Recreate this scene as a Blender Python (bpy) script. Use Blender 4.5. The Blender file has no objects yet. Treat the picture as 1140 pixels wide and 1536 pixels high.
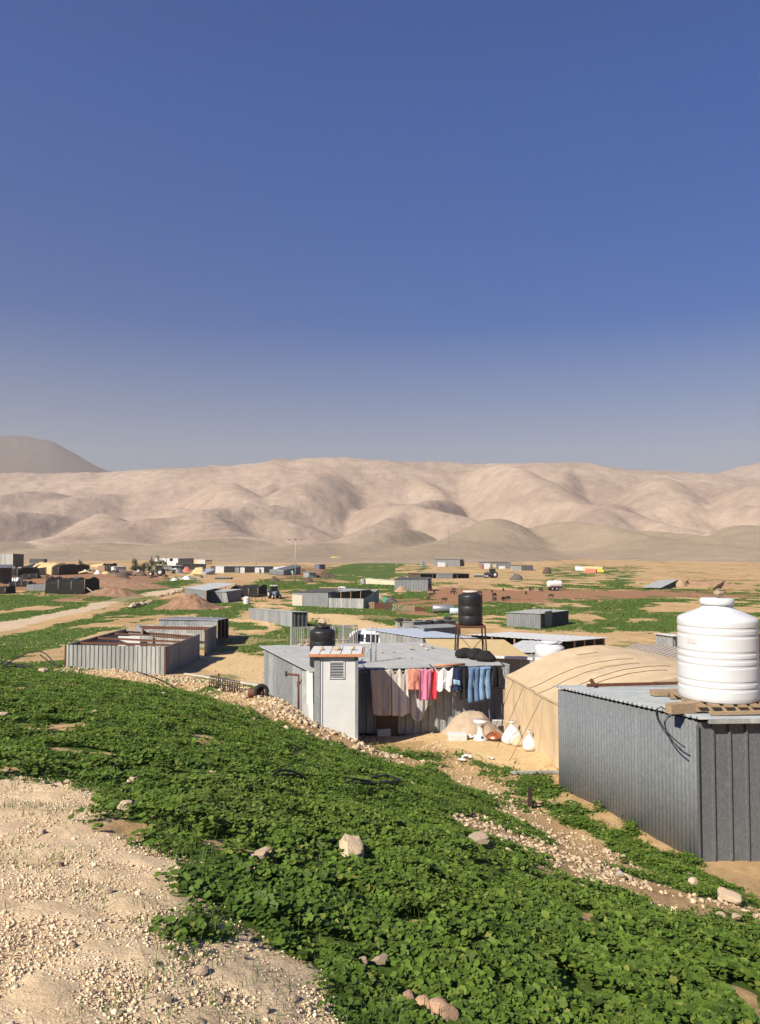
import bpy, bmesh, math, random
import numpy as np
from mathutils import Vector, Matrix
R = math.radians
rnd = random.Random(7)
rng = np.random.default_rng(11)
SC = bpy.context.scene
COL = SC.collection

# ------------------------------------------------------------------ camera, sky, sun, exposure
FP, CX, CY, HZ = 1149.0, 570.0, 768.0, 815.0          # focal length etc. in photograph pixels
PITCH = math.atan((HZ - CY) / FP)
cam_d = bpy.data.cameras.new('camera')
cam_d.sensor_fit = 'VERTICAL'; cam_d.sensor_height = 24.0
cam_d.lens = FP / 1536.0 * 24.0
cam_d.clip_start = 0.05; cam_d.clip_end = 20000
cam = bpy.data.objects.new('camera', cam_d); COL.objects.link(cam)
cam.location = (0, 0, 0); cam.rotation_euler = (R(90) + PITCH, 0, 0)
SC.camera = cam

SUN_DIR = Vector((-0.53, -0.57, 0.63)).normalized()     # towards the sun
elev = math.asin(SUN_DIR.z); azim = math.atan2(SUN_DIR.x, SUN_DIR.y)
w = bpy.data.worlds.new('World'); SC.world = w; w.use_nodes = True
nt = w.node_tree
for n in list(nt.nodes): nt.nodes.remove(n)
sky = nt.nodes.new('ShaderNodeTexSky'); sky.sky_type = 'NISHITA'; sky.sun_disc = False
sky.sun_elevation = elev; sky.sun_rotation = azim
sky.altitude = 300; sky.air_density = 1.0; sky.dust_density = 0.6; sky.ozone_density = 5.0
bg = nt.nodes.new('ShaderNodeBackground'); bg.inputs[1].default_value = 0.05
hs = nt.nodes.new('ShaderNodeHueSaturation'); hs.inputs['Saturation'].default_value = 2.1; hs.inputs['Value'].default_value = 1.25
hs.inputs['Hue'].default_value = 0.515
wo = nt.nodes.new('ShaderNodeOutputWorld')
_tc = nt.nodes.new('ShaderNodeTexCoord'); _sx = nt.nodes.new('ShaderNodeSeparateXYZ'); _mr = nt.nodes.new('ShaderNodeMapRange')
_mr.inputs[1].default_value = 0.0; _mr.inputs[2].default_value = .60; _mr.inputs[3].default_value = .45; _mr.inputs[4].default_value = 2.6     # dusty near the horizon, deep blue higher up
nt.links.new(_tc.outputs['Generated'], _sx.inputs[0]); nt.links.new(_sx.outputs[2], _mr.inputs[0]); nt.links.new(_mr.outputs[0], hs.inputs['Saturation'])
_mv = nt.nodes.new('ShaderNodeMapRange'); _mv.inputs[1].default_value = .02; _mv.inputs[2].default_value = .50; _mv.inputs[3].default_value = .52; _mv.inputs[4].default_value = 1.28
nt.links.new(_sx.outputs[2], _mv.inputs[0]); nt.links.new(_mv.outputs[0], hs.inputs['Value'])
nt.links.new(sky.outputs[0], hs.inputs['Color']); nt.links.new(hs.outputs[0], bg.inputs[0]); nt.links.new(bg.outputs[0], wo.inputs[0])

sd = bpy.data.lights.new('sun', 'SUN'); sd.energy = 5.0; sd.angle = R(0.5); sd.color = (1.0, 0.92, 0.78)
so = bpy.data.objects.new('sun', sd); COL.objects.link(so)
so.rotation_euler = SUN_DIR.to_track_quat('Z', 'Y').to_euler(); so.location = (-30, -20, 40)

SC.view_settings.view_transform = 'Standard'; SC.view_settings.look = 'None'
SC.view_settings.exposure = 0.75; SC.view_settings.gamma = 1.0; SC.view_settings.use_curve_mapping = False
SC.render.engine = 'CYCLES'
SC.cycles.max_bounces = 6; SC.cycles.volume_bounces = 1; SC.cycles.transparent_max_bounces = 4
SC.cycles.use_adaptive_sampling = True; SC.cycles.use_denoising = True

# ------------------------------------------------------------------ noise and terrain
def _hash(ix, iy, s):
    h = (ix.astype(np.int64) * 374761393 + iy.astype(np.int64) * 668265263 + s * 2147483647) & 0xffffffff
    h = ((h ^ (h >> 13)) * 1274126177) & 0xffffffff
    return ((h ^ (h >> 16)) & 0xffff) / 65535.0
def vnoise(x, y, s=0):
    x = np.asarray(x, float); y = np.asarray(y, float)
    ix = np.floor(x); iy = np.floor(y); fx = x - ix; fy = y - iy
    fx = fx * fx * fx * (fx * (fx * 6 - 15) + 10); fy = fy * fy * fy * (fy * (fy * 6 - 15) + 10)
    a = _hash(ix, iy, s); b = _hash(ix + 1, iy, s); c = _hash(ix, iy + 1, s); d = _hash(ix + 1, iy + 1, s)
    return (a + (b - a) * fx) * (1 - fy) + (c + (d - c) * fx) * fy
def fbm(x, y, octv=4, s=0, gain=.5):
    x = np.asarray(x, float); y = np.asarray(y, float)
    t = np.zeros(np.broadcast(x, y).shape); a = 1.0; tot = 0
    for i in range(octv):
        c, sn = math.cos(.6 * i), math.sin(.6 * i); f = 2.03 ** i
        t = t + a * vnoise((x * c - y * sn) * f + 17.3 * i, (x * sn + y * c) * f - 9.1 * i, s + i); tot += a; a *= gain
    return t / tot                                         # 0..1

_pd = np.array([-3000, 0, 12, 21, 30, 41, 60, 80, 110, 150, 200, 300, 500, 800, 1300, 1900, 9000.])
_pz = np.array([-4.9, -4.9, -5.1, -5.4, -6.0, -7.0, -8.2, -9.0, -9.7, -10.4, -11.2, -12.3, -13.5, -14.5, -16, -16, -16])
_tl = np.linspace(-1, 9.2, 2400); _td = np.exp(_tl)
_tz = np.interp(_td, _pd, _pz)
_k = np.exp(-np.linspace(-2.5, 2.5, 61) ** 2); _k /= _k.sum()
_tz = np.convolve(np.pad(_tz, 30, 'edge'), _k, 'valid')
def px_to_th(p): return math.atan((p - CX) / FP)
_ft = [(-3.15, 45), (-2.2, 60), (-1.3, 60)] + [(px_to_th(p), d / math.cos(px_to_th(p))) for p, d in
       [(-250, 52), (0, 43), (150, 38), (300, 31), (400, 26), (480, 22.3), (570, 19.6), (700, 16.6), (850, 13.6), (1000, 12.0), (1140, 11.0), (1400, 9)]] + [(1.1, 15), (1.7, 16), (2.4, 30), (3.15, 45)]
_fth = np.array([a for a, b in _ft]); _fr = np.array([b for a, b in _ft])
RIDGE = [(-16.5, 40.5, .35), (-13, 37.5, .40), (-9, 33, .42), (-6.2, 28.6, .5), (-4.2, 25.2, .62), (-3.0, 22.4, .6), (-2.1, 19.0, .30), (-.7, 17.6, .25), (.2, 18.0, .10)]
def seg_dist(x, y, pts):
    best = np.full(np.shape(x), 1e9); hh = np.zeros(np.shape(x))
    for (x0, y0, h0), (x1, y1, h1) in zip(pts[:-1], pts[1:]):
        dx, dy = x1 - x0, y1 - y0; t = np.clip(((x - x0) * dx + (y - y0) * dy) / (dx * dx + dy * dy), 0, 1)
        d = np.hypot(x - x0 - t * dx, y - y0 - t * dy); m = d < best
        best = np.where(m, d, best); hh = np.where(m, h0 + (h1 - h0) * t, hh)
    return best, hh
HUMPS = []                                                   # (x, y, radius x, radius y, height)
def height(x, y, detail=True):
    x = np.asarray(x, float); y = np.asarray(y, float)
    r = np.hypot(x, y); th = np.arctan2(x, y)
    z = np.interp(np.log(np.maximum(y, .37)), _tl, _tz)
    rf = np.interp(th, _fth, _fr)
    t = r / rf
    u = (1 - t) / .05
    b = .05 * np.where(u > 30, u, np.log1p(np.exp(np.minimum(u, 30))))
    z = z + 3.6 * b
    near = r < 60
    if np.any(near):
        d, hh = seg_dist(x, y, RIDGE)
        z = z + hh * np.exp(-(d / .95) ** 2)
    for hx, hy, rx, ry, hh in HUMPS:
        z = z + hh * np.exp(-((x - hx) / rx) ** 2 - ((y - hy) / ry) ** 2)
    if detail:
        w_ = np.clip((r - 1.0) / 6, 0, 1)
        z = z + w_ * .16 * (fbm(x * .35, y * .35, 3, 5) - .5) + .032 * (fbm(x * 2.2, y * 2.2, 3, 9) - .5)
        z = z + np.clip((r - 40) / 100, 0, 1) * 1.1 * (fbm(x * .035, y * .035, 3, 21) - .5)
    return z
def H(x, y): return float(height(np.array([x]), np.array([y]))[0])
def ray(px, py):
    v = (CY - py) / FP; u = (px - CX) / FP
    dy = math.cos(PITCH) - v * math.sin(PITCH); dz = math.sin(PITCH) + v * math.cos(PITCH)
    return Vector((u / dy, 1.0, dz / dy))
def A(px, py, d): return ray(px, py) * d                     # the point at forward distance d
def Gd(px, d):                                              # on the ground, at forward distance d
    x = ray(px, 815).x * d; return Vector((x, d, H(x, d)))
def G(px, py):                                              # where the line of sight meets the ground
    q = ray(px, py); ds = np.exp(np.linspace(math.log(1.5), math.log(2500), 3000))
    z = height(q.x * ds, ds); below = np.nonzero(q.z * ds < z)[0]
    d = ds[below[0]] if len(below) else 1500.0
    return Vector((q.x * d, d, H(q.x * d, d)))
HUMPS += [(-95, 330, 45, 110, 2.4), (-70, 160, 26, 22, .8), (-57, 185, 20, 30, .7)]

# ------------------------------------------------------------------ materials
MATS = {}
def mat(name, c1, c2=None, scale=4.0, rough=.8, metal=0.0, bump=0.0, bscale=None, stretch=(1, 1, 1), var=0.0,
        trans=0.0, dirt=None, coat=0.0, contrast=(.35, .65), detail=6, spec=.4, voro=0.0, bands=0.0, tint=None):
    if name in MATS: return MATS[name]
    m = bpy.data.materials.new(name); m.use_nodes = True; T = m.node_tree; N = T.nodes; L = T.links
    b = N['Principled BSDF']; b.inputs['Roughness'].default_value = rough; b.inputs['Metallic'].default_value = metal
    b.inputs['Specular IOR Level'].default_value = spec
    c2 = c2 or tuple(v * .8 for v in c1)
    tc = N.new('ShaderNodeTexCoord'); mp = N.new('ShaderNodeMapping'); mp.inputs['Scale'].default_value = stretch
    L.new(tc.outputs['Object'], mp.inputs['Vector'])
    nz = N.new('ShaderNodeTexNoise'); nz.inputs['Scale'].default_value = scale; nz.inputs['Detail'].default_value = detail; nz.inputs['Roughness'].default_value = .62
    L.new(mp.outputs[0], nz.inputs['Vector'])
    rp = N.new('ShaderNodeValToRGB'); rp.color_ramp.elements[0].position = contrast[0]; rp.color_ramp.elements[1].position = contrast[1]
    rp.color_ramp.elements[0].color = (*c1, 1); rp.color_ramp.elements[1].color = (*c2, 1)
    L.new(nz.outputs['Fac'], rp.inputs[0]); out = rp.outputs[0]
    if voro:
        vo = N.new('ShaderNodeTexVoronoi'); vo.inputs['Scale'].default_value = voro; L.new(tc.outputs['Object'], vo.inputs['Vector'])
        mx = N.new('ShaderNodeMix'); mx.data_type = 'RGBA'; mx.blend_type = 'MULTIPLY'; mx.inputs[0].default_value = .5
        rr = N.new('ShaderNodeMapRange'); rr.inputs[3].default_value = .62; rr.inputs[4].default_value = 1.25
        sp = N.new('ShaderNodeSeparateColor'); L.new(vo.outputs['Color'], sp.inputs[0]); L.new(sp.outputs[0], rr.inputs[0])
        L.new(out, mx.inputs[6]); L.new(rr.outputs[0], mx.inputs[7]); out = mx.outputs[2]
    if dirt:                                                # a dusty or rusty stain of its own shape
        n2 = N.new('ShaderNodeTexNoise'); n2.inputs['Scale'].default_value = dirt[1]; n2.inputs['Detail'].default_value = 8
        L.new(mp.outputs[0], n2.inputs['Vector'])
        mr = N.new('ShaderNodeMapRange'); mr.inputs[1].default_value = dirt[2]; mr.inputs[2].default_value = dirt[2] + .12; mr.inputs[4].default_value = dirt[3]
        L.new(n2.outputs['Fac'], mr.inputs[0])
        mx = N.new('ShaderNodeMix'); mx.data_type = 'RGBA'; mx.inputs[7].default_value = (*dirt[0], 1)
        L.new(mr.outputs[0], mx.inputs[0]); L.new(out, mx.inputs[6]); out = mx.outputs[2]
    if var:
        at = N.new('ShaderNodeAttribute'); at.attribute_name = 'var'
        mr = N.new('ShaderNodeMapRange'); mr.inputs[3].default_value = 1 - var; mr.inputs[4].default_value = 1 + var
        L.new(at.outputs['Fac'], mr.inputs[0])
        mx = N.new('ShaderNodeMix'); mx.data_type = 'RGBA'; mx.blend_type = 'MULTIPLY'; mx.inputs[0].default_value = 1
        L.new(out, mx.inputs[6]); L.new(mr.outputs[0], mx.inputs[7]); out = mx.outputs[2]
    if bands:                                               # sheets of different age side by side
        m2 = N.new('ShaderNodeMapping'); m2.inputs['Scale'].default_value = (1.3, 1.3, .02); L.new(tc.outputs['Object'], m2.inputs[0])
        n3 = N.new('ShaderNodeTexVoronoi'); n3.inputs['Scale'].default_value = 1.0; L.new(m2.outputs[0], n3.inputs['Vector'])
        s3 = N.new('ShaderNodeSeparateColor'); L.new(n3.outputs['Color'], s3.inputs[0])
        r3 = N.new('ShaderNodeMapRange'); r3.inputs[3].default_value = 1 - bands; r3.inputs[4].default_value = 1 + bands; L.new(s3.outputs[0], r3.inputs[0])
        mx = N.new('ShaderNodeMix'); mx.data_type = 'RGBA'; mx.blend_type = 'MULTIPLY'; mx.inputs[0].default_value = 1
        L.new(out, mx.inputs[6]); L.new(r3.outputs[0], mx.inputs[7]); out = mx.outputs[2]
    if tint:                                                # a share of single leaves of another colour
        at = N.new('ShaderNodeAttribute'); at.attribute_name = 'var'; mr = N.new('ShaderNodeMapRange'); mr.inputs[1].default_value = tint[1]; mr.inputs[2].default_value = 1.0; L.new(at.outputs['Fac'], mr.inputs[0])
        mx = N.new('ShaderNodeMix'); mx.data_type = 'RGBA'; mx.inputs[7].default_value = (*tint[0], 1); L.new(mr.outputs[0], mx.inputs[0]); L.new(out, mx.inputs[6]); out = mx.outputs[2]
    L.new(out, b.inputs['Base Color'])
    if coat: b.inputs['Coat Weight'].default_value = coat
    if bump:
        nb = N.new('ShaderNodeTexNoise'); nb.inputs['Scale'].default_value = bscale or scale * 3; nb.inputs['Detail'].default_value = 8
        L.new(mp.outputs[0], nb.inputs['Vector'])
        bp = N.new('ShaderNodeBump'); bp.inputs['Strength'].default_value = .8; bp.inputs['Distance'].default_value = bump
        L.new(nb.outputs['Fac'], bp.inputs['Height']); L.new(bp.outputs[0], b.inputs['Normal'])
    if trans:
        tr = N.new('ShaderNodeBsdfTranslucent'); ms = N.new('ShaderNodeMixShader'); ms.inputs[0].default_value = trans
        mc = N.new('ShaderNodeMix'); mc.data_type = 'RGBA'; mc.blend_type = 'MULTIPLY'; mc.inputs[0].default_value = 1; mc.inputs[7].default_value = (1.35, 1.5, .5, 1) if trans < .5 else (1, 1, 1, 1)
        L.new(out, mc.inputs[6]); L.new(mc.outputs[2], tr.inputs[0]); L.new(b.outputs[0], ms.inputs[1]); L.new(tr.outputs[0], ms.inputs[2])
        L.new(ms.outputs[0], N['Material Output'].inputs[0])
    MATS[name] = m; return m

DUST = (.50, .38, .24); RUST = (.16, .06, .028)
M_sheet = mat('galvanised sheet', (.20, .21, .215), (.275, .285, .285), 5, .6, .12, .002, 40, (3, 3, .5), dirt=((.30, .23, .16), 2.2, .60, .45), voro=45, bands=.22)
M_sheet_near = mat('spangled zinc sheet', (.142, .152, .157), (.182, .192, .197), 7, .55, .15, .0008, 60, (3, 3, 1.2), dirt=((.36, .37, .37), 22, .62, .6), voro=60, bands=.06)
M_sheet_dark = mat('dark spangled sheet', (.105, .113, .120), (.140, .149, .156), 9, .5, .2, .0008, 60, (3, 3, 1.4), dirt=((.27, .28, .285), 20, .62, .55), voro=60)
M_sheet_pale = mat('pale weathered sheet', (.34, .34, .315), (.24, .245, .235), 3, .7, .06, .002, 30, (3, 3, .4), dirt=((.38, .28, .19), 1.6, .60, .5), bands=.24)
M_roof = mat('dusty roof sheet', (.33, .34, .325), (.41, .41, .375), 1.6, .7, .08, .003, 20, dirt=(DUST, 2.4, .60, .35))
M_roof_near = mat('grey roof sheet', (.27, .295, .30), (.35, .37, .37), 3, .6, .15, .001, 40, dirt=(DUST, 3.0, .62, .4))
M_roof_white = mat('white roof sheet', (.54, .54, .53), (.45, .45, .43), 2, .6, .0, .002)
M_roof_blue = mat('bluish roof sheet', (.40, .46, .54), (.47, .52, .58), 1.2, .5, .1, .002, dirt=(DUST, 2, .62, .4))
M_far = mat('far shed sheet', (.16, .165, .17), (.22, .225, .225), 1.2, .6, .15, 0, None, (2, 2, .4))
M_fardark = mat('dark cladding and wall shade', (.05, .05, .052), (.085, .082, .08), 1.2, .8)  # real dark cladding; also paints shade onto some right-hand shed walls
M_white = mat('white painted panel', (.58, .58, .56), (.50, .49, .47), 2, .6, 0, .001, dirt=(DUST, 2.2, .64, .25))
M_booth = mat('booth panel', (.50, .50, .485), (.55, .55, .535), 2.2, .65, 0, .0015, 30, dirt=((.5, .46, .38), 1.6, .60, .35))
M_black = mat('black plastic', (.012, .012, .013), (.022, .022, .022), 5, .42, 0, .001, 20)
M_tarp = mat('black woven cloth', (.007, .0065, .006), (.014, .013, .012), 3, .95, 0, .004, 12)
M_canvas = mat('tan canvas', (.43, .32, .19), (.49, .375, .24), 2.5, .85, 0, .012, 5, dirt=((.40, .27, .15), 1.3, .62, .4), trans=.0)
M_canvas2 = mat('sandy tarpaulin', (.48, .34, .155), (.54, .40, .2), 2, .8, 0, .006, 6)
M_tank = mat('white polyethylene', (.57, .57, .575), (.53, .53, .53), 3, .38, 0, .001, 14, dirt=((.62, .57, .48), 3.2, .64, .25))
M_wood = mat('weathered timber', (.36, .26, .16), (.22, .15, .09), 4, .8, 0, .002, 30, (12, 1.2, 12))
M_wooddark = mat('dark timber', (.10, .065, .04), (.06, .04, .026), 4, .8, 0, .002, 30, (8, 8, 1))
M_rust = mat('rusty steel', (.15, .055, .028), (.08, .035, .022), 14, .75, .2, .001, 60)
M_rustdark = mat('dark rusty steel', (.05, .028, .02), (.028, .018, .015), 8, .75, .2, .001, 60)
M_steel = mat('grey steel', (.30, .31, .32), (.22, .23, .24), 8, .45, .5)
M_stone = mat('pale limestone', (.37, .27, .175), (.48, .375, .265), 6, .9, 0, .01, 18, var=.22)
M_stone2 = mat('reddish stone', (.36, .22, .13), (.46, .30, .19), 6, .9, 0, .01, 18, var=.2)
M_rubble = mat('broken limestone', (.37, .275, .17), (.48, .37, .24), 3, .95, 0, .008, 25, var=.3)
M_gravel = mat('path gravel', (.56, .43, .275), (.66, .53, .365), 9, .95, 0, .004, 60, var=.28)
M_heap = mat('heaped red soil', (.19, .105, .06), (.29, .17, .10), 1.5, .95, 0, .12, 3)
M_clay = mat('clay edge', (.40, .17, .08), (.50, .24, .12), 12, .85, 0, .002)
M_conc = mat('concrete', (.48, .46, .42), (.40, .38, .34), 4, .9, 0, .002)
M_rubber = mat('tyre rubber', (.014, .014, .014), (.025, .024, .023), 8, .85)
M_glass = mat('dark window glass', (.012, .015, .018), (.02, .024, .03), 2, .12, 0, 0, spec=.6)
M_carwhite = mat('white car paint', (.78, .78, .77), (.72, .72, .71), 1.5, .3, 0, 0, coat=.4)
M_wire = mat('black cable', (.01, .01, .01), (.015, .015, .015), 5, .6)
M_leaf = mat('mallow leaf', (.102, .160, .019), (.064, .114, .013), .9, .62, 0, 0, var=.45, trans=.28, spec=.3, dirt=((.13, .15, .03), .5, .60, .55), tint=((.20, .20, .04), .93))
M_blade = mat('grass blade', (.085, .135, .022), (.06, .11, .018), 9, .6, 0, 0, var=.4, trans=.2, spec=.3)
M_tuft = mat('field grass', (.075, .135, .018), (.105, .15, .026), .4, .7, 0, 0, var=.4, spec=.2)
M_tree = mat('dark foliage', (.035, .05, .022), (.05, .065, .03), 2, .8, 0, 0, var=.35)
M_trunk = mat('bark', (.11, .08, .055), (.07, .05, .035), 4, .9)
M_yellow = mat('yellow sheet', (.62, .50, .04), (.55, .44, .05), 3, .6)
M_goat = mat('dark fleece', (.045, .03, .022), (.02, .014, .011), 3, .95)
M_feather = mat('brown feathers', (.055, .028, .016), (.035, .02, .013), 20, .8)
def fab(n, c, c2=None, **k): return mat(n, c, c2 or tuple(v * .88 for v in c), 4, .9, 0, .003, 14, **k)

# ------------------------------------------------------------------ object helpers
def npmesh(name, V, loops, starts, m=None, smooth=False, attrs=None):
    me = bpy.data.meshes.new(name)
    V = np.ascontiguousarray(V, np.float32)
    me.vertices.add(len(V)); me.vertices.foreach_set('co', V.ravel())
    me.loops.add(len(loops)); me.loops.foreach_set('vertex_index', np.asarray(loops, np.int32))
    me.polygons.add(len(starts)); me.polygons.foreach_set('loop_start', np.asarray(starts, np.int32))
    if smooth: me.polygons.foreach_set('use_smooth', np.ones(len(starts), bool))
    me.update(calc_edges=True)
    for k, v in (attrs or {}).items():
        a = me.attributes.new(k, 'FLOAT', 'POINT'); a.data.foreach_set('value', np.asarray(v, np.float32))
    if m: me.materials.append(m)
    return me
def tag(o, label=None, cat=None, group=None, kind=None):
    if label: o['label'] = label
    if cat: o['category'] = cat
    if group: o['group'] = group
    if kind: o['kind'] = kind
    return o
def link(name, me, parent=None):
    o = bpy.data.objects.new(name, me); COL.objects.link(o)
    if parent: o.parent = parent
    return o
def thing(name, label, cat, loc=(0, 0, 0), rz=0, group=None):
    o = link(name, None); o.location = loc; o.rotation_euler = (0, 0, rz); o.empty_display_size = .2
    return tag(o, label, cat, group)
def copy_tree(o, parent=None):
    c = o.copy(); COL.objects.link(c)
    if parent: c.parent = parent
    for ch in list(o.children): copy_tree(ch, c)
    return c
class MB:
    def __init__(s): s.v = []; s.f = []; s.sm = []
    def add(s, vs, fs, smooth=False):
        n = len(s.v); s.v += [tuple(v) for v in vs]; s.f += [tuple(i + n for i in f) for f in fs]; s.sm += [smooth] * len(fs); return s
    def box(s, c, size, rz=0, tilt=None, bevel=0.0):
        sx, sy, sz = [k / 2 for k in size]
        M = (tilt if tilt is not None else Matrix.Rotation(rz, 3, 'Z'))
        if bevel <= 0:
            P = [Vector((x, y, z)) for z in (-sz, sz) for x, y in ((-sx, -sy), (sx, -sy), (sx, sy), (-sx, sy))]
            return s.add([M @ p + Vector(c) for p in P], [(3, 2, 1, 0), (4, 5, 6, 7), (0, 1, 5, 4), (1, 2, 6, 5), (2, 3, 7, 6), (3, 0, 4, 7)])
        bm = bmesh.new(); bmesh.ops.create_cube(bm, size=1)
        for v in bm.verts: v.co = Vector((v.co.x * size[0], v.co.y * size[1], v.co.z * size[2]))
        bmesh.ops.bevel(bm, geom=bm.edges[:], offset=bevel, segments=2, affect='EDGES', profile=.6)
        bm.verts.index_update()
        s.add([M @ v.co + Vector(c) for v in bm.verts], [[v.index for v in f.verts] for f in bm.faces]); bm.free(); return s
    def beam(s, p, q, wdt, hgt=None, up=(0, 0, 1)):
        p = Vector(p); q = Vector(q); hgt = hgt or wdt; d = (q - p).normalized(); up = Vector(up)
        if abs(d.dot(up)) > .98: up = Vector((1, 0, 0))
        a = d.cross(up).normalized(); b = a.cross(d).normalized()
        P = [e + a * sx * wdt / 2 + b * sz * hgt / 2 for e in (p, q) for sx, sz in ((-1, -1), (1, -1), (1, 1), (-1, 1))]
        return s.add(P, [(3, 2, 1, 0), (4, 5, 6, 7), (0, 1, 5, 4), (1, 2, 6, 5), (2, 3, 7, 6), (3, 0, 4, 7)])
    def tube(s, pts, r, n=8, cap=True):
        pts = [Vector(p) for p in pts]; k = len(pts); rr = r if hasattr(r, '__len__') else [r] * k
        V = []; F = []; a = None
        for i, p in enumerate(pts):
            d = (pts[min(i + 1, k - 1)] - pts[max(i - 1, 0)]).normalized()
            if a is None: a = d.orthogonal().normalized()
            else: a = (a - d * a.dot(d)).normalized()
            b = d.cross(a)
            V += [p + (a * math.cos(t * 2 * math.pi / n) + b * math.sin(t * 2 * math.pi / n)) * rr[i] for t in range(n)]
        for i in range(k - 1):
            for t in range(n): F.append((i * n + t, i * n + (t + 1) % n, (i + 1) * n + (t + 1) % n, (i + 1) * n + t))
        if cap: F += [tuple(reversed(range(n))), tuple(range((k - 1) * n, k * n))]
        return s.add(V, F, n > 5)
    def lathe(s, prof, c, n=40, axis='Z', smooth=True):
        V = []; F = []; k = len(prof); c = Vector(c)
        for r_, z in prof:
            for t in range(n):
                x, y = r_ * math.cos(2 * math.pi * t / n), r_ * math.sin(2 * math.pi * t / n)
                p = {'Z': Vector((x, y, z)), 'X': Vector((z, x, y)), 'Y': Vector((y, z, x))}[axis]
                V.append(c + p)
        for i in range(k - 1):
            for t in range(n): F.append((i * n + t, i * n + (t + 1) % n, (i + 1) * n + (t + 1) % n, (i + 1) * n + t))
        F += [tuple(reversed(range(n))), tuple(range((k - 1) * n, k * n))]
        return s.add(V, F, smooth)
    def prism(s, poly, z0, z1, M=None):                      # poly in xy, extruded along z, moved by M
        n = len(poly); M = M or Matrix.Identity(4)
        V = [M @ Vector((x, y, z)) for z in (z0, z1) for x, y in poly]
        F = [tuple(reversed(range(n))), tuple(range(n, 2 * n))] + [(i, (i + 1) % n, n + (i + 1) % n, n + i) for i in range(n)]
        return s.add(V, F)
    def corr(s, a, b, c, d, pitch=.2, depth=.03, kind='trap', flip=False, thick=.0, phase=0.0):
        a, b, c, d = map(Vector, (a, b, c, d)); L = (b - a).length; nrm = (b - a).cross(d - a).normalized()
        if flip: nrm = -nrm
        key = {'trap': [(0, 0), (.55, 0), (.65, 1), (.88, 1), (.98, 0)], 'rib': [(0, 0), (.80, 0), (.84, 1), (.94, 1), (.975, 0)],
               'sine': [(0, 0), (.2, .35), (.35, .8), (.5, 1), (.65, .8), (.8, .35)], 'zig': [(0, 0), (.5, 1)]}[kind]
        ts = [(0.0, 0.0)]; k = 0
        while k * pitch < L + pitch:
            for t, h in key:
                x = (k + t - phase) * pitch
                if 1e-4 < x < L - 1e-4: ts.append((x / L, h * depth))
            k += 1
        ts.append((1.0, 0.0)); V = []
        for t, h in ts:
            V.append(a + (b - a) * t + nrm * h); V.append(d + (c - d) * t + nrm * h)
        F = [(2 * i, 2 * i + 2, 2 * i + 3, 2 * i + 1) for i in range(len(ts) - 1)]
        if flip: F = [tuple(reversed(f)) for f in F]
        s.add(V, F, kind == 'sine')
        if thick:
            n = len(V); V2 = [v - nrm * thick for v in V]; s.add(V2, [tuple(reversed(f)) for f in F])
            o = len(s.v) - 2 * n; m_ = len(ts)
            E = []
            for i in range(m_ - 1):
                E.append((o + 2 * i, o + n + 2 * i, o + n + 2 * i + 2, o + 2 * i + 2)); E.append((o + 2 * i + 1, o + 2 * i + 3, o + n + 2 * i + 3, o + n + 2 * i + 1))
            E.append((o, o + 1, o + n + 1, o + n)); e = 2 * (m_ - 1); E.append((o + e, o + n + e, o + n + e + 1, o + e + 1))
            s.f += E; s.sm += [False] * len(E)
        return s
    def grid(s, P, smooth=True):                             # P[i][j]
        ni, nj = len(P), len(P[0]); V = [p for row in P for p in row]
        return s.add(V, [(i * nj + j, (i + 1) * nj + j, (i + 1) * nj + j + 1, i * nj + j + 1) for i in range(ni - 1) for j in range(nj - 1)], smooth)
    def build(s, name, m, parent=None, world=True, label=None, thick=0):
        me = bpy.data.meshes.new(name); off = Vector((0, 0, 0))
        q = parent
        while q is not None and world: off = off + Vector(q.location); q = q.parent
        me.from_pydata([tuple(Vector(v) - off) for v in s.v], [], s.f); me.update()
        if any(s.sm): me.polygons.foreach_set('use_smooth', s.sm)
        me.materials.append(m); o = link(name, me, parent)
        if label: o['label'] = label
        if thick:
            md = o.modifiers.new('thickness', 'SOLIDIFY'); md.thickness = thick; md.offset = 0
        return o
def single(name, mb, m, label, cat, base, group=None, thick=0):   # a thing of one mesh, built in world coordinates, origin at its base
    base = Vector(base); mb.v = [tuple(Vector(v) - base) for v in mb.v]
    o = mb.build(name, m, None, world=False, thick=thick); o.location = base
    return tag(o, label, cat, group)

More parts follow.
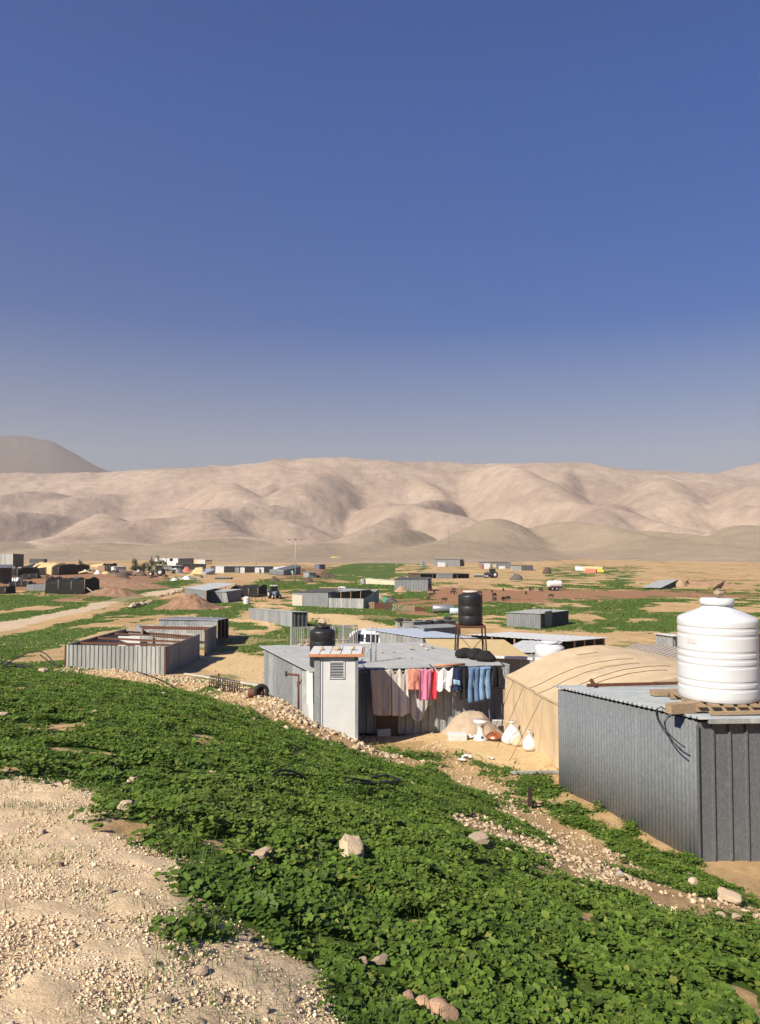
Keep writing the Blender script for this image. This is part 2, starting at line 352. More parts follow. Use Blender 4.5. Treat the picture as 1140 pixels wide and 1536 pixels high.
# ------------------------------------------------------------------ where grass, soil, sand and track lie (outlines on the ground)
def outline(pts):
    return np.array([(G(px, max(py, 838)).x, G(px, max(py, 838)).y) for px, py in pts])
def strip(pts, wpx):                                        # a band along a line of picture points
    up = [(x, y - w_ / 2) for (x, y), w_ in zip(pts, wpx)]; dn = [(x, y + w_ / 2) for (x, y), w_ in zip(pts, wpx)]
    return outline(up + dn[::-1])
GRASS = [outline(p) for p in [
    [(-260, 1130), (0, 1158), (60, 1172), (150, 1215), (210, 1272), (285, 1322), (350, 1370), (420, 1418), (500, 1455), (545, 1490), (500, 1560), (1200, 1600), (1300, 1420), (1145, 1352), (1043, 1296), (836, 1192), (790, 1182), (740, 1170), (690, 1152), (640, 1136), (600, 1126), (560, 1122), (520, 1112), (480, 1098), (440, 1078), (400, 1066), (330, 1052), (250, 1034), (150, 1016), (90, 992), (-260, 975)],
    [(-120, 985), (0, 955), (100, 930), (200, 907), (280, 897), (380, 908), (372, 928), (300, 922), (245, 920), (200, 938), (150, 952), (100, 968), (0, 1000)],
    [(-200, 880), (0, 886), (60, 884), (110, 902), (150, 906), (110, 921), (0, 936), (-200, 960)],
    [(130, 882), (200, 878), (250, 869), (300, 872), (270, 886), (200, 896), (150, 896)],
    [(500, 850), (560, 841), (650, 846), (632, 869), (520, 870), (470, 866)],
    [(150, 898), (200, 893), (205, 900), (165, 905)],
    [(380, 872), (600, 875), (600, 882), (430, 884), (380, 880)],
    [(445, 906), (560, 912), (650, 932), (640, 945), (560, 927), (440, 918)],
    [(420, 935), (480, 932), (600, 950), (640, 958), (430, 960)],
    [(345, 932), (420, 944), (435, 968), (350, 952)],
    [(690, 930), (760, 906), (880, 902), (1020, 898), (1200, 902), (1200, 925), (1050, 920), (930, 930), (860, 917), (760, 922)],
    [(865, 930), (960, 935), (1060, 925), (1200, 930), (1200, 950), (980, 948), (880, 944)],
    [(640, 918), (700, 905), (720, 920), (690, 935), (650, 932)],
    [(600, 872), (820, 877), (1000, 882), (1200, 886), (1200, 892), (1000, 888), (800, 882), (600, 880)],
    [(860, 880), (900, 872), (945, 872), (940, 884)],
    [(1020, 868), (1200, 872), (1200, 880), (1040, 876)],
    [(-300, 868), (-60, 866), (-60, 880), (-300, 884)],
    [(245, 1385), (285, 1364), (330, 1372), (352, 1388), (310, 1412), (270, 1414)],
    [(740, 1172), (790, 1163), (836, 1168), (836, 1195), (780, 1190)], [(655, 1134), (690, 1132), (705, 1143), (680, 1146)], [(715, 1146), (760, 1147), (770, 1160), (735, 1162)],
    [(470, 1500), (520, 1470), (560, 1500), (640, 1530), (600, 1570), (470, 1570)],
]]
SPARSE = [outline(p) for p in [                              # thin yellowish growth among stones
    [(640, 905), (760, 900), (1200, 893), (1200, 965), (1000, 950), (860, 945), (760, 945), (640, 950)],
    [(340, 935), (450, 932), (450, 1000), (345, 990)], [(380, 868), (640, 872), (640, 960), (430, 965), (400, 920)],
    [(0, 985), (110, 990), (160, 1012), (60, 1012), (0, 1006)], [(150, 1010), (330, 1020), (430, 1045), (330, 1040)],
    [(820, 850), (960, 848), (960, 884), (820, 880)], [(-100, 1150), (150, 1190), (260, 1300), (380, 1400), (520, 1500), (380, 1480), (150, 1340), (-100, 1240)],
]]
BARE = [strip(*p) for p in [
    ([(640, 1118), (690, 1160), (760, 1203), (830, 1245), (900, 1284), (955, 1310)], [20, 32, 38, 44, 38, 20]),
    ([(685, 1222), (740, 1250), (800, 1274), (880, 1308), (960, 1336), (1040, 1358), (1180, 1398)], [22, 44, 42, 38, 34, 36, 34]),
    ([(20, 988), (70, 982), (110, 976)], [8, 14, 8]),
    ([(160, 1206), (200, 1232), (230, 1250)], [5, 14, 8]), ([(380, 1290), (420, 1300)], [16, 10]),
    ([(150, 1016), (250, 1024), (350, 1038), (450, 1058), (540, 1096), (570, 1108)], [10, 18, 22, 26, 34, 18]),
]]
SOIL = [outline(p) for p in [
    [(540, 915), (600, 893), (660, 884), (820, 884), (1010, 886), (1200, 890), (1200, 896), (1000, 896), (900, 902), (760, 905), (690, 915), (640, 925), (560, 925)],
    [(60, 880), (110, 868), (200, 872), (270, 880), (210, 893), (150, 897), (110, 902)], [(-100, 868), (60, 856), (250, 860), (250, 872), (100, 884), (-100, 888)],
    [(225, 905), (260, 895), (330, 905), (320, 914), (240, 912)], [(410, 850), (530, 852), (500, 872), (410, 872)],
]]
ROAD = [outline(p) for p in [
    [(-300, 985), (0, 948), (60, 932), (120, 919), (170, 907), (205, 898), (215, 893), (195, 891), (150, 903), (100, 915), (40, 926), (0, 933), (-300, 962)],
    [(218, 897), (250, 890), (282, 884), (282, 880), (250, 883), (210, 892)],
]]
SAND = [outline(p) for p in [
    [(560, 1108), (610, 1092), (760, 1070), (835, 1090), (835, 1162), (765, 1160), (700, 1132), (640, 1112)],
    [(310, 985), (345, 978), (400, 985), (400, 1032), (330, 1022), (290, 1012)], [(415, 925), (450, 915), (520, 925), (640, 940), (640, 948), (520, 940), (420, 936)],
    [(250, 918), (330, 920), (420, 935), (430, 945), (340, 930)],
    [(280, 905), (450, 910), (445, 914), (280, 908)],
]]
PATH = [outline([(-400, 1120), (0, 1150), (70, 1168), (150, 1216), (210, 1274), (285, 1325), (350, 1372), (420, 1420), (500, 1458), (530, 1490), (480, 1540), (470, 1620), (-900, 1700)])]
_ap = PATH[0]; PATH = [np.vstack([_ap[:-2], [(.1, 1.2), (1.5, -3), (-7, -3), (-9, 3)]])]
GRASS[0] = np.vstack([GRASS[0][:10], [(.2, 1.6), (1.0, .4), (6, .3), (8, 6)], GRASS[0][13:]])
def inside(x, y, poly):
    x0, y0 = poly.min(0); x1, y1 = poly.max(0); out = np.zeros(x.shape, bool)
    idx = np.nonzero((x >= x0) & (x <= x1) & (y >= y0) & (y <= y1))[0]
    if len(idx) == 0: return out
    X = x[idx]; Y = y[idx]; r_ = np.zeros(len(idx), bool); n = len(poly)
    for i in range(n):
        ax, ay = poly[i]; bx, by = poly[(i + 1) % n]
        if ay == by: continue
        r_ ^= ((ay > Y) != (by > Y)) & (X < (bx - ax) * (Y - ay) / (by - ay) + ax)
    out[idx] = r_; return out
def cover(x, y, polys, k=3, amp=1.0):                        # 0..1, with ragged noisy edges
    r = np.hypot(x, y); t = np.zeros(x.shape)
    a1 = amp * np.minimum(.10 + .03 * r, .5); a2 = amp * np.clip((r - 12) * .03, 0, 5)
    ox = a1 * (fbm(x * 1.7, y * 1.7, 4, 31) - .5) * 2.6 + a2 * (fbm(x * .12, y * .12, 4, 33) - .5) * 2
    oy = a1 * (fbm(x * 1.7, y * 1.7, 4, 41) - .5) * 2.6 + 3 * a2 * (fbm(x * .12, y * .12, 4, 43) - .5) * 2
    g = np.random.default_rng(5)
    for i in range(k):
        jx = g.normal(size=x.shape) * (.03 + .004 * r) * amp; jy = g.normal(size=x.shape) * (.03 + .012 * r) * amp
        m = np.zeros(x.shape, bool)
        for p in polys: m |= inside(x + ox + jx, y + oy + jy, p)
        t += m
    return t / k
def veg(x, y, k=3):
    g = cover(x, y, GRASS, k) * (1 - cover(x, y, BARE, k, .9) * np.clip((fbm(x * 1.2, y * 1.2, 4, 65) - .29) / .05, 0, 1)) * (1 - cover(x, y, ROAD, k, .5))
    r = np.hypot(x, y)
    sd_ = seg_dist(x, y, RIDGE)[0]
    g = g * np.clip((sd_ - .35 - 1.0 * fbm(x * .9, y * .9, 3, 257)) / .12, 0, 1)
    gap = np.minimum(fbm(x * .55, y * .55, 4, 61), fbm(x * 1.7, y * 1.7, 3, 62) - .11)                       # thin places
    g = g * np.where(r < 35, np.clip((gap - .14) / .06, 0, 1), np.clip((fbm(x * .16, y * .08, 5, 63) - np.where(x < .02 * y, .27, .465)) / np.where(x < .02 * y, .09, .17), 0, 1))
    s = cover(x, y, SPARSE, k) * (1 - cover(x, y, ROAD, k, .5)) * (1 - cover(x, y, SAND, k, .5))
    s = s * np.clip((fbm(x * .22 + 50, y * .16, 5, 67) - .44) / .12, 0, 1) * .8
    s = np.where(r < 20, s * .35, s)
    dry = np.where(r > 30, np.clip((fbm(x * .09, y * .05, 5, 71) - .60) / .10, 0, 1) * .5, 0)
    return np.clip(np.maximum(np.maximum(g, s), dry), 0, 1)

# ------------------------------------------------------------------ ground sheet
def ground_material():
    m = bpy.data.materials.new('earth'); m.use_nodes = True; T = m.node_tree; N = T.nodes; L = T.links
    b = N['Principled BSDF']; b.inputs['Roughness'].default_value = .95; b.inputs['Specular IOR Level'].default_value = .15
    tc = N.new('ShaderNodeTexCoord')
    def noise(sc, det=8, ro=.6, stretch=None):
        n = N.new('ShaderNodeTexNoise'); n.inputs['Scale'].default_value = sc; n.inputs['Detail'].default_value = det; n.inputs['Roughness'].default_value = ro
        src = tc.outputs['Object']
        if stretch:
            mp = N.new('ShaderNodeMapping'); mp.inputs['Scale'].default_value = stretch; L.new(src, mp.inputs[0]); src = mp.outputs[0]
        L.new(src, n.inputs['Vector']); return n.outputs['Fac']
    def ramp(f, lo, hi, c1, c2):
        r = N.new('ShaderNodeValToRGB'); r.color_ramp.elements[0].position = lo; r.color_ramp.elements[1].position = hi
        r.color_ramp.elements[0].color = (*c1, 1); r.color_ramp.elements[1].color = (*c2, 1); L.new(f, r.inputs[0]); return r.outputs[0]
    def mix(f, a, c, mode='MIX', val=None):
        x = N.new('ShaderNodeMix'); x.data_type = 'RGBA'; x.blend_type = mode
        if val is not None: x.inputs[0].default_value = val
        else: L.new(f, x.inputs[0])
        for s, i in ((a, 6), (c, 7)):
            if isinstance(s, tuple): x.inputs[i].default_value = (*s, 1)
            else: L.new(s, x.inputs[i])
        return x.outputs[2]
    def attr(n): a = N.new('ShaderNodeAttribute'); a.attribute_name = n; return a.outputs['Fac']
    fine = noise(55, 6, .7); mid = noise(5, 10, .65); big = noise(.35, 8, .6); huge = noise(.03, 6, .6)
    far = noise(.10, 8, .65, (1, .35, 1))
    tan = ramp(mid, .3, .7, (.42, .295, .155), (.54, .405, .235))
    tan = mix(None, tan, ramp(big, .35, .68, (.80, .74, .66), (1.16, 1.12, 1.05)), 'MULTIPLY', .8)
    tan = mix(None, tan, ramp(far, .35, .70, (.74, .68, .60), (1.14, 1.10, 1.04)), 'MULTIPLY', .75)
    soil = ramp(mid, .3, .7, (.23, .115, .06), (.34, .185, .10))
    road = ramp(mid, .3, .7, (.48, .37, .24), (.56, .44, .30))
    sand = ramp(mid, .3, .72, (.52, .365, .18), (.62, .455, .245))
    path = ramp(mid, .25, .75, (.60, .44, .26), (.73, .56, .355))
    c = mix(attr('soil'), tan, soil); c = mix(attr('sand'), c, sand); c = mix(attr('road'), c, road); c = mix(attr('path'), c, path)
    speck = ramp(fine, .35, .75, (.72, .70, .68), (1.2, 1.2, 1.2)); c = mix(None, c, speck, 'MULTIPLY', .7)
    vo = N.new('ShaderNodeTexVoronoi'); vo.inputs['Scale'].default_value = .9; L.new(tc.outputs['Object'], vo.inputs['Vector'])
    peb = N.new('ShaderNodeMapRange'); peb.inputs[1].default_value = .16; peb.inputs[2].default_value = .10; L.new(vo.outputs['Distance'], peb.inputs[0])
    grn = ramp(noise(1.2, 8, .65), .3, .7, (.040, .078, .011), (.085, .130, .022))
    grn = mix(None, grn, ramp(huge, .35, .65, (.85, .9, .8), (1.3, 1.15, 1.1)), 'MULTIPLY', .8)
    g2 = N.new('ShaderNodeMath'); g2.operation = 'MULTIPLY_ADD'; L.new(noise(3.5, 8, .7), g2.inputs[0]); g2.inputs[1].default_value = .9
    g3 = N.new('ShaderNodeMath'); g3.operation = 'ADD'; g3.inputs[1].default_value = -.95; L.new(attr('grass'), g3.inputs[0]); 
    g4 = N.new('ShaderNodeMath'); g4.operation = 'MULTIPLY'; L.new(attr('grass'), g4.inputs[0]); g4.inputs[1].default_value = 1.0
    gs = N.new('ShaderNodeMath'); gs.operation = 'ADD'; L.new(attr('grass'), gs.inputs[0]); g2.inputs[2].default_value = -.45; L.new(g2.outputs[0], gs.inputs[1])
    gm = N.new('ShaderNodeMapRange'); gm.inputs[1].default_value = .36; gm.inputs[2].default_value = .58; L.new(gs.outputs[0], gm.inputs[0])
    c = mix(gm.outputs[0], c, grn)
    L.new(c, b.inputs['Base Color'])
    h = N.new('ShaderNodeMath'); h.operation = 'MULTIPLY_ADD'; h.inputs[1].default_value = .35; L.new(fine, h.inputs[0]); L.new(mid, h.inputs[2])
    bp = N.new('ShaderNodeBump'); bp.inputs['Strength'].default_value = 1; bp.inputs['Distance'].default_value = .022; L.new(h.outputs[0], bp.inputs['Height']); L.new(bp.outputs[0], b.inputs['Normal'])
    return m
M_earth = ground_material()
def make_ground():
    thf = np.arange(-.56, .5601, .0022); thb1 = np.linspace(.56, 2 * math.pi - .56, 130)[1:-1]
    th = np.concatenate([thf, thb1]); nt_ = len(th)
    r = np.exp(np.arange(math.log(.4), math.log(1300), .0085)); nr = len(r)
    TH, RR = np.meshgrid(th, r); x = (RR * np.sin(TH)).ravel(); y = (RR * np.cos(TH)).ravel()
    z = height(x, y)
    rr = np.hypot(x, y); front = (np.abs(np.arctan2(x, y)) < .58)
    gr = np.zeros(len(x)); so_ = gr.copy(); ro = gr.copy(); sa = gr.copy(); pa = gr.copy()
    i = np.nonzero(front | (rr < 60))[0]
    gr[i] = veg(x[i], y[i]); so_[i] = cover(x[i], y[i], SOIL, 4, 1.2); ro[i] = cover(x[i], y[i], ROAD, 3, .4); sa[i] = cover(x[i], y[i], SAND); pa[i] = cover(x[i], y[i], PATH)
    j = np.nonzero(~(front | (rr < 60)))[0]
    gr[j] = np.clip((fbm(x[j] * .02, y[j] * .02, 4, 77) - .5) / .1, 0, 1) * .7
    z = z + .035 * (fbm(x * 5, y * 5, 3, 91) - .5) * np.clip(12 / np.maximum(rr, 1), 0, 1)
    V = np.stack([x, y, z], 1); V = np.vstack([V, [(0, 0, H(0, .01))]])
    idx = np.arange(nr * nt_).reshape(nr, nt_)
    a = idx[:-1, :]; b = np.roll(idx, -1, 1)[:-1, :]; c = np.roll(idx, -1, 1)[1:, :]; d = idx[1:, :]
    Q = np.stack([a.ravel(), d.ravel(), c.ravel(), b.ravel()], 1)
    cen = lambda A_: A_[Q].mean(1)
    cp, cr = cen(pa), cen(ro)
    cls = np.where(cr > .5, 1, np.where(cp > .5, 2, 0))
    at = dict(grass=np.append(gr, 0), soil=np.append(so_, 0), road=np.append(ro, 0), sand=np.append(sa, 0), path=np.append(pa, 1))
    for k, nm in ((0, 'ground'), (1, 'dirt_road'), (2, 'gravel_path')):
        q = Q[cls == k]; used, inv = np.unique(q, return_inverse=True)
        loops = inv.ravel(); starts = np.arange(len(q)) * 4
        VV = V[used]; aa = {n: v[used] for n, v in at.items()}
        if k == 2:                                           # closes the sheet under the viewpoint
            n0 = len(VV); ring = idx[0]; VV = np.vstack([VV, V[ring], V[-1:]]); aa = {n: np.concatenate([v, at[n][ring], at[n][-1:]]) for n, v in aa.items()}
            tri = np.stack([np.arange(nt_) + n0, np.roll(np.arange(nt_), -1) + n0, np.full(nt_, n0 + nt_)], 1)[:, ::-1]
            loops = np.concatenate([loops, tri.ravel()]); starts = np.concatenate([starts, len(q) * 4 + np.arange(nt_) * 3])
        me = npmesh(nm, VV, loops, starts, M_earth, True, aa)
        tag(link(nm, me), kind='structure', label={'ground': 'tan dry valley ground with green patches', 'dirt_road': 'pale dirt road across the green on the left', 'gravel_path': 'pale stony gravel path in the lower left corner'}[nm])
make_ground()

# ------------------------------------------------------------------ hills
def make_hills():
    ys = np.concatenate([np.arange(620, 2000, 13.0), np.arange(2000, 3600, 22), np.arange(3600, 6200, 60)])
    us = np.linspace(-1.0, 1.0, 900)
    U, Y = np.meshgrid(us, ys); X = U * Y; P = U * FP + CX       # P: the bearing, written as a picture column
    base = -15.5 + 0 * X
    def crest(pts, D, f, bk, pw=1.0):
        px = [p for p, _ in pts]; py = [q for _, q in pts]
        top = (HZ - np.interp(P, px, py)) / FP * D
        top = top + 22
        t = np.where(Y < D, (D - Y) / f, (Y - D) / bk)
        return top * np.clip(np.cos(np.clip(t, 0, 1) * math.pi) * .5 + .5, 0, 1) ** pw
    def dome(px, py, D, wx, f, bk, skew=0.0, pw=1.0):
        top = (HZ - py) / FP * D + 22; cx = (px - CX) / FP * D; w_ = .82 * wx / FP * D
        dx = X - cx - skew * (Y - D)
        wob = 1 + .30 * (fbm(X * .004, Y * .004, 3, int(px) + 3) - .5)
        t = np.where(Y < D, (D - Y) / f, (Y - D) / bk)
        return top * np.exp(-np.abs(dx / w_ * wob) ** 1.9) * np.clip(np.cos(np.clip(t * wob, 0, 1) * math.pi) * .5 + .5, 0, 1) ** pw
    Ls = [crest([(-700, 690), (-300, 645), (0, 652), (40, 654), (75, 662), (110, 679), (150, 703), (190, 715), (300, 800), (900, 800), (1010, 735), (1050, 719), (1100, 703), (1140, 694), (1300, 670), (1700, 690)], 5200, 900, 900),
          crest([(-700, 705), (-300, 702), (0, 711), (150, 712), (215, 707), (300, 703), (380, 695), (430, 690), (480, 688), (530, 690), (570, 693), (650, 695), (700, 698), (780, 697), (850, 694), (900, 700), (960, 708), (1060, 712), (1140, 722), (1300, 725), (1700, 700)], 3100, 1250, 900, .8)]
    D2 = [(-140, 742, 2350, 150, -.1), (70, 738, 2350, 120, .10), (180, 744, 2500, 120, .28), (330, 727, 2400, 125, -.34), (420, 716, 2750, 70, .0), (495, 713, 2500, 125, .20), (610, 716, 2750, 90, -.16), (735, 700, 2550, 115, -.26), (850, 712, 2700, 90, .30), (985, 718, 2450, 130, .28), (1110, 730, 2350, 100, .1), (1260, 730, 2300, 140, -.2),
          (420, 760, 2000, 90, .42), (575, 757, 2050, 85, -.34), (265, 764, 1950, 95, -.42), (920, 757, 2000, 95, .36), (665, 750, 2150, 60, .3), (1040, 757, 2050, 75, -.34), (30, 768, 1900, 75, .3), (150, 772, 1900, 90, -.40), (800, 752, 2100, 60, -.3), (1180, 760, 2000, 80, .3)]
    Ls2 = [dome(p, q, D, w_, 950, 900, sk, .9) for p, q, D, w_, sk in D2]
    D3 = [(605, 793, 1350, 62, .25), (745, 778, 1450, 100, .2), (850, 784, 1420, 95, -.3), (950, 798, 1350, 100, -.35), (1120, 787, 1420, 110, .2), (1260, 785, 1400, 110, 0), (345, 808, 1250, 150, .2), (160, 814, 1200, 150, 0), (480, 815, 1150, 120, .2), (20, 813, 1250, 110, 0), (-150, 800, 1300, 140, 0), (690, 812, 1120, 140, .3), (1000, 814, 1120, 150, -.2)]
    Ls3 = [dome(p, q, D, w_, 480, 520, sk) for p, q, D, w_, sk in D3]
    def smax(A_, k):
        z = A_[0]
        for b in A_[1:]:
            q = np.minimum(k, .5 * np.maximum(z, b)) + 1e-6; h = np.clip(q - np.abs(z - b), 0, None) / q; z = np.maximum(z, b) + h * h * q * .25
        return z
    z1 = smax(Ls, 20.0); z2 = smax(Ls2, 16.0); z3 = smax(Ls3, 10.0)
    zz = smax([z1, z2], 14.0); z_all = smax([zz, z3], 4.0)
    rx, ry = X * .0042 + .35 * fbm(X * .006, Y * .006, 3, 81), Y * .0021
    rid = 1 - np.abs(2 * fbm(rx, ry, 4, 83, .55) - 1) * 2.2
    rid2 = 1 - np.abs(2 * fbm(X * .013, Y * .008, 4, 87, .55) - 1) * 2.2
    amp = np.clip(z_all, 0, 200)
    z_all = z_all + amp * .04 * (rid - .5) + np.minimum(amp, 70) * .04 * (rid2 - .5) + np.minimum(amp, 40) * .04 * (1 - np.abs(2 * fbm(X * .035, Y * .02, 4, 88) - 1) * 2 - .5)
    low = np.clip((z3 - zz) / 8, 0, 1)
    pale = np.exp(-((z3 - zz) / 3.0) ** 2) * (z_all > 14) * (Y > 1100)
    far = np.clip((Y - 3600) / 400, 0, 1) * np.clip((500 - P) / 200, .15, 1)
    z_all = z_all * .7 + base + np.clip((760 - Y) / 120, 0, 1) * -8
    n0, n1 = X.shape; V = np.stack([X.ravel() * .7, Y.ravel() * .7, z_all.ravel()], 1)
    idx = np.arange(n0 * n1).reshape(n0, n1)
    Q = np.stack([idx[:-1, :-1].ravel(), idx[:-1, 1:].ravel(), idx[1:, 1:].ravel(), idx[1:, :-1].ravel()], 1)
    m = bpy.data.materials.new('hill earth'); m.use_nodes = True; T = m.node_tree; N = T.nodes; L = T.links
    b = N['Principled BSDF']; b.inputs['Roughness'].default_value = 1; b.inputs['Specular IOR Level'].default_value = .05
    tc = N.new('ShaderNodeTexCoord')
    def noise(sc, det=8, ro=.6):
        n = N.new('ShaderNodeTexNoise'); n.inputs['Scale'].default_value = sc; n.inputs['Detail'].default_value = det; n.inputs['Roughness'].default_value = ro; L.new(tc.outputs['Object'], n.inputs['Vector']); return n.outputs['Fac']
    def ramp(f, lo, hi, c1, c2):
        r = N.new('ShaderNodeValToRGB'); r.color_ramp.elements[0].position = lo; r.color_ramp.elements[1].position = hi; r.color_ramp.elements[0].color = (*c1, 1); r.color_ramp.elements[1].color = (*c2, 1); L.new(f, r.inputs[0]); return r.outputs[0]
    def mix(a, c, f=None, val=1, mode='MIX'):
        x = N.new('ShaderNodeMix'); x.data_type = 'RGBA'; x.blend_type = mode; x.inputs[0].default_value = val
        if f is not None: L.new(f, x.inputs[0])
        for s, i in ((a, 6), (c, 7)):
            if isinstance(s, tuple): x.inputs[i].default_value = (*s, 1)
            else: L.new(s, x.inputs[i])
        return x.outputs[2]
    def attr(n): a = N.new('ShaderNodeAttribute'); a.attribute_name = n; return a.outputs['Fac']
    c = ramp(noise(.005, 10, .62), .36, .64, (.275, .205, .158), (.36, .28, .213))
    c = mix(c, ramp(noise(.03, 10, .72), .32, .68, (.74, .75, .78), (1.20, 1.17, 1.12)), None, .9, 'MULTIPLY')
    c = mix(c, ramp(noise(.25, 6, .7), .50, .72, (1.04, 1.04, 1.04), (.70, .72, .70)), None, .55, 'MULTIPLY')
    c = mix(c, ramp(noise(.016, 9, .65), .38, .66, (.235, .19, .125), (.31, .245, .165)), attr('low'))
    c = mix(c, (.47, .38, .26), attr('pale'))
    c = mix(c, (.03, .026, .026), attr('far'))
    L.new(c, b.inputs['Base Color'])
    bp = N.new('ShaderNodeBump'); bp.inputs['Strength'].default_value = .9; bp.inputs['Distance'].default_value = 4; L.new(noise(.035, 9, .68), bp.inputs['Height']); L.new(bp.outputs[0], b.inputs['Normal'])
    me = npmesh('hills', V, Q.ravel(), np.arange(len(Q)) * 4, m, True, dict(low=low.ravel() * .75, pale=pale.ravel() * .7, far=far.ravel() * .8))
    tag(link('hills', me), 'bare pinkish hills beyond the valley', kind='structure')
make_hills()

# haze over the valley
hb = MB(); hb.box((0, 2150, 255), (10000, 4600, 580))
ho = hb.build('haze', None or bpy.data.materials.new('valley haze'), None, world=False)
hm = ho.data.materials[0]; hm.use_nodes = True; _n = hm.node_tree.nodes; _n.remove(_n['Principled BSDF'])
pv = _n.new('ShaderNodeVolumePrincipled'); pv.inputs['Color'].default_value = (.93, .90, .89, 1); pv.inputs['Density'].default_value = 1.15e-4; pv.inputs['Anisotropy'].default_value = .2
hm.node_tree.links.new(pv.outputs[0], _n['Material Output'].inputs['Volume']); tag(ho, 'thin pale haze over the valley', kind='stuff')

# ------------------------------------------------------------------ builders: sheds, tanks, stones
def Z(p, py): return ray(CX, py).z * p[1]                    # the height seen in row py at the distance of p
def rail(mb, pts, wdt):
    for a, b in zip(pts[:-1], pts[1:]): mb.beam(a, b, wdt)
def shed(name, label, cat, q, tops, mw, mroof, walls='FRBL', pitch=.2, depth=.03, kind='trap', over=.12, group=None, roofpitch=.25, roofdepth=.025, wallmats=None, posts=None, roofkind='trap', trim=None):
    """q: ground corners front-left, front-right, back-right, back-left; tops: their heights"""
    q = [Vector(p) for p in q]; t = thing(name, label, cat, q[0], 0, group)
    bt = [Vector((p.x, p.y, min(p.z, H(p.x, p.y)) - .25)) for p in q]; tp = [Vector((p.x, p.y, z)) for p, z in zip(q, tops)]
    for side, i, j in (('F', 0, 1), ('R', 1, 2), ('B', 2, 3), ('L', 3, 0)):
        if side in walls:
            mb = MB(); mb.corr(bt[i], bt[j], tp[j], tp[i], pitch, depth, kind, thick=.004)
            mb.build('wall', (wallmats or {}).get(side, mw), t)
        elif posts:
            n = posts
            for k in range(n + 1):
                a = bt[i].lerp(bt[j], k / n); b = tp[i].lerp(tp[j], k / n)
                mb = MB(); mb.beam(a, b - Vector((0, 0, .03)), .1); mb.build('post', M_wood, t)
    if mroof:
        c = sum(tp, Vector()) / 4; o = []
        for p in tp:
            d = p - c; d.z = 0; o.append(p + Vector((0, 0, .045)) + d.normalized() * over * 1.4)
        mb = MB(); mb.corr(o[0], o[1], o[2], o[3], roofpitch, roofdepth, roofkind, thick=.025); mb.build('roof', mroof, t)
    if trim:
        for k in range(4):
            mb = MB(); mb.beam(bt[k], tp[k] - Vector((0, 0, .02)), .07); mb.build('corner_post', trim, t)
    return t
def quad(fl, fr, depth=None, br=None, bl=None):
    fl = Vector(fl); fr = Vector(fr)
    if depth is not None and br is None:
        d = (fr - fl); d.z = 0; n = Vector((-d.y, d.x, 0)).normalized() * depth; br = fr + n; bl = fl + n
    elif bl is None: br = Vector(br); bl = fl + br - fr
    out = []
    for p in (fl, fr, br, bl):
        p = Vector(p); out.append(Vector((p.x, p.y, H(p.x, p.y))))
    return out
def rock_mesh(seed, subdiv=3, flat=.7, rough=.28):
    bm = bmesh.new(); bmesh.ops.create_icosphere(bm, subdivisions=subdiv, radius=1)
    g = random.Random(seed); pl = []
    for _ in range(13):
        n = Vector((g.gauss(0, 1), g.gauss(0, 1), g.gauss(0, .8))).normalized(); pl.append((n, g.uniform(.42, .86)))
    for v in bm.verts:
        p = v.co.normalized(); r = 1.0
        for n, d in pl:
            c = p.dot(n)
            if c > .05: r = min(r, d / c)
        nn = fbm(np.array([p.x * 2.1 + seed + p.z]), np.array([p.y * 2.1 - p.z * 1.3]), 4, seed)[0]
        v.co = p * r * (1 + rough * (nn - .5)); v.co.z *= flat
    me = bpy.data.meshes.new('rock'); bm.to_mesh(me); bm.free()
    me.polygons.foreach_set('use_smooth', [True] * len(me.polygons))
    try: me.set_sharp_from_angle(angle=R(24))
    except Exception: pass
    a = me.attributes.new('var', 'FLOAT', 'POINT'); a.data.foreach_set('value', np.full(len(me.vertices), g.random()))
    return me
ROCKS = [rock_mesh(100 + i, 3, .55 + .06 * i, .3) for i in range(7)]
def rock(p, size, label, group=None, m=None, cat='rock', sink=.25, k=None, rz=None, name='rock', sq=(1, 1, 1), tilt=0):
    k = rnd.randrange(len(ROCKS)) if k is None else k
    me = ROCKS[k].copy(); me.materials.clear(); me.materials.append(m or M_stone)
    o = link(name, me); s = size / 2
    o.scale = (s * sq[0], s * sq[1], s * sq[2]); o.rotation_euler = (tilt, 0, rnd.uniform(0, 6.28) if rz is None else rz)
    z0 = min(v.co.z for v in me.vertices) * s * sq[2]
    o.location = (p[0], p[1], p[2] - z0 - sink * s * sq[2]); return tag(o, label, cat, group)

# ------------------------------------------------------------------ near shed with the white tank
sA = Gd(835, 17.0); sB = Gd(1041, 12.4); dr = Vector((5.6, .30, 0)); sC = sB + dr; sD = sA + dr
zA, zB = Z(sA, 1034), Z(sB, 1081)
shd = thing('metal_shed', 'large grey zinc shed at the right edge with a white tank on its roof', 'shed', sA)
def dn(p, z=None): return Vector((p.x, p.y, (H(p.x, p.y) - .3) if z is None else z))
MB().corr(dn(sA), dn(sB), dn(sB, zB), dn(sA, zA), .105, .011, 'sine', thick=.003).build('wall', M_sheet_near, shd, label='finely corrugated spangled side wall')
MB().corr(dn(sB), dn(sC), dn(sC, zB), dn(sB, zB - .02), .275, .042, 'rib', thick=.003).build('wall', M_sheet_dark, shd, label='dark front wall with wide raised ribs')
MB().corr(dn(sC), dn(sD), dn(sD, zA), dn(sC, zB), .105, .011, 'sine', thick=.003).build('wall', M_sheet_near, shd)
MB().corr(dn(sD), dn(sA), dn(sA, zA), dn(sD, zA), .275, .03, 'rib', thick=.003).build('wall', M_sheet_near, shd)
e1 = (sA - sB).normalized(); e2 = dr.normalized(); up = Vector((0, 0, 1))
ra = dn(sA, zA + .05) + e1 * .12 - e2 * .07; rb = dn(sB, zB + .05) - e1 * .16 - e2 * .07
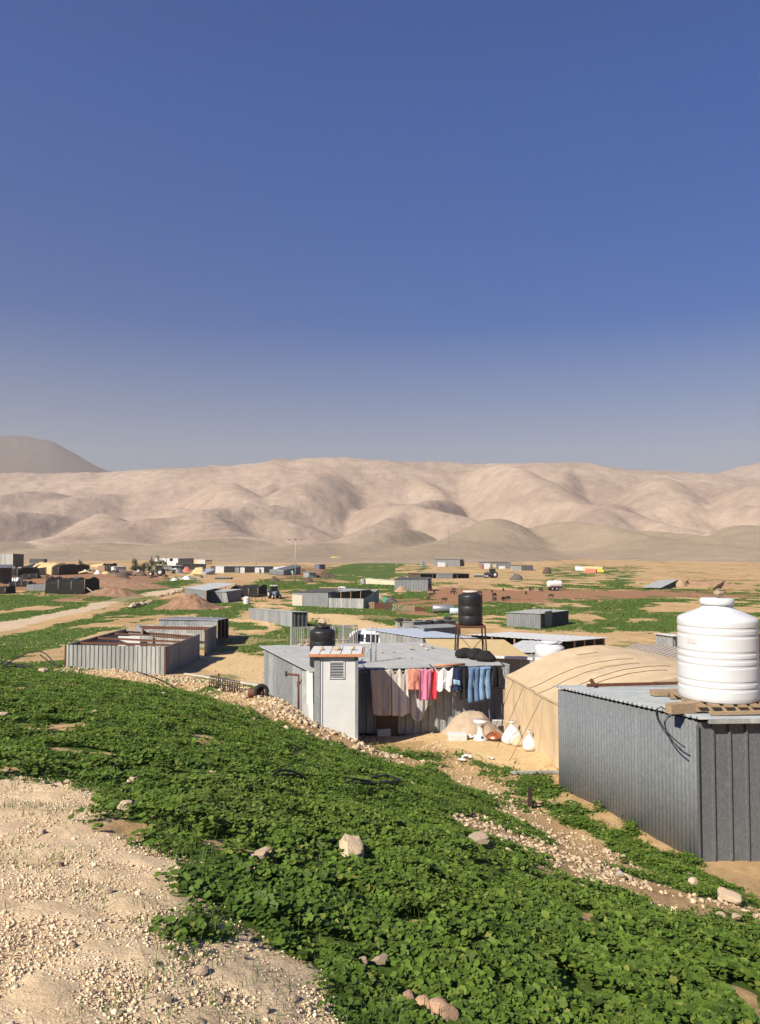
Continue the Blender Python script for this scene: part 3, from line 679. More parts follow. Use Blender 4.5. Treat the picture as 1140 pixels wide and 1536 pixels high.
MB().corr(ra, rb, rb + dr * 1.03, ra + dr * 1.03, .152, .035, 'trap', thick=.006).build('roof', M_roof_near, shd)
fl_ = rb - up * .035 + e1 * .01 + e2 * .16
MB().beam(fl_, fl_ + dr, .06, .07).build('eave_flashing', M_sheet_pale, shd)
MB().beam(dn(sA, zA - .06) - e1 * .05 + e2 * .09, dn(sB, zB - .06) + e1 * .05 + e2 * .09, .05, .10).build('purlin', M_wooddark, shd)
MB().beam(dn(sB) + e2 * .012 - Vector((.02, .03, 0)), dn(sB, zB - .06) + e2 * .012 - Vector((.02, .03, 0)), .07, .012).build('corner_flashing', M_sheet_dark, shd)

def roofz(p):                                               # height of the near shed's roof surface
    s = (Vector((p[0], p[1], 0)) - Vector((sB.x, sB.y, 0))).dot(Vector((e1.x, e1.y, 0)).normalized()) / (sA - sB).length
    return zB + .05 + (zA - zB) * s + .037
# timber under the tank
tcx = A(1078, 1062, 13.25); tcx = Vector((tcx.x, 13.25, 0))
zroof = roofz((tcx.x, 12.7)); tz = zroof + .131
pal = thing('wooden_pallet', 'weathered timber pallet between the white tank and the shed roof', 'pallet', (tcx.x, tcx.y, zroof))
for k in range(3):
    yy = tcx.y - .55 + .52 * k
    MB().box((tcx.x, yy, zroof + .05), (1.26, .09, .085)).build('bearer', M_wood, pal)
for k in range(6):
    MB().box((tcx.x - .55 + .22 * k, tcx.y - .06, zroof + .113), (.13, 1.22, .034)).build('deck_board', M_wood, pal)
def plank(a, b, wd, hg, label, m=M_wood, name='timber_plank', group=None):
    return single(name, MB().beam(a, b, wd, hg), m, label, 'plank', (Vector(a) + Vector(b)) / 2 - up * hg / 2, group)
def onroof(px, d, hh): p = A(px, 900, d); return Vector((p.x, d, roofz((p.x, d)) + hh / 2 + .002))
plank(onroof(1000, 12.62, .16), onroof(1047, 12.78, .16), .16, .16, 'short thick sawn timber at the front roof corner left of the white tank')
plank(onroof(976, 15.0, .09), onroof(1050, 15.1, .09), .22, .09, 'pale plank lying behind the white tank on the shed roof')
plank(onroof(1003, 14.5, .07), onroof(1056, 14.55, .07), .16, .07, 'shorter darker plank in front of the pale plank on the shed roof', M_wooddark)
plank(onroof(1062, 12.36, .05), onroof(1165, 12.44, .05), .07, .05, 'long thin batten along the front eave below the white tank')
bar = thing('steel_bar', 'long rusty steel angle bar across the back of the grey shed roof', 'bar', onroof(880, 16.6, 0))
p0, p1 = onroof(879, 16.6, .06), onroof(1090, 16.75, .06)
MB().beam(p0, p1, .06, .06).build('bar', M_rust, bar)
MB().beam(onroof(891, 16.58, .03), onroof(889, 16.58, .03) + up * .14 + Vector((-.06, 0, 0)), .10, .07).build('end_plate', M_rust, bar)
def tank_profile(sc): return None
PXM = 13.25 / 1149
prof = [(0.0, 0), (.655, 0), (.672, .02), (.678, .10)]
for a, b in ((18, 22), (28, 32), (52, 56), (62, 66), (72, 76), (97, 101), (108, 112)):
    h0, h1 = a * PXM * 1.0, b * PXM
    prof += [(.678, h0 - .03), (.678, h0 - .008), (.677, h0 - .004), (.670, h0 + .004), (.669, h0 + .010), (.669, h1 - .010), (.670, h1 - .004), (.677, h1 + .004), (.678, h1 + .008), (.678, h1 + .03)]
prof = prof + [(.678, 1.34), (.678, 1.37), (.672, 1.405), (.645, 1.435), (.50, 1.50), (.34, 1.565), (.278, 1.595), (.262, 1.62), (.262, 1.66)]
prof = [(a * .955, b * .955) for a, b in prof]
tk = thing('water_tank', 'big white ribbed plastic water tank standing on the grey shed roof', 'tank', (tcx.x, tcx.y, tz))
MB().lathe(prof + [(0, 1.585)], (tcx.x, tcx.y, tz), 64).build('body', M_tank, tk)
MB().lathe([(a * .955, b * .955) for a, b in [(0, 1.65), (.268, 1.65), (.290, 1.66), (.293, 1.70), (.290, 1.745), (.27, 1.765), (0, 1.775)]], (tcx.x, tcx.y, tz), 48).build('lid', M_tank, tk)
pm = MB()
pm.grid([[Vector((tcx.x + .651 * math.cos(R(200 + 1.5 * i)), tcx.y + .651 * math.sin(R(200 + 1.5 * i)), tz + .95 + .09 * j)) for j in (0, 1)] for i in range(13)])
pm.build('printed_mark', mat('faded red print', (.49, .485, .48), (.50, .22, .2), 26, .4, contrast=(.56, .62)), tk)
ls = rock((tcx.x + .03, tcx.y - .02, tz + 1.693), .29, 'rounded tan stone weighing down the lid of the big white tank', sink=0, k=4, m=M_stone, sq=(1, 1, .95))
ltop = ls.location.z + max(v.co.z for v in ls.data.vertices) * ls.scale.z
# bird on the stone
def skin(name, verts, edges, radii, m, parent=None, root=0, sub=2):
    me = bpy.data.meshes.new(name); me.from_pydata([tuple(v) for v in verts], edges, []); o = bpy.data.objects.new(name, me); COL.objects.link(o)
    md = o.modifiers.new('s', 'SKIN'); sv = me.skin_vertices[0].data
    for i, r_ in enumerate(radii):
        sv[i].radius = r_ if hasattr(r_, '__len__') else (r_, r_); sv[i].use_root = (i == root)
    md.use_smooth_shade = True
    o.modifiers.new('ss', 'SUBSURF').levels = sub
    dg = bpy.context.evaluated_depsgraph_get(); m2 = bpy.data.meshes.new_from_object(o.evaluated_get(dg)); o.modifiers.clear(); o.data = m2
    m2.materials.clear(); m2.materials.append(m)
    if parent: o.parent = parent
    return o
bd = thing('bird', 'small brown bird perched on the stone on top of the white tank', 'bird', (tcx.x + .05, tcx.y - .02, ltop), R(0))
skin('body', [(0, 0, .075), (.05, 0, .10), (.075, 0, .135), (.088, 0, .158), (.10, 0, .162), (-.055, 0, .05), (-.11, 0, .018), (-.16, 0, -.01), (.01, .018, .03), (.012, .02, .0), (.01, -.018, .03), (.012, -.02, .0)],
     [(0, 1), (1, 2), (2, 3), (3, 4), (0, 5), (5, 6), (6, 7), (0, 8), (8, 9), (0, 10), (10, 11)],
     [(.044, .05), (.036, .042), (.019, .02), (.021, .021), (.014, .014), (.034, .036), (.018, .022), (.006, .018), .008, .004, .008, .004], M_feather, bd)
MB().tube([(.112, 0, .162), (.138, 0, .155)], [.007, .001], 6).build('beak', M_rustdark, bd, world=False)
for o_ in bd.children:
    o_.location = (0, 0, 0)
bd.scale = (.78, .78, .80)
cb = MB()
for k, (a, b, c) in enumerate((((986, 1070), (1005, 1105), (1030, 1121)), ((984, 1066), (996, 1100), (1026, 1126)))):
    p0 = A(a[0] + 3, a[1] - 3, 13.05); p3 = A(c[0], c[1], 12.42); p1 = A(a[0] - 1, a[1] + 8, 12.95); p2 = A(b[0], b[1], 12.62)
    pts = []
    for t in np.linspace(0, 1, 14):
        pts.append(p0 * (1 - t) ** 3 + p1 * 3 * t * (1 - t) ** 2 + (p2 * 3 * t * t * (1 - t)) + p3 * t ** 3)
    cb.tube([p + Vector((-.03, -.02, 0)) for p in pts], .011, 6)
pts = [A(x, y, 12.95) for x, y in ((1000, 1066), (992, 1060), (985, 1064), (986, 1072))]
cb.tube(pts, .011, 6)
single('cable', cb, M_wire, 'pair of black cables dangling down the grey shed wall at the corner', 'cable', A(990, 1066, 13))

# ------------------------------------------------------------------ tan tent behind it
t1 = Gd(758, 22.2); td = Vector((.17, -1, 0)).normalized(); tn = Vector((1, .17, 0)).normalized(); tl, tw = 4.9, 6.1
tent = thing('canvas_tent', 'big tan canvas tent with a rounded roof beside the grey shed', 'tent', t1)
zg = t1.z
PR = [(0, 1.68), (.05, 1.80), (.12, 2.02), (.20, 2.22), (.30, 2.38), (.40, 2.46), (.48, 2.48), (.57, 2.42), (.66, 2.33), (.76, 2.20), (.87, 2.02), (.95, 1.86), (1, 1.76)]
def prof_at(s): return float(np.interp(s, [a for a, _ in PR], [b for _, b in PR]))
def tent_pt(s, l, lift=0):
    sag = .10 * math.sin(l / tl * math.pi * 3) ** 2 * math.sin(math.pi * min(s, 1)) * .8
    nz = .05 * (float(fbm(np.array([s * 5.]), np.array([l * 1.6]), 3, 7)[0]) - .5)
    p = t1 + td * l + tn * (s * tw); drop = -.05 * l
    return Vector((p.x, p.y, zg + prof_at(s) - sag + nz + drop * .3 + lift))
MB().grid([[tent_pt(i / 46, j / 30 * tl) for i in range(47)] for j in range(31)]).build('roof', M_canvas, tent)
def tent_wall(l, v, side=0):
    top = tent_pt(side, l); s = 1 if side else -1
    wob = .06 * math.sin(l * 5.1 + v * 2) * v + .07 * (float(fbm(np.array([l * 2.2]), np.array([v * 1.2]), 3, 15)[0]) - .5) * 2 * min(1, v * 3)
    p = top + tn * s * (.03 - .02 * v + wob * .8); b = H(p.x, p.y) - .08
    return Vector((p.x, p.y, top.z - .02 + (b - top.z) * v))
MB().grid([[tent_wall(j / 60 * tl, i / 16) for j in range(61)] for i in range(17)]).build('side_wall', M_canvas, tent)
MB().grid([[tent_wall(j / 30 * tl, i / 8, 1) for i in range(9)] for j in range(31)]).build('side_wall', M_canvas, tent)
for l in (0.0, tl):
    rows = []
    for i in range(25):
        top = tent_pt(i / 24, l); rows.append([Vector((top.x, top.y, top.z + (H(top.x, top.y) - .1 - top.z) * k / 6)) for k in range(7)])
    if l: rows = rows[::-1]
    MB().grid(rows).build('end_wall', M_canvas, tent)
MB().tube([tent_pt(0, l) - tn * .05 for l in np.linspace(0, tl, 24)], .016, 6).build('eave_seam', M_canvas, tent)
for l, s1 in ((.6, .40), (1.9, .46), (2.5, .44), (3.3, .50), (3.6, .46)):
    MB().tube([tent_pt(s, l + .5 * s, .012) for s in np.linspace(.30 if l < 1 else (.0 if l < 3 else .1), s1, 26)], .0055, 5).build('strap', M_wire, tent)
for l, dx in ((.8, .75), (1.6, .8), (2.9, .9)):
    a = tent_pt(0, l) - tn * .06; g_ = a - tn * dx + td * (.15); g_.z = H(g_.x, g_.y) + .02
    MB().tube([a, a.lerp(g_, .5) - up * .02, g_], .006, 5).build('guy_rope', M_wire, tent)

# ------------------------------------------------------------------ laundry shed
L0 = Gd(470, 21.6); L1 = Gd(753, 23.2); L3 = Gd(397, 27.4); L2 = L1 + L3 - L0
LQ = quad(L0, L1, br=L2, bl=L3); ltops = [Z(L0, 1007), Z(L1, 998), Z(L3, 971) - .02 + 0, Z(L3, 971)]
ltops[2] = ltops[1] + ltops[3] - ltops[0]
lsd = shed('metal_shed', 'low grey sheet metal shed with a washing line along its front', 'shed', LQ, ltops, M_sheet, M_roof, pitch=.235, depth=.035, roofpitch=.9, roofdepth=.007, over=.16)
def lroof(x, y):
    a = (Vector((x, y, 0)) - Vector((L0.x, L0.y, 0))); f = Vector((L1.x - L0.x, L1.y - L0.y, 0)); s = Vector((L3.x - L0.x, L3.y - L0.y, 0))
    M2 = Matrix(((f.x, s.x), (f.y, s.y))).inverted(); k = M2 @ Vector((a.x, a.y))
    return ltops[0] + (ltops[1] - ltops[0]) * k.x + (ltops[3] - ltops[0]) * k.y + .064
def OnL(px, py):                                             # on the laundry shed's roof
    q = ray(px, py)
    d = 20.0
    for _ in range(40): d = lroof(q.x * d, d) / q.z
    return Vector((q.x * d, d, lroof(q.x * d, d)))
fdir = (L1 - L0); fdir.z = 0; fdir.normalize(); fnorm = Vector((fdir.y, -fdir.x, 0))
# eave board, dark doorway
MB().beam(LQ[0] * 1 + Vector((0, 0, ltops[0] - LQ[0].z - .05)) + fnorm * .10, LQ[1] + Vector((0, 0, ltops[1] - LQ[1].z - .05)) + fnorm * .10, .05, .07).build('eave_board', M_sheet_pale, lsd)
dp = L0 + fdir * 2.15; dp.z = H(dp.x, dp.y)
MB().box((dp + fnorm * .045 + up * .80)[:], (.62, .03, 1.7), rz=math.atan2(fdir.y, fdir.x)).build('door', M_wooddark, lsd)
# stones and rubbish on the roof
for px, py, sz in ((640, 975, .20), (572, 979, .16), (590, 978, .15), (617, 974, .26), (427, 977, .10), (462, 968, .22), (451, 968, .2), (598, 988, .14), (648, 972, .18), (634, 969, .22), (455, 966, .15), (617, 987, .1)):
    rock(OnL(px, py), sz, 'flat tan stone holding down the roof sheets of the laundry shed', 'stones on the laundry shed roof', M_stone2 if px % 3 == 0 else M_stone, sink=0.02, sq=(1, 1, .7))
pa_, pb_ = OnL(652, 1000), OnL(697, 998)
single('pipe', MB().tube([pa_ + up * .03, pb_ + up * .03], .035, 10), M_clay, 'short rusty orange pipe lying along the front edge of the laundry roof', 'pipe', pa_)
def bag(p, r, label, m, group=None, seed=0, hgt=.9, name='plastic_bag', tied=False, sc=(1, 1)):
    mb = MB(); n = 22; rows = []
    pr = [(.02, 0), (.75, .0), (1.0, .18), (.98, .42), (.80, .68), (.52, .88), (.30, 1.0)] + ([(.14, 1.08), (.12, 1.14), (.34, 1.26), (.42, 1.30), (.1, 1.31)] if tied else [(.02, 1.04)])
    for i, (rr, zz) in enumerate(pr):
        row = []
        for t in range(n + 1):
            a = 2 * math.pi * t / n
            k = 1 + (.6 if 'bundle' in name else .28) * (float(vnoise(np.array([math.cos(a) * 1.7 + seed * 3.1]), np.array([math.sin(a) * 1.7 + zz * 2.2]), seed)[0]) - .5) + (.07 * math.sin(a * 7) if zz > .6 else 0)
            row.append(Vector((p[0] + rr * r * k * math.cos(a) * sc[0], p[1] + rr * r * k * math.sin(a) * sc[1], p[2] + zz * r * hgt)))
        rows.append(row)
    mb.grid([list(c) for c in zip(*rows)][::-1]); return single(name, mb, m, label, 'bag', p, group)
for i, (px, py, r, lb) in enumerate(((698, 986, .26, 'left one of the black bundles under the tank stand on the laundry roof'), (714, 988, .28, 'middle black bundle under the tank stand on the laundry roof'), (729, 991, .26, 'right one of the black bundles under the tank stand on the laundry roof'))):
    q_ = OnL(px, py); bag(q_, r, lb, M_tarp, 'black bundles on the laundry roof', 3 + i, 1.15, 'black_bundle', sc=(1.25, .9))
# thin steel frame standing on the roof
fr = thing('antenna_mast', 'thin pale steel frame of two poles standing on the laundry shed roof', 'frame', OnL(560, 992))
for px in (556.5, 563.5):
    q_ = OnL(px, 992); MB().tube([q_, Vector((q_.x, q_.y, Z(q_, 939)))], .022, 8).build('pole', M_sheet_pale, fr)
qa, qb = OnL(556.5, 992), OnL(563.5, 992)
for row in (942, 966, 978): MB().tube([Vector((qa.x, qa.y, Z(qa, row))), Vector((qb.x, qb.y, Z(qb, row)))], .014, 6).build('rung', M_sheet_pale, fr)
MB().tube([OnL(541, 994) + up * .03, Vector((qa.x, qa.y, Z(qa, 972)))], .016, 6).build('brace', M_sheet_pale, fr)
MB().tube([OnL(545, 968) + up * .25, OnL(556, 968) + up * .25], .02, 6).build('arm', M_rust, fr)
# white booth
b0 = Gd(473, 20.3); b1 = Gd(537, 20.3); bx0, bx1 = b0.x, b1.x; zt = Z(b0, 985); by0, by1 = 20.3, 21.45
bo = thing('toilet_booth', 'narrow white booth with a louvred vent and tiled roof slab', 'booth', (b0.x, 20.3, b0.z))
zb = min(b0.z, b1.z) - .5
MB().box(((bx0 + bx1) / 2, (by0 + by1) / 2, (zb + zt) / 2), (bx1 - bx0 - .05, by1 - by0, zt - zb), bevel=.01).build('body', M_booth, bo)
for x_, w_ in ((bx0 + .06, .15), (bx1 - .03, .08)):
    MB().box((x_, by0 + .01, (zb + zt) / 2 - .01), (w_, .07, zt - zb - .02)).build('corner_post', M_sheet, bo)
MB().box((bx0 + .20, by0 - .003, (zb + zt) / 2 - .01), (.012, .02, zt - zb - .04)).build('trim_strip', M_steel, bo)
cxl = A(505.5, 1005, 20.3); 
lv = MB(); W_, Hh = .38, .43
for dx, dz, sx, sz in ((-W_ / 2, 0, .03, Hh + .03), (W_ / 2, 0, .03, Hh + .03), (0, Hh / 2, W_, .03), (0, -Hh / 2, W_, .03)): lv.box((cxl.x + dx, by0 + .0, cxl.z + dz), (sx, .05, sz))
lo = lv.build('vent_frame', M_white, bo)
MB().box((cxl.x, by0 + .022, cxl.z), (W_, .012, Hh)).build('vent_recess', M_black, bo)
for k in range(6):
    MB().box((cxl.x, by0 - .012, cxl.z - Hh / 2 + .045 + .071 * k), (W_ - .03, .05, .008), tilt=Matrix.Rotation(R(38), 3, 'X')).build('louvre', M_steel, bo)
rs = MB(); rs.box(((bx0 + bx1) / 2, (by0 + by1) / 2, zt + .045), (bx1 - bx0 + .32, by1 - by0 + .26, .075), bevel=.01); rs.build('roof_slab', M_clay, bo)
for k in range(5):
    x_ = bx0 - .145 + .277 * k; MB().box((x_ + .1385, (by0 + by1) / 2 - .0, zt + .096), (.262, by1 - by0 + .24, .026), bevel=.012).build('roof_tile', M_white, bo)
for px, sz, lb in ((482, .21, 'pale block of stone on the booth roof, leftmost of the three'), (506, .30, 'wide pale stone in the middle of the booth roof'), (529, .24, 'flat tan stone near the right end of the booth roof')):
    rock((ray(px, 900).x * 20.75, 20.75, zt + .109), sz, lb, 'stones on the booth roof', M_stone, sink=.0, sq=(1, .8, .8))
# black tank behind the booth
def drum_tank(name, label, c, r, h, m, lid=None, lidm=None, n=40, group=None, ribs=3):
    t = thing(name, label, 'tank', c, 0, group); pr = [(0, 0), (r * .96, 0), (r, .03)]
    for k in range(ribs):
        z_ = h * (k + 1) / (ribs + 1) * .85; pr += [(r, z_ - .02), (r * .975, z_), (r, z_ + .02)]
    pr += [(r, h * .84), (r * .97, h * .875), (r * .62, h * .93), (r * .55, h * .935), (r * .55, h * .96), (0, h * .96)]
    MB().lathe(pr, c, n).build('body', m, t)
    MB().lathe([(0, h * .955), (r * .60, h * .955), (r * .61, h * .99), (r * .55, h * 1.0), (0, h * 1.005)], c, n).build('lid', lidm or m, t)
    return t
bt_ = OnL(484, 1001); c_ = Vector((ray(484, 900).x * 22.25, 22.25, 0)); c_.z = lroof(c_.x, c_.y)
drum_tank('water_tank', 'black plastic water tank on the laundry roof just behind the white booth', c_, .37, 1.16, M_black)
rock((c_.x - .02, c_.y, c_.z + 1.165), .30, 'tan stone resting on the lid of the black tank behind the booth', None, M_stone, sink=0, k=2)
# black tank on a tall stand behind
tb = Gd(705, 31.0); st = thing('tank_stand', 'tall thin rusty steel stand carrying the upper black tank', 'stand', tb)
ztop = Z(tb, 939); hw = .52
cor = [Vector((sx, sy, 0)) for sx, sy in ((-1, -1), (1, -1), (1, 1), (-1, 1))]
lo_, hi_ = [], []
for c in cor:
    a = Vector((tb.x + c.x * .66, tb.y + c.y * .6, H(tb.x, tb.y) - .1)); b = Vector((tb.x + c.x * hw, tb.y + c.y * hw, ztop)); lo_.append(a); hi_.append(b)
    MB().beam(a, b, .055).build('leg', M_rustdark, st)
for k in range(4):
    MB().beam(hi_[k], hi_[(k + 1) % 4], .06).build('top_rail', M_rust, st)
    MB().beam(lo_[k].lerp(hi_[k], .45), lo_[(k + 1) % 4].lerp(hi_[(k + 1) % 4], .9), .022).build('brace', M_rustdark, st)
MB().box((tb.x, tb.y, ztop + .04), (hw * 2 + .06, hw * 2 + .06, .03)).build('deck', M_rust, st)
la_, lb__ = lo_[0] + Vector((-.13, 0, 0)), hi_[0] + Vector((.02, -.03, 0))
MB().beam(la_, hi_[0] + Vector((-.03, -.02, 0)), .03).build('ladder_rail', M_rust, st)
for k in range(9): MB().beam(la_.lerp(hi_[0], k / 9), lo_[0].lerp(hi_[0], k / 9), .02).build('ladder_rung', M_rust, st)
drum_tank('water_tank', 'tall black plastic tank with a pinkish lid raised on a thin stand', (tb.x, tb.y, ztop + .055), .49, 1.36, M_black, lidm=mat('pinkish lid', (.60, .42, .38), (.68, .50, .45), 4, .7), ribs=2)

# ------------------------------------------------------------------ the washing line
def LP(px, py, off=.42):                                     # a point in the plane of the washing line
    u = ray(px, 900).x; k = fdir.y / fdir.x
    q0 = L0 + fnorm * off; y = (q0.y - k * q0.x) / (1 - k * u)
    return Vector((u * y, y, ray(px, py).z * y))
ropes = thing('clothesline', 'washing line stretched below the eave of the grey shed', 'clothesline', LP(552, 1003))
xs = np.linspace(548, 758, 30)
def line_z(px): return 1003.5 - (px - 548) * .024 + 1.2 * math.sin((px - 548) / 210 * math.pi)
MB().tube([LP(x, line_z(x)) for x in xs], .008, 5).build('rope', M_wire, ropes)
for px in (549, 650, 757):
    p_ = LP(px, line_z(px)); MB().tube([p_, p_ - fnorm * .36 + up * .06], .014, 6).build('bracket', M_rustdark, ropes)
def cloth(name, label, cat, px0, px1, bot, m, folds=4, amp=.05, off=.42, seed=1, top=None, sag=.03, profile=None, pegs=3, nu=44, nv=26, group=None, taper=(0, 0)):
    mb = MB(); rows = []; g = random.Random(seed); ph = [g.uniform(0, 6.28) for _ in range(3)]
    for j in range(nv + 1):
        v = j / nv; row = []
        for i in range(nu + 1):
            u = i / nu; uu = u
            a0, a1 = px0 + taper[0] * v, px1 + taper[1] * v
            if profile:
                l_, r_ = profile(v); a0, a1 = px0 + (px1 - px0) * l_, px0 + (px1 - px0) * r_
            px = a0 + (a1 - a0) * uu
            p0_ = LP(px, line_z(px) if top is None else top, off)
            bt = bot(u) if callable(bot) else bot
            zb_ = ray(px, bt).z * p0_.y
            z0_ = p0_.z - sag * (math.sin(u * math.pi * (pegs - 1)) ** 2) * (1 - v) 
            p = Vector((p0_.x, p0_.y, z0_ + (zb_ - z0_) * v))
            f = amp * (.25 + .75 * v) * (math.sin(u * folds * 4.2 + ph[0] + .8 * v) * .7 + .22 * math.sin(u * folds * 2.3 * 4.6 + ph[1] + 1.5 * v)) + .03 * (float(vnoise(np.array([u * 4 + seed]), np.array([v * 4]), seed)[0]) - .5)
            row.append(p + fnorm * f)
        rows.append(row)
    mb.grid(rows)
    return single(name, mb, m, label, cat, LP((px0 + px1) / 2, line_z((px0 + px1) / 2), off), group or 'washing on the line', thick=.006)
F_beige = fab('beige cotton', (.50, .41, .34)); F_cream = fab('cream cotton', (.60, .54, .48)); F_grey = fab('grey cotton', (.42, .40, .40)); F_peach = fab('peach towelling', (.66, .27, .20))
F_pink = fab('pink cotton', (.60, .19, .30)); F_red = fab('red cotton', (.58, .04, .06)); F_white = fab('white cotton', (.78, .77, .77)); F_navy = fab('navy cotton', (.015, .03, .085)); F_blk = fab('black cotton', (.012, .012, .014))
F_jean = fab('washed denim', (.10, .19, .33), (.20, .31, .46)); F_jean2 = fab('blue denim', (.06, .12, .23), (.12, .2, .33)); F_print = fab('pale blue print', (.30, .50, .65))
cloth('bed_sheet', 'wide beige sheet hanging leftmost on the washing line', 'sheet', 555.5, 586, lambda u: 1072 + 2 * math.sin(u * 3), F_beige, 2, .035, .44, 2, taper=(4, 1))
cloth('bed_sheet', 'cream sheet hanging second on the washing line, half in shadow', 'sheet', 587, 611, lambda u: 1074 - 10 * max(0, u - .6), F_cream, 2.4, .05, .42, 4, sag=.16, taper=(1, 3))
cloth('blanket', 'grey striped blanket hanging low behind the pink and peach towels', 'blanket', 608, 650, lambda u: 1058 + 24 * math.sin(math.pi * min(1, u * 1.15)) ** .8, F_grey, 4, .05, .26, 5, sag=.05, taper=(2, -4))
cloth('towel', 'peach orange towel hanging between the cream sheet and pink cloth', 'towel', 611.5, 628, 1034.5, F_peach, 1.5, .02, .45, 6, sag=.015)
cloth('towel', 'bright pink cloth hanging beside the peach towel', 'cloth', 628, 647, lambda u: 1051 - 2 * u, F_pink, 2, .05, .45, 7, sag=.06, taper=(0, -1))
cloth('towel', 'narrow red cloth hanging partly behind the pink one', 'cloth', 645.5, 655, 1049, F_red, 1.5, .03, .40, 8, sag=.10)
cloth('shirt', 'white top hanging in the middle of the washing line', 'shirt', 651, 679.5, lambda u: 1035 + 3 * math.sin(9 * u), F_white, 3, .04, .45, 9, sag=.10, profile=lambda v: (.0 + .15 * min(1, v * 4), 1 - .04 * v - .08 * (v > .75)))
nb = cloth('shirt', 'dark navy top with a pale blue print on the washing line', 'shirt', 677, 691, lambda u: 1036, F_navy, 1.5, .03, .44, 10, sag=.03)
pr_ = MB(); q0 = [LP(x, y, .485) for x, y in ((679.5, 1019), (689.5, 1021), (689.5, 1028), (680, 1026.5))]
pr_.grid([[q0[0].lerp(q0[1], i / 6) + (q0[3] - q0[0]) * j / 3 + fnorm * .012 * math.sin(i) for i in range(7)] for j in range(4)]); pr_.build('print', F_print, nb, thick=.003)
cloth('shirt', 'black long top hanging between the navy top and the jeans', 'shirt', 689, 704, lambda u: 1050 - 6 * u, F_blk, 2, .045, .41, 11, sag=.03, profile=lambda v: (0.05 - .05 * v, 1 - .1 * math.sin(v * 5)))
def jeans(px0, px1, bot, m, label, seed):
    tj = thing('jeans', label, 'jeans', LP((px0 + px1) / 2, line_z(px0)), 0, 'washing on the line')
    mid = (px0 + px1) / 2; n = 12
    for s in (0, 1):
        a, b = (px0, mid) if s == 0 else (mid, px1); pts = []
        mb = MB(); rows = []
        for j in range(18):
            v = j / 17; w_ = (b - a) * (1.0 - .22 * v); c = (a + b) / 2 + (-.9 if s == 0 else .9) * v + .5 * math.sin(v * 4 + seed)
            row = []
            for k in range(n + 1):
                an = 2 * math.pi * k / n; px = c + w_ / 2 * math.cos(an) * (1 + .06 * math.sin(7 * v + seed + s))
                p = LP(px, line_z(px) + 1 + (bot - s * 1.5 - line_z(px)) * v, .44)
                row.append(p + fnorm * (.055 * (1 - .2 * v) * math.sin(an) + .02 * math.sin(v * 6 + s + seed)))
            rows.append(row)
        mb.grid([list(r_) for r_ in zip(*rows)]); mb.build('trouser_leg', m, tj, thick=.005)
    wb = MB(); wb.box((LP(mid, line_z(mid) + 2, .44))[:], ((px1 - px0) * .0196, .13, .07), rz=math.atan2(fdir.y, fdir.x), bevel=.02); wb.build('waistband', m, tj)
    return tj
jeans(702, 718, 1053, F_jean2, 'darker blue pair of jeans on the washing line', 1)
jeans(718.5, 735.5, 1049, F_jean, 'paler washed blue pair of jeans on the washing line', 2)
cloth('shirt', 'black shirt hanging at the right end of the washing line', 'shirt', 730, 755, lambda u: 1027 + 6 * u, F_blk, 2.5, .05, .46, 12, top=998, sag=.03, profile=lambda v: (.12 - .16 * v, .80 + .22 * min(1, v * 1.6)))

# ------------------------------------------------------------------ yard things
def lump(name, label, cat, c, rx, ry, hh, m, seed, rough=.25, n=36, freq=1.0, sharp=1.0):
    nj = 26 if rx > 3 else 12; n = 70 if rx > 3 else n
    v, a = np.meshgrid(np.arange(nj + 1) / nj, 2 * np.pi * np.arange(n + 1) / n, indexing='ij')
    k = 1 + rough * 2 * (fbm(np.cos(a) * 1.5 * freq + seed, np.sin(a) * 1.5 * freq + v, 3, seed) - .5)
    x, y = c[0] + rx * v * k * np.cos(a), c[1] + ry * v * k * np.sin(a); pf = (np.cos(v * np.pi) * .5 + .5) ** sharp; q = 2.4 * freq / max(rx, .6)
    z = height(x.ravel(), y.ravel()).reshape(x.shape) - .03 + hh * pf * (1 + rough * 1.6 * (fbm(x * q + seed, y * q, 4, seed + 2) - .5))
    if rx > 3: z = z + .5 * (fbm(x * 1.3, y * 1.3, 4, seed + 5) - .5) * (1 - v)
    z[-1] -= .1
    P = np.stack([x, y, z], -1); mb = MB(); mb.grid([[Vector(p) for p in row] for row in P])
    return single(name, mb, m, label, cat, (c[0], c[1], H(c[0], c[1])))
pc = G(706, 1100); lump('covered_heap', 'low heap covered with a grey beige blanket in front of the shed', 'heap', (pc.x, pc.y + .3, 0), 1.02, .62, .60, fab('dusty blanket', (.40, .31, .22), (.31, .24, .17)), 4, .32, sharp=.7)
bx_ = G(686, 1110); single('foam_box', MB().box((bx_.x, bx_.y, bx_.z + .09), (.50, .30, .20), rz=.05, bevel=.025), M_white, 'white foam box lying in front of the blanket heap', 'box', bx_)
ps = G(721, 1110); pd = MB(); pd.lathe([(0, 0), (.20, 0), (.205, .03), (.15, .07), (.10, .16), (.085, .26), (.10, .36), (.17, .46), (.20, .49), (.205, .53), (.0, .535)], ps, 28)
pdo = single('plastic_stand', pd, M_white, 'white hourglass shaped plastic stand beside the copper dome', 'stand', ps)
for z_ in (.10, .40):
    MB().lathe([(0, 0), (.035, 0), (.035, .02), (0, .02)], (0.02, -.135 if z_ > .3 else -.155, z_), 12, 'Y').build('hole', M_black, pdo, world=False)
cd = G(742, 1110); cp = thing('copper_lid', 'shiny copper domed lid on a dark tray by the heap', 'lid', cd)
MB().lathe([(.25, .06), (.245, .09), (.20, .155), (.12, .20), (.03, .215), (.03, .23), (.045, .25), (.03, .27), (0, .275)], cd, 30).build('dome', mat('copper', (.62, .22, .10), (.50, .18, .09), 5, .32, .75), cp)
MB().lathe([(0, 0), (.28, 0), (.33, .05), (.33, .06), (0, .06)], cd, 30).build('tray', M_rustdark, cp)
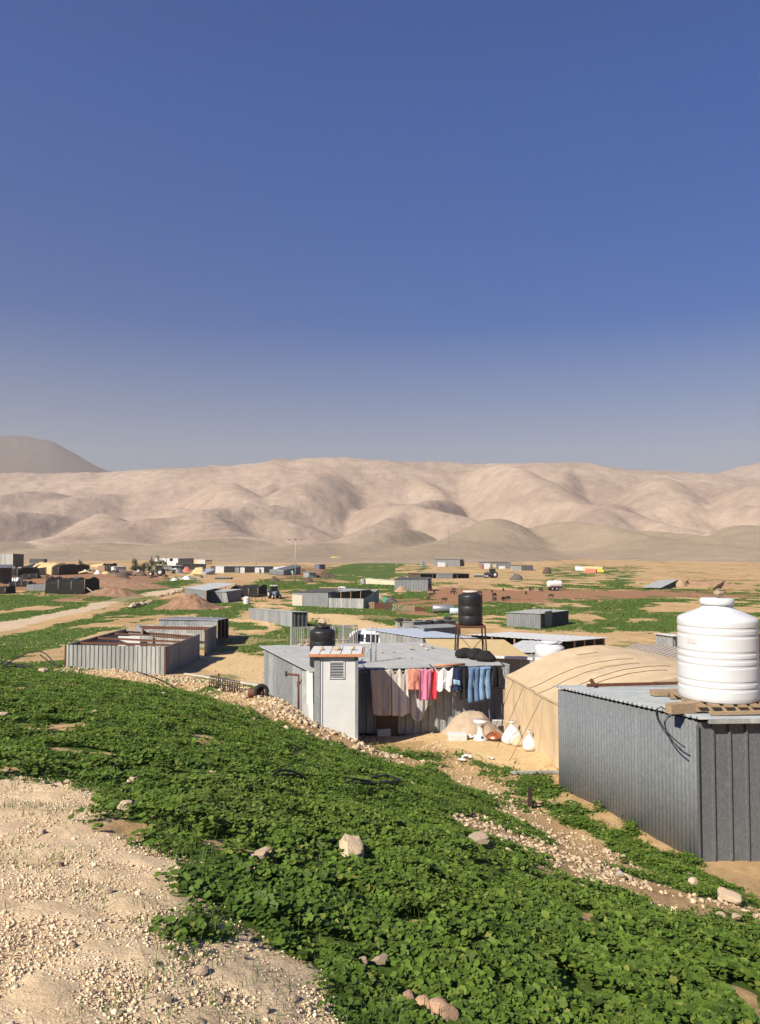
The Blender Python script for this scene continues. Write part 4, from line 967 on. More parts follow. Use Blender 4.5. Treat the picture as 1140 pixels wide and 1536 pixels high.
q_ = G(768, 1116); sb = bag(q_, .27, 'bulging white sack with a tied neck leaning by the tent', M_white, None, 6, 1.7, 'sack', True, (1.05, .85))
q_ = G(778, 1118); bag(q_, .19, 'tan cloth bundle lying against the right side of the white sack', M_canvas, None, 9, 1.1, 'cloth_bundle')
q_ = G(801, 1125) - tn * .12; bag(q_, .185, 'tied white plastic bag standing against the tent wall', M_white, None, 12, 2.0, 'plastic_bag', True)
q_ = G(752, 1098); single('shovel', MB().tube([q_ + up * .02, q_ + Vector((.16, .25, .95))], .016, 6).box(q_ + Vector((-.01, -.02, .08)), (.16, .02, .2)), M_rustdark, 'dark long handled shovel leaning between shed and tent', 'shovel', q_)
q_ = G(748, 1098); single('foam_sheet', MB().box(q_ + Vector((.05, .3, .14)), (.38, .05, .30), tilt=Matrix.Rotation(R(20), 3, 'X'), bevel=.01), M_white, 'white foam sheet propped behind the copper dome', 'sheet', q_)
for i, (px, py, s_, lb) in enumerate(((692, 1143, .12, 'crumpled white scrap lying on the sand, left of the other scrap'), (700, 1138, .16, 'larger crumpled white scrap lying on the sandy yard'), (736, 1140, .10, 'small white scrap lying alone on the sand near the tent'), (706, 1109, .22, 'flat white scrap between the foam box and plastic stand'))):
    p = G(px, py); mb = MB(); g = random.Random(i); mb.grid([[Vector((p.x + s_ * (a / 4 - .5) * 1.6, p.y + s_ * (b / 4 - .5), p.z + .02 + g.uniform(0, .5) * s_)) for a in range(5)] for b in range(5)], False)
    single('litter_scrap', mb, M_white, lb, 'litter', p, 'white litter scraps', thick=.003)
pa_, pb_ = G(766, 1163), G(836, 1161.5); single('gutter_pipe', MB().beam(pa_ + up * .05, pb_ + Vector((.1, 0, .05)), .09, .05), M_sheet_pale, 'straight grey metal channel lying on the ground by the shed corner', 'channel', pa_)
q_ = G(795, 1212); single('post', MB().beam(q_ - up * .1, q_ + Vector((.005, 0, .39)), .075), M_rustdark, 'short dark stake standing in the grass near the shed', 'post', q_)
for px, py, ln, lb in ((822, 1208, .42, 'brown board lying in the grass right of the dark stake'), (790, 1209, .34, 'thin weathered board lying at the foot of the dark stake')):
    q_ = G(px, py); plank(q_ + Vector((-ln / 2, .10, .05)), q_ + Vector((ln / 2, -.08, .06)), .11, .04, lb, M_wood if px > 800 else M_wooddark, 'board')
q_ = G(574, 1105); single('concrete_block', MB().box(q_ + Vector((0, .1, .08)), (.40, .26, .24), rz=.35, bevel=.012), M_conc, 'grey concrete block at the foot of the washing line wall', 'block', q_)
q_ = G(597, 1101); plank(q_ + Vector((-.3, -.06, .05)), q_ + Vector((.28, .12, .06)), .09, .05, 'pale short plank beside the grey concrete block', M_sheet_pale)
# boards and tap by the left wall
for px, lean, lb, mm in ((459, .10, 'pale board leaning on the wall left of the booth', M_sheet_pale), (466, .14, 'second pale board leaning next to the booth', M_booth)):
    q_ = Gd(px, 21.1); a = q_ - up * .05; b = Vector((q_.x - .05, q_.y + .35, Z(q_, 1010)))
    plank(a, b, .17, .03, lb, mm, 'leaning_board')
wt = Gd(444, 22.6); q_ = Vector((wt.x, wt.y, Z(wt, 1012)))
tp_ = thing('water_pipe', 'rusty water pipe with a tap beside the left wall of the shed', 'pipe', (wt.x, wt.y, q_.z))
MB().tube([q_ + Vector((-.28, .1, .0)), q_ + Vector((.12, -.25, .03))], .03, 8).build('pipe', M_rust, tp_); MB().tube([q_ + Vector((-.28, .1, -.06)), q_ + Vector((-.28, .1, .08))], .035, 8).build('tap', M_rustdark, tp_)
MB().tube([q_ + Vector((.12, -.25, .03)), Vector((q_.x + .12, q_.y - .25, H(q_.x + .12, q_.y - .25) - .1))], .03, 8).build('riser', M_rust, tp_)
# rusty spring mattress roll and drum
q0, q1 = G(316, 1031), G(358, 1041)
coil = MB(); ax = (q1 - q0); 
for k in range(13):
    c = q0.lerp(q1, k / 12) + up * .20; pts = [c + Vector((0, math.cos(a) * .2, math.sin(a) * .19)) for a in np.linspace(0, 6.28, 14)]
    coil.tube(pts, .014, 4, False)
for a in (0, 1.5, 3.0, 4.5): coil.tube([q0 + up * .2 + Vector((0, math.cos(a) * .2, math.sin(a) * .19)), q1 + up * .2 + Vector((0, math.cos(a) * .2, math.sin(a) * .19))], .014, 4)
single('wire_roll', coil, M_rustdark, 'rolled rusty wire mesh lying on the rubble', 'wire roll', q0)
q_ = G(384, 1046); single('drum', MB().lathe([(0, -.22), (.14, -.22), (.15, -.2), (.14, 0), (.15, .2), (.14, .22), (0, .22)], q_ + up * .13, 20, 'X'), M_rust, 'small rusty drum lying on its side near the shed corner', 'drum', q_)
def tyre(c, r, label, group=None, flat=True, rz=0):
    t_ = MB(); w_ = r * .32; pr = [(r * .58, -w_), (r * .9, -w_), (r, -w_ * .7), (r, w_ * .7), (r * .9, w_), (r * .58, w_), (r * .5, 0), (r * .58, -w_)]
    n = 24; V = []; F = []
    for i in range(n):
        a = 2 * math.pi * i / n
        for rr, zz in pr[:-1]:
            V.append(Vector((rr * math.cos(a), rr * math.sin(a), zz)) if flat else Matrix.Rotation(rz, 3, 'Z') @ Vector((rr * math.cos(a), zz, rr * math.sin(a))))
    m_ = len(pr) - 1
    for i in range(n):
        for k in range(m_): F.append((i * m_ + k, ((i + 1) % n) * m_ + k, ((i + 1) % n) * m_ + (k + 1) % m_, i * m_ + (k + 1) % m_))
    c = Vector(c) + up * (w_ if flat else r); t_.add([v + c for v in V], F, True)
    return single('tyre', t_, M_rubber, label, 'tyre', c - up * (w_ if flat else r), group)
q_ = G(392, 1046); tyre(q_ + up * -.05, .22, 'black tyre standing by the small rusty drum', None, False, .4)
q_ = G(328, 1022); single('rebar', MB().tube([q_ - up * .1, q_ + Vector((.01, 0, .38))], .03, 6).box(q_ + up * .33, (.10, .06, .08)), M_rust, 'short rusty standpipe sticking up from the bare yard', 'standpipe', q_)
q0 = G(283, 1012); plank(q0 + Vector((-.2, .0, .05)), G(395, 1031) + up * .06, .12, .06, 'long pale kerb beam along the edge of the bare yard', M_conc, 'kerb_beam')
# hoses
def hose(name, label, pts, r=.018, gap=0.0, ds=None):
    mb = MB()
    for ln in pts:
        P = []
        for (x, y, hgt) in ln: p = G(x, y); p.z += r + hgt; P.append(p)
        Q_ = []
        for i in range(len(P) - 1):
            p0_, p1_, p2_, p3_ = P[max(i - 1, 0)], P[i], P[i + 1], P[min(i + 2, len(P) - 1)]
            for t in np.linspace(0, 1, 8, endpoint=False):
                Q_.append(.5 * ((2 * p1_) + (p2_ - p0_) * t + (2 * p0_ - 5 * p1_ + 4 * p2_ - p3_) * t * t + (3 * p1_ - p0_ - 3 * p2_ + p3_) * t ** 3))
        mb.tube(Q_ + [P[-1]], r, 6)
    return single(name, mb, M_wire, label, 'hose', G(pts[0][0][0], pts[0][0][1]))
hose('hose', 'black hose in wide arcs on the grass at the left edge', [[(-20, 998, 0), (10, 999, .1), (48, 1001, .05)], [(5, 1003, .05), (22, 1001, .45), (48, 1000, .85), (68, 1000, .72), (85, 1001, .0)], [(0, 1000, .1), (8, 1001, .3), (22, 1002, .2), (38, 1003, .05)], [(60, 999, .62), (72, 1000, .3), (86, 1002, 0)], [(3, 1006, .03), (20, 1004, .12), (35, 1003, .05)]], .035)
hose('hose', 'thin black hose lying in the leaves, left of the thicker one', [[(405, 1178, .05), (418, 1175, .12), (440, 1177, .13), (458, 1182, .10)], [(420, 1178, .10), (445, 1180, .12)]], .014)
hose('hose', 'thick black hose coil lying in the middle of the leaves', [[(510, 1180, .08), (530, 1186, .13), (560, 1190, .13), (602, 1184, .10)], [(518, 1188, .10), (560, 1193, .13), (598, 1186, .12)], [(558, 1180, .11), (580, 1178, .13), (600, 1183, .12)], [(545, 1188, .13), (590, 1191, .12)]], .016)
hose('hose', 'black hose running over the rubble below the open pen', [[(205, 1012, .12), (225, 1018, .1), (250, 1028, .08), (262, 1035, .05)]], .02)

# ------------------------------------------------------------------ sheds and pens of the middle distance
def P3(px, py): return G(px, py)
def top_at(p, py): return Z(p, py)
def pen(name, label, pts, tops, m, beams=(), skip=(), wm=None, group=None):   # open pen: sheet walls round a yard, no roof
    pts = [Vector(p) for p in pts]; t = thing(name, label, 'pen', pts[0], 0, group); n = len(pts)
    for i in range(n):
        if i in skip: continue
        a, b = pts[i], pts[(i + 1) % n]; a0 = Vector((a.x, a.y, H(a.x, a.y) - .2)); b0 = Vector((b.x, b.y, H(b.x, b.y) - .2))
        a1 = Vector((a.x, a.y, tops[i])); b1 = Vector((b.x, b.y, tops[(i + 1) % n]))
        MB().corr(a0, b0, b1, a1, .28, .05, 'trap', thick=.006).build('wall', (wm or {}).get(i, m), t)
        nn0 = (b1 - a1).cross(up).normalized() * -.07; MB().beam(a1 - up * .16 + nn0, b1 - up * .16 + nn0, .07).build('top_rail', M_rust, t)
    for i in range(n):
        a = pts[i]; MB().beam((a.x, a.y, H(a.x, a.y) - .1), (a.x, a.y, tops[i]), .08).build('corner_post', M_rust, t)
    for (i, u), (j, v) in beams:
        a = pts[i].lerp(pts[(i + 1) % n], u); b = pts[j].lerp(pts[(j + 1) % n], v)
        za = tops[i] + (tops[(i + 1) % n] - tops[i]) * u; zb_ = tops[j] + (tops[(j + 1) % n] - tops[j]) * v
        MB().beam((a.x, a.y, za - .1), (b.x, b.y, zb_ - .1), .11).build('cross_beam', M_rust, t)
    return t
a_ = Gd(101, 43.0); b_ = Gd(250, 41.0); c__ = Gd(300, 50.5); d__ = Gd(190, 57)
pen('open_pen', 'large roofless pen of grey sheets crossed by rusty beams, nearest on the left', [a_, b_, c__, d__], [Z(a_, 967), Z(b_, 970), Z(c__, 951), Z(d__, 943)], M_sheet_pale, [((0, 0), (1, .02)) if False else ((3, .82), (1, .22)), ((3, .55), (1, .45)), ((3, .25), (1, .72))], wm={1: M_sheet, 2: M_sheet_pale, 3: M_sheet})
for i, (px, d_, w_) in enumerate(((196, 48.5, 1.5), (214, 48.9, 1.6))):
    p = Gd(px, d_); single('panel', MB().box((p.x, p.y, p.z + .75), (w_ * .95, .10, 1.7), rz=-.1), M_white if i == 0 else M_sheet_pale, ('white' if i == 0 else 'grey') + ' panel standing inside the nearest roofless pen', 'panel', p)
a2 = Gd(216, 53.5); b2 = Gd(309, 53.3); c2_ = Gd(325, 60.5); d2 = Gd(206, 66)
pen('open_pen', 'second roofless pen of grey sheets behind the nearest one', [a2, b2, c2_, d2], [Z(a2, 943), Z(b2, 944), Z(c2_, 938), Z(d2, 937)], M_sheet, [((3, .6), (1, .3)), ((3, .2), (1, .7))], skip=(0,), wm={2: M_sheet_pale})
rl = Gd(309, 53.2)
q3 = quad(Gd(240, 65), Gd(327, 62.5), br=Gd(343, 70.5))
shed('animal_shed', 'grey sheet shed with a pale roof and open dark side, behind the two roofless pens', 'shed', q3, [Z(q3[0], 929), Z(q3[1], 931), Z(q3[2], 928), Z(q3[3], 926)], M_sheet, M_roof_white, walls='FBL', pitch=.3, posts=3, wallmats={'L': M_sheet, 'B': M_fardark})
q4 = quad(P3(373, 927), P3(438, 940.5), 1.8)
shed('animal_shed', 'long low grey ribbed shed beside the bare track, half way up the picture', 'shed', q4, [Z(q4[0], 913), Z(q4[1], 918)] + [Z(q4[1], 918) - .12, Z(q4[0], 913) - .12], M_sheet, M_roof, pitch=.45, depth=.06, wallmats={'R': M_fardark}, roofpitch=.5)  # right wall darker than the front: its shade is put into the colour
q5 = quad(P3(278, 902), P3(293, 904), br=P3(349, 890))
q5 = quad(Gd(278, 132), Gd(310, 126), br=Gd(354, 146))
shed('farm_shed', 'wide pale roofed shed behind the red earth mound', 'shed', q5, [Z(q5[0], 882), Z(q5[1], 886), Z(q5[2], 876), Z(q5[3], 874)], M_far, M_roof_white, walls='FL', posts=2, pitch=.6, depth=.06, roofpitch=.7)
q6 = quad(P3(294, 902), P3(337, 904), 5.5)
shed('farm_shed', 'small low grey shed in front of the wide pale roofed one', 'shed', q6, [Z(q6[0], 887), Z(q6[1], 888), Z(q6[1], 887), Z(q6[0], 886)], M_far, M_roof, pitch=.5, depth=.05, roofpitch=.6)
p = P3(338, 904); single('board', MB().box((p.x, p.y, p.z + .8), (.7, .12, 1.7), tilt=Matrix.Rotation(R(-12), 3, 'Y')), M_sheet_pale, 'pale board leaning at the right end of the small low shed', 'board', p)
# black covered lean-to, white barrel, tractor
def draped(name, label, cat, q, tops, m, seed=1, group=None, open_front=False, poles=True, sag=.12):
    """low cloth tent: a sagging cover over poles that comes down to the ground"""
    q = [Vector(p) for p in q]; t = thing(name, label, cat, q[0], 0, group); n = 14
    fl, fr, br, bl = q; rows = []
    for j in range(n + 1):
        v = j / n; row = []
        for i in range(n * 2 + 1):
            u = i / (2 * n); a = fl.lerp(fr, u); b = bl.lerp(br, u); p = a.lerp(b, v)
            zt_ = (tops[0] + (tops[1] - tops[0]) * u) * (1 - v) + (tops[3] + (tops[2] - tops[3]) * u) * v
            hh = zt_ - p.z
            zt_ += hh * (-.10 * abs(math.sin(u * math.pi * 3)) ** .7 * sag * 8 + sag * 1.2 * (float(fbm(np.array([u * 5 + seed]), np.array([v * 3]), 3, seed)[0]) - .5) + .18 * math.sin(v * math.pi))
            row.append(Vector((p.x, p.y, zt_)))
        rows.append(row)
    MB().grid([list(r_) for r_ in zip(*rows)]).build('cover', m, t, thick=.02)
    def skirt(seq):
        R_ = []
        for k, tp in enumerate(seq):
            g = H(tp.x, tp.y) - .1; R_.append([Vector((tp.x, tp.y - .25 * (w_ / 5) * (1 if seq is not rows[-1] else -1), tp.z + (g - tp.z) * w_ / 5)) for w_ in range(6)])
        MB().grid(R_).build('side_cloth', m, t, thick=.02)
    if not open_front: skirt(rows[0])
    skirt(rows[-1]); skirt([r_[0] for r_ in rows]); skirt([r_[-1] for r_ in rows])
    if poles:
        for u in (.0, .33, .66, 1.0):
            a = fl.lerp(fr, u); z_ = rows[0][int(u * 2 * n)].z
            MB().tube([(a.x, a.y - .15, H(a.x, a.y) - .1), (a.x, a.y - .05, z_ + .1)], .06, 6).build('pole', M_wood, t)
    return t
qd = quad(P3(345, 895), P3(387, 896), 5); draped('cloth_tent', 'black cloth shelter between the pale roofed shed and the tractor', 'tent', qd, [Z(qd[0], 883), Z(qd[1], 883), Z(qd[1], 880), Z(qd[0], 880)], M_tarp, 3)
p = P3(370, 906); drum_tank('barrel', 'white plastic barrel standing in front of the black cloth shelter', p, .55, 1.25, M_white, ribs=2, n=20)
p = P3(388, 901); tr_ = thing('trestle', 'dark spindly metal frame on legs right of the white barrel', 'frame', p)
for dx in (-.9, .9):
    for s in (-1, 1): MB().beam(p + Vector((dx + s * .5, 0, -.05)), p + Vector((dx, 0, 1.0)), .08).build('leg', M_rustdark, tr_)
MB().beam(p + Vector((-1.6, 0, 1.0)), p + Vector((1.5, 0, 1.05)), .12).build('rail', M_rustdark, tr_)
def wheel(c, r, w_, root, rz=0, hub=M_steel, yaw_axis=None):
    Mx = Matrix.Rotation(rz, 3, 'Z'); pr = [(0, -w_ / 2), (r * .55, -w_ / 2), (r * .9, -w_ / 2), (r, -w_ * .3), (r, w_ * .3), (r * .9, w_ / 2), (r * .55, w_ / 2), (0, w_ / 2)]
    o = MB().lathe(pr, (0, 0, 0), 22, 'Y').build('wheel', M_rubber, root, world=False); o.location = c
    h = MB().lathe([(0, -w_ / 2 - .02), (r * .5, -w_ / 2 - .02), (r * .5, w_ / 2 + .02), (0, w_ / 2 + .02)], (0, 0, 0), 16, 'Y').build('rim', hub, o, world=False); return o
def tractor(loc, rz, label, body, cabm, group=None, sc=1.0):
    t = thing('tractor', label, 'tractor', loc, rz, group); t.scale = (sc,) * 3
    b = MB(); b.box((.75, 0, 1.05), (1.6, .62, .62), bevel=.08); b.box((-.35, 0, .85), (1.2, .7, .5), bevel=.05); b.build('bonnet', body, t, world=False)
    for s in (-1, 1):
        wheel((-.75, s * .78, .76), .76, .42, t, hub=M_white); wheel((1.25, s * .66, .46), .46, .28, t, hub=M_white)
        MB().box((-.75, s * .78, 1.56), (1.1, .44, .06), bevel=.02).build('mudguard', body, t, world=False)
    cb_ = MB()
    for x in (-1.05, .05):
        for y in (-.52, .52): cb_.beam((x, y, 1.2), (x * .92, y * .95, 2.35), .07)
    cb_.build('cab_frame', M_rustdark, t, world=False)
    MB().box((-.5, 0, 2.4), (1.35, 1.2, .10), bevel=.03).build('cab_roof', cabm, t, world=False)
    MB().box((-.5, 0, 1.75), (1.0, 1.0, .9)).build('cab_window', M_glass, t, world=False)
    MB().box((1.56, 0, 1.05), (.04, .5, .5)).build('grille', M_black, t, world=False)
    MB().tube([(.9, .2, 1.3), (.9, .2, 2.1)], .04, 8).build('exhaust', M_rustdark, t, world=False); return t
p = P3(412, 898); tractor(p, R(-65), 'blue and white tractor with a cab parked on bare soil', mat('tractor blue', (.10, .16, .26), (.14, .19, .28), 3, .5), M_white)
# long shed with patchwork walls
q7 = quad(P3(439, 908), P3(492, 911), 6)
s7 = shed('animal_shed', 'grey patchwork sheet shed with dark eaves in front of the white pickup', 'shed', q7, [Z(q7[0], 889), Z(q7[1], 889), Z(q7[1], 886), Z(q7[0], 886)], M_far, M_fardark, pitch=.6, depth=.05, roofpitch=.8)
f_ = (q7[1] - q7[0]); nn_ = Vector((f_.y, -f_.x, 0)).normalized()
a = q7[0] + nn_ * .10; b = a.lerp(q7[1] + nn_ * .10, .30)
MB().corr(Vector((a.x, a.y, a.z - .1)), Vector((b.x, b.y, b.z - .1)), Vector((b.x, b.y, Z(q7[0], 891.5))), Vector((a.x, a.y, Z(q7[0], 891.5))), .5, .04, thick=.01).build('wall_panel', mat('beige sheet', (.46, .42, .33), (.40, .37, .30), 2, .7), s7)
q8 = quad(P3(493, 911.5), P3(545, 913), 6); s8 = shed('animal_shed', 'pale block walled pen with a torn dark roof left of the wooden fence', 'shed', q8, [Z(q8[0], 897), Z(q8[1], 898), Z(q8[1], 887), Z(q8[0], 888)], M_sheet_pale, None, pitch=.8, depth=.04)
q9 = quad(Gd(497, q8[0].y + 2.5), Gd(541, q8[1].y + 2.5), 3.5); shed('dark_shelter', 'torn black roofed shelter inside the pale walled pen', 'shelter', q9, [Z(q9[0], 889), Z(q9[1], 886), Z(q9[1], 886.5), Z(q9[0], 884.5)], M_fardark, M_sheet_pale, walls='BLR', posts=3, roofpitch=.8)
# white pickup
def car(kind, loc, rz, label, paint, sc=1.0):
    t = thing(kind, label, 'pickup' if 'pick' in kind else 'van', loc, rz); t.scale = (sc,) * 3
    W = .86
    if 'pick' in kind:
        side = [(-2.5, .45), (2.45, .45), (2.5, .75), (2.42, .95), (1.35, 1.05), (.62, 1.62), (.45, 1.68), (-.55, 1.68), (-.75, 1.08), (-2.5, 1.05)]
        win = [[(.68, 1.08), (1.1, 1.08), (.60, 1.52), (.0, 1.56), (.0, 1.08)], [(-.06, 1.08), (-.06, 1.56), (-.48, 1.56), (-.62, 1.08)]]
        wx = (-1.55, 1.55)
    else:
        side = [(-2.0, .42), (2.0, .42), (2.1, .62), (2.05, .85), (1.25, 1.08), (.55, 1.66), (.3, 1.78), (-1.6, 1.80), (-1.95, 1.65), (-2.08, .95), (-2.06, .5)]
        win = [[(.60, 1.12), (1.05, 1.12), (.55, 1.56), (.15, 1.62), (.12, 1.12)], [(.02, 1.12), (.02, 1.62), (-.85, 1.62), (-.85, 1.12)], [(-.97, 1.14), (-.97, 1.6), (-1.62, 1.55), (-1.72, 1.14)]]
        wx = (-1.3, 1.35)
    bm = bmesh.new(); L_ = []
    for y, k in ((-W, .0), (W, 0)):
        L_.append([bm.verts.new((x, y * (1 - .16 * max(0, (z - 1.0)) / .75), z)) for x, z in side])
    n = len(side); bm.faces.new(L_[0][::-1] if False else L_[0]); bm.faces.new(L_[1][::-1])
    for i in range(n): bm.faces.new((L_[0][i], L_[1][i], L_[1][(i + 1) % n], L_[0][(i + 1) % n]))
    bmesh.ops.recalc_face_normals(bm, faces=bm.faces[:])
    bmesh.ops.bevel(bm, geom=[e for e in bm.edges], offset=.05, segments=2, affect='EDGES')
    if 'pick' in kind: pass
    me = bpy.data.meshes.new('body'); bm.to_mesh(me); bm.free(); me.materials.append(paint); link('body', me, t)
    if 'pick' in kind: MB().box((-1.62, 0, 1.07), (1.6, 1.5, .02)).build('load_bed', M_black, t, world=False)
    for s in (-1, 1):
        for w_ in win:
            V = [Vector((x, s * (W + .012) * (1 - .16 * max(0, (z - 1.0)) / .75) + s * .004, z)) for x, z in w_]
            mb = MB(); mb.add(V, [tuple(range(len(V)))]); V2 = [v - Vector((0, s * .03, 0)) for v in V]; mb.add(V2, [tuple(range(len(V)))]); mb.build('side_window', M_glass, t, world=False)
        for x in wx: wheel((x, s * .80, .36), .36, .24, t)
        MB().box((wx[1] + .62, s * .62, .80), (.12, .30, .14), bevel=.03).build('headlight', M_white, t, world=False)
        MB().box((-2.5 if 'pick' in kind else -2.06, s * .74, .95), (.06, .12, .30)).build('tail_light', mat('red lamp', (.4, .02, .02), (.35, .02, .02), 3, .4), t, world=False)
    x0, z0, x1, z1 = (1.30, 1.10, .68, 1.60) if 'pick' in kind else (1.20, 1.13, .62, 1.64)
    V = [Vector((x0 + .035, y, z0 + .02)) for y in (-.74, .74)] + [Vector((x1 + .035, y, z1 + .01)) for y in (.66, -.66)]
    MB().add(V, [(0, 1, 2, 3)]).build('windscreen', M_glass, t, world=False)
    if 'van' in kind:
        V = [Vector((-2.075, y, z)) for y, z in ((-.66, 1.1), (.66, 1.1), (.6, 1.58), (-.6, 1.58))]; V = [v + Vector((.11 * (v.z - 1.1) / .5, 0, 0)) + Vector((-.03, 0, 0)) for v in V]
        MB().add(V, [(0, 1, 2, 3)]).build('rear_window', M_glass, t, world=False)
    return t
p = P3(513, 892.5); car('pickup_truck', p, R(-8), 'white double cab pickup parked behind the patchwork shed', M_carwhite, 1.0)
p = Gd(574, 51); car('van', p, R(-20), 'white van parked behind the laundry shed', M_carwhite, 1.05)
# grey slatted gate panels behind the laundry shed
gp0, gp1 = Gd(437, 49), Gd(536, 50.5); gt = thing('slatted_fence', 'grey vertical slatted fence panel behind the booth tank', 'fence', gp0)
zt_ = Z(gp0, 941)
for k in range(33):
    if k in (7, 15, 22): continue
    u = k / 32; p = gp0.lerp(gp1, u); g_ = H(p.x, p.y)
    MB().box((p.x, p.y, (g_ + zt_) / 2), (.085, .03, zt_ - g_)).build('slat', M_steel if k % 5 else M_sheet_pale, gt)
for f in (.98, .55, .1):
    a = gp0.copy(); b = gp1.copy(); a.z = a.z + (zt_ - a.z) * f; b.z = b.z + (zt_ - b.z) * f
    MB().beam(a + Vector((0, .04, 0)), b + Vector((0, .04, 0)), .05, .09).build('rail', M_sheet_pale, gt)
# cluster of low sheds right of the laundry shed
q10 = quad(Gd(595, 64), Gd(620, 60), br=Gd(683, 70)); shed('animal_shed', 'grey ribbed shed with tyres on its roof behind the white van', 'shed', q10, [Z(q10[0], 932), Z(q10[1], 933.5), Z(q10[2], 931), Z(q10[3], 930)], M_sheet, M_roof, pitch=.35, depth=.06, roofpitch=.5)
for px, py in ((599, 930), (612, 932), (628, 933), (644, 933), (660, 932), (672, 928)):
    d_ = 62.5 if px < 650 else 66
    pz = A(px, py, d_); pz.z = q10[0].z * 0 + Z(Vector((0, d_, 0)), py + 1.5); tyre(pz, .34, 'old tyre lying on the roof of the grey ribbed shed behind the van', 'tyres on the shed roof')
q11 = quad(Gd(618, 57), Gd(636, 52), br=Gd(690, 58)); shed('animal_shed', 'low grey shed with a pale dusty roof next to the tyre topped one', 'shed', q11, [Z(q11[0], 939), Z(q11[1], 943), Z(q11[2], 941), Z(q11[3], 937)], M_sheet, M_roof, pitch=.4, depth=.05, roofpitch=.5)
q12 = quad(Gd(634, 47), Gd(713, 50), 5.5); shed('animal_shed', 'low shed with a smooth bluish roof behind the tank stand', 'shed', q12, [Z(q12[0], 957), Z(q12[1], 958), Z(q12[2], 944), Z(q12[3], 944)], M_sheet, M_roof_blue, pitch=.4, depth=.05, roofpitch=.9, roofdepth=.008)
q13 = quad(Gd(651, 35.5), Gd(793, 33.5), br=Gd(753, 41.5)); s13 = shed('tarp_roofed_shed', 'low corrugated shed roofed with a sandy yellow tarpaulin', 'shed', q13, [Z(q13[0], 981), Z(q13[1], 988), Z(q13[2], 961), Z(q13[3], 960)], M_sheet, M_canvas2, pitch=.16, depth=.03, roofpitch=3.0, roofdepth=.015)
a = q13[0].copy(); b = q13[1].copy(); a.z = Z(q13[0], 982); b.z = Z(q13[1], 989); MB().beam(a + Vector((-.0, -.32, .08)), b + Vector((.1, -.32, .08)), .22, .09).build('white_fascia', M_roof_white, s13)
q14 = quad(Gd(748, 45), Gd(812, 44), 6); shed('animal_shed', 'low shed with a white sheet roof beside the white tank behind the tent', 'shed', q14, [Z(q14[0], 978), Z(q14[1], 979), Z(q14[2], 964), Z(q14[3], 962)], M_sheet, M_roof_white, pitch=.4, depth=.05, roofpitch=.8)
q15 = quad(Gd(706, 60), Gd(845, 52), 4.0); shed('goat_shelter', 'long open fronted black shelter with a thin pale roof', 'shelter', q15, [Z(q15[0], 953), Z(q15[1], 962), Z(q15[2], 957), Z(q15[3], 949.5)], M_fardark, M_roof_white, walls='BL', posts=4, roofpitch=.6, over=.2)
p = Gd(823, 36); drum_tank('water_tank', 'white plastic tank half hidden behind the tan tent', p, .68, 2.0, M_tank, ribs=3)
q16 = quad(Gd(905, 29), Gd(1040, 27), 3.5); shed('animal_shed', 'low shed with a pale ribbed roof behind the tan tent, left of the white tank', 'shed', q16, [Z(q16[0], 989), Z(q16[1], 994), Z(q16[2], 978), Z(q16[3], 968)], M_sheet, mat('dusty brown sheet', (.40, .34, .27), (.32, .28, .23), 2, .8), pitch=.2, roofpitch=.2, roofdepth=.035)
p = Gd(1017, 48); p_top = Z(p, 956); bxs = quad(Gd(1007, 48), Gd(1030, 49), 1.2); shed('metal_cabin', 'small upright grey metal cabin peeking out left of the big white tank', 'cabin', bxs, [Z(bxs[0], 955), Z(bxs[1], 956), Z(bxs[1], 955), Z(bxs[0], 954)], M_sheet, M_roof, pitch=.3, depth=.03)
fp0, fp1 = Gd(1128, 30), Gd(1175, 31); rf = thing('rusty_frame', 'rusty barred frame at the right edge behind the white tank', 'frame', fp0)
for f in (961, 1010): MB().beam(Vector((fp0.x, fp0.y, Z(fp0, f))), Vector((fp1.x, fp1.y, Z(fp1, f))), .16, .5 if f < 1000 else .1).build('rail', M_rust, rf)
for k in range(7):
    a = fp0.lerp(fp1, k / 6); MB().beam((a.x, a.y, H(a.x, a.y)), (a.x, a.y, Z(a, 960)), .07).build('bar', M_rustdark if k % 2 else M_wood, rf)
q17 = quad(P3(760, 939), P3(811, 943.5), br=P3(853, 936)); s17 = shed('farm_shed', 'solitary flat roofed grey shed on the right with a side wall darkened for shade', 'shed', q17, [Z(q17[0], 919), Z(q17[1], 921), Z(q17[2], 916), Z(q17[3], 914)], M_far, M_roof, pitch=.35, depth=.05, roofpitch=.7, wallmats={'R': M_fardark})  # shade on the right wall is painted by the darker material
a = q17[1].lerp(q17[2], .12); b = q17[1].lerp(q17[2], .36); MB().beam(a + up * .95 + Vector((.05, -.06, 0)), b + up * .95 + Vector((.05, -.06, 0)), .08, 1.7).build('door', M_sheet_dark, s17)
for i, f in enumerate((.2, .55, .8)):
    c = q17[3].lerp(q17[2], f).lerp(q17[0].lerp(q17[1], f), .3 + .2 * (i % 2)); rock((c.x, c.y, Z(q17[0], 919) + .12), .5, 'stone weighing down the roof of the solitary grey shed', 'stones on the solitary shed', M_stone2, sq=(1, .8, .5), sink=0)
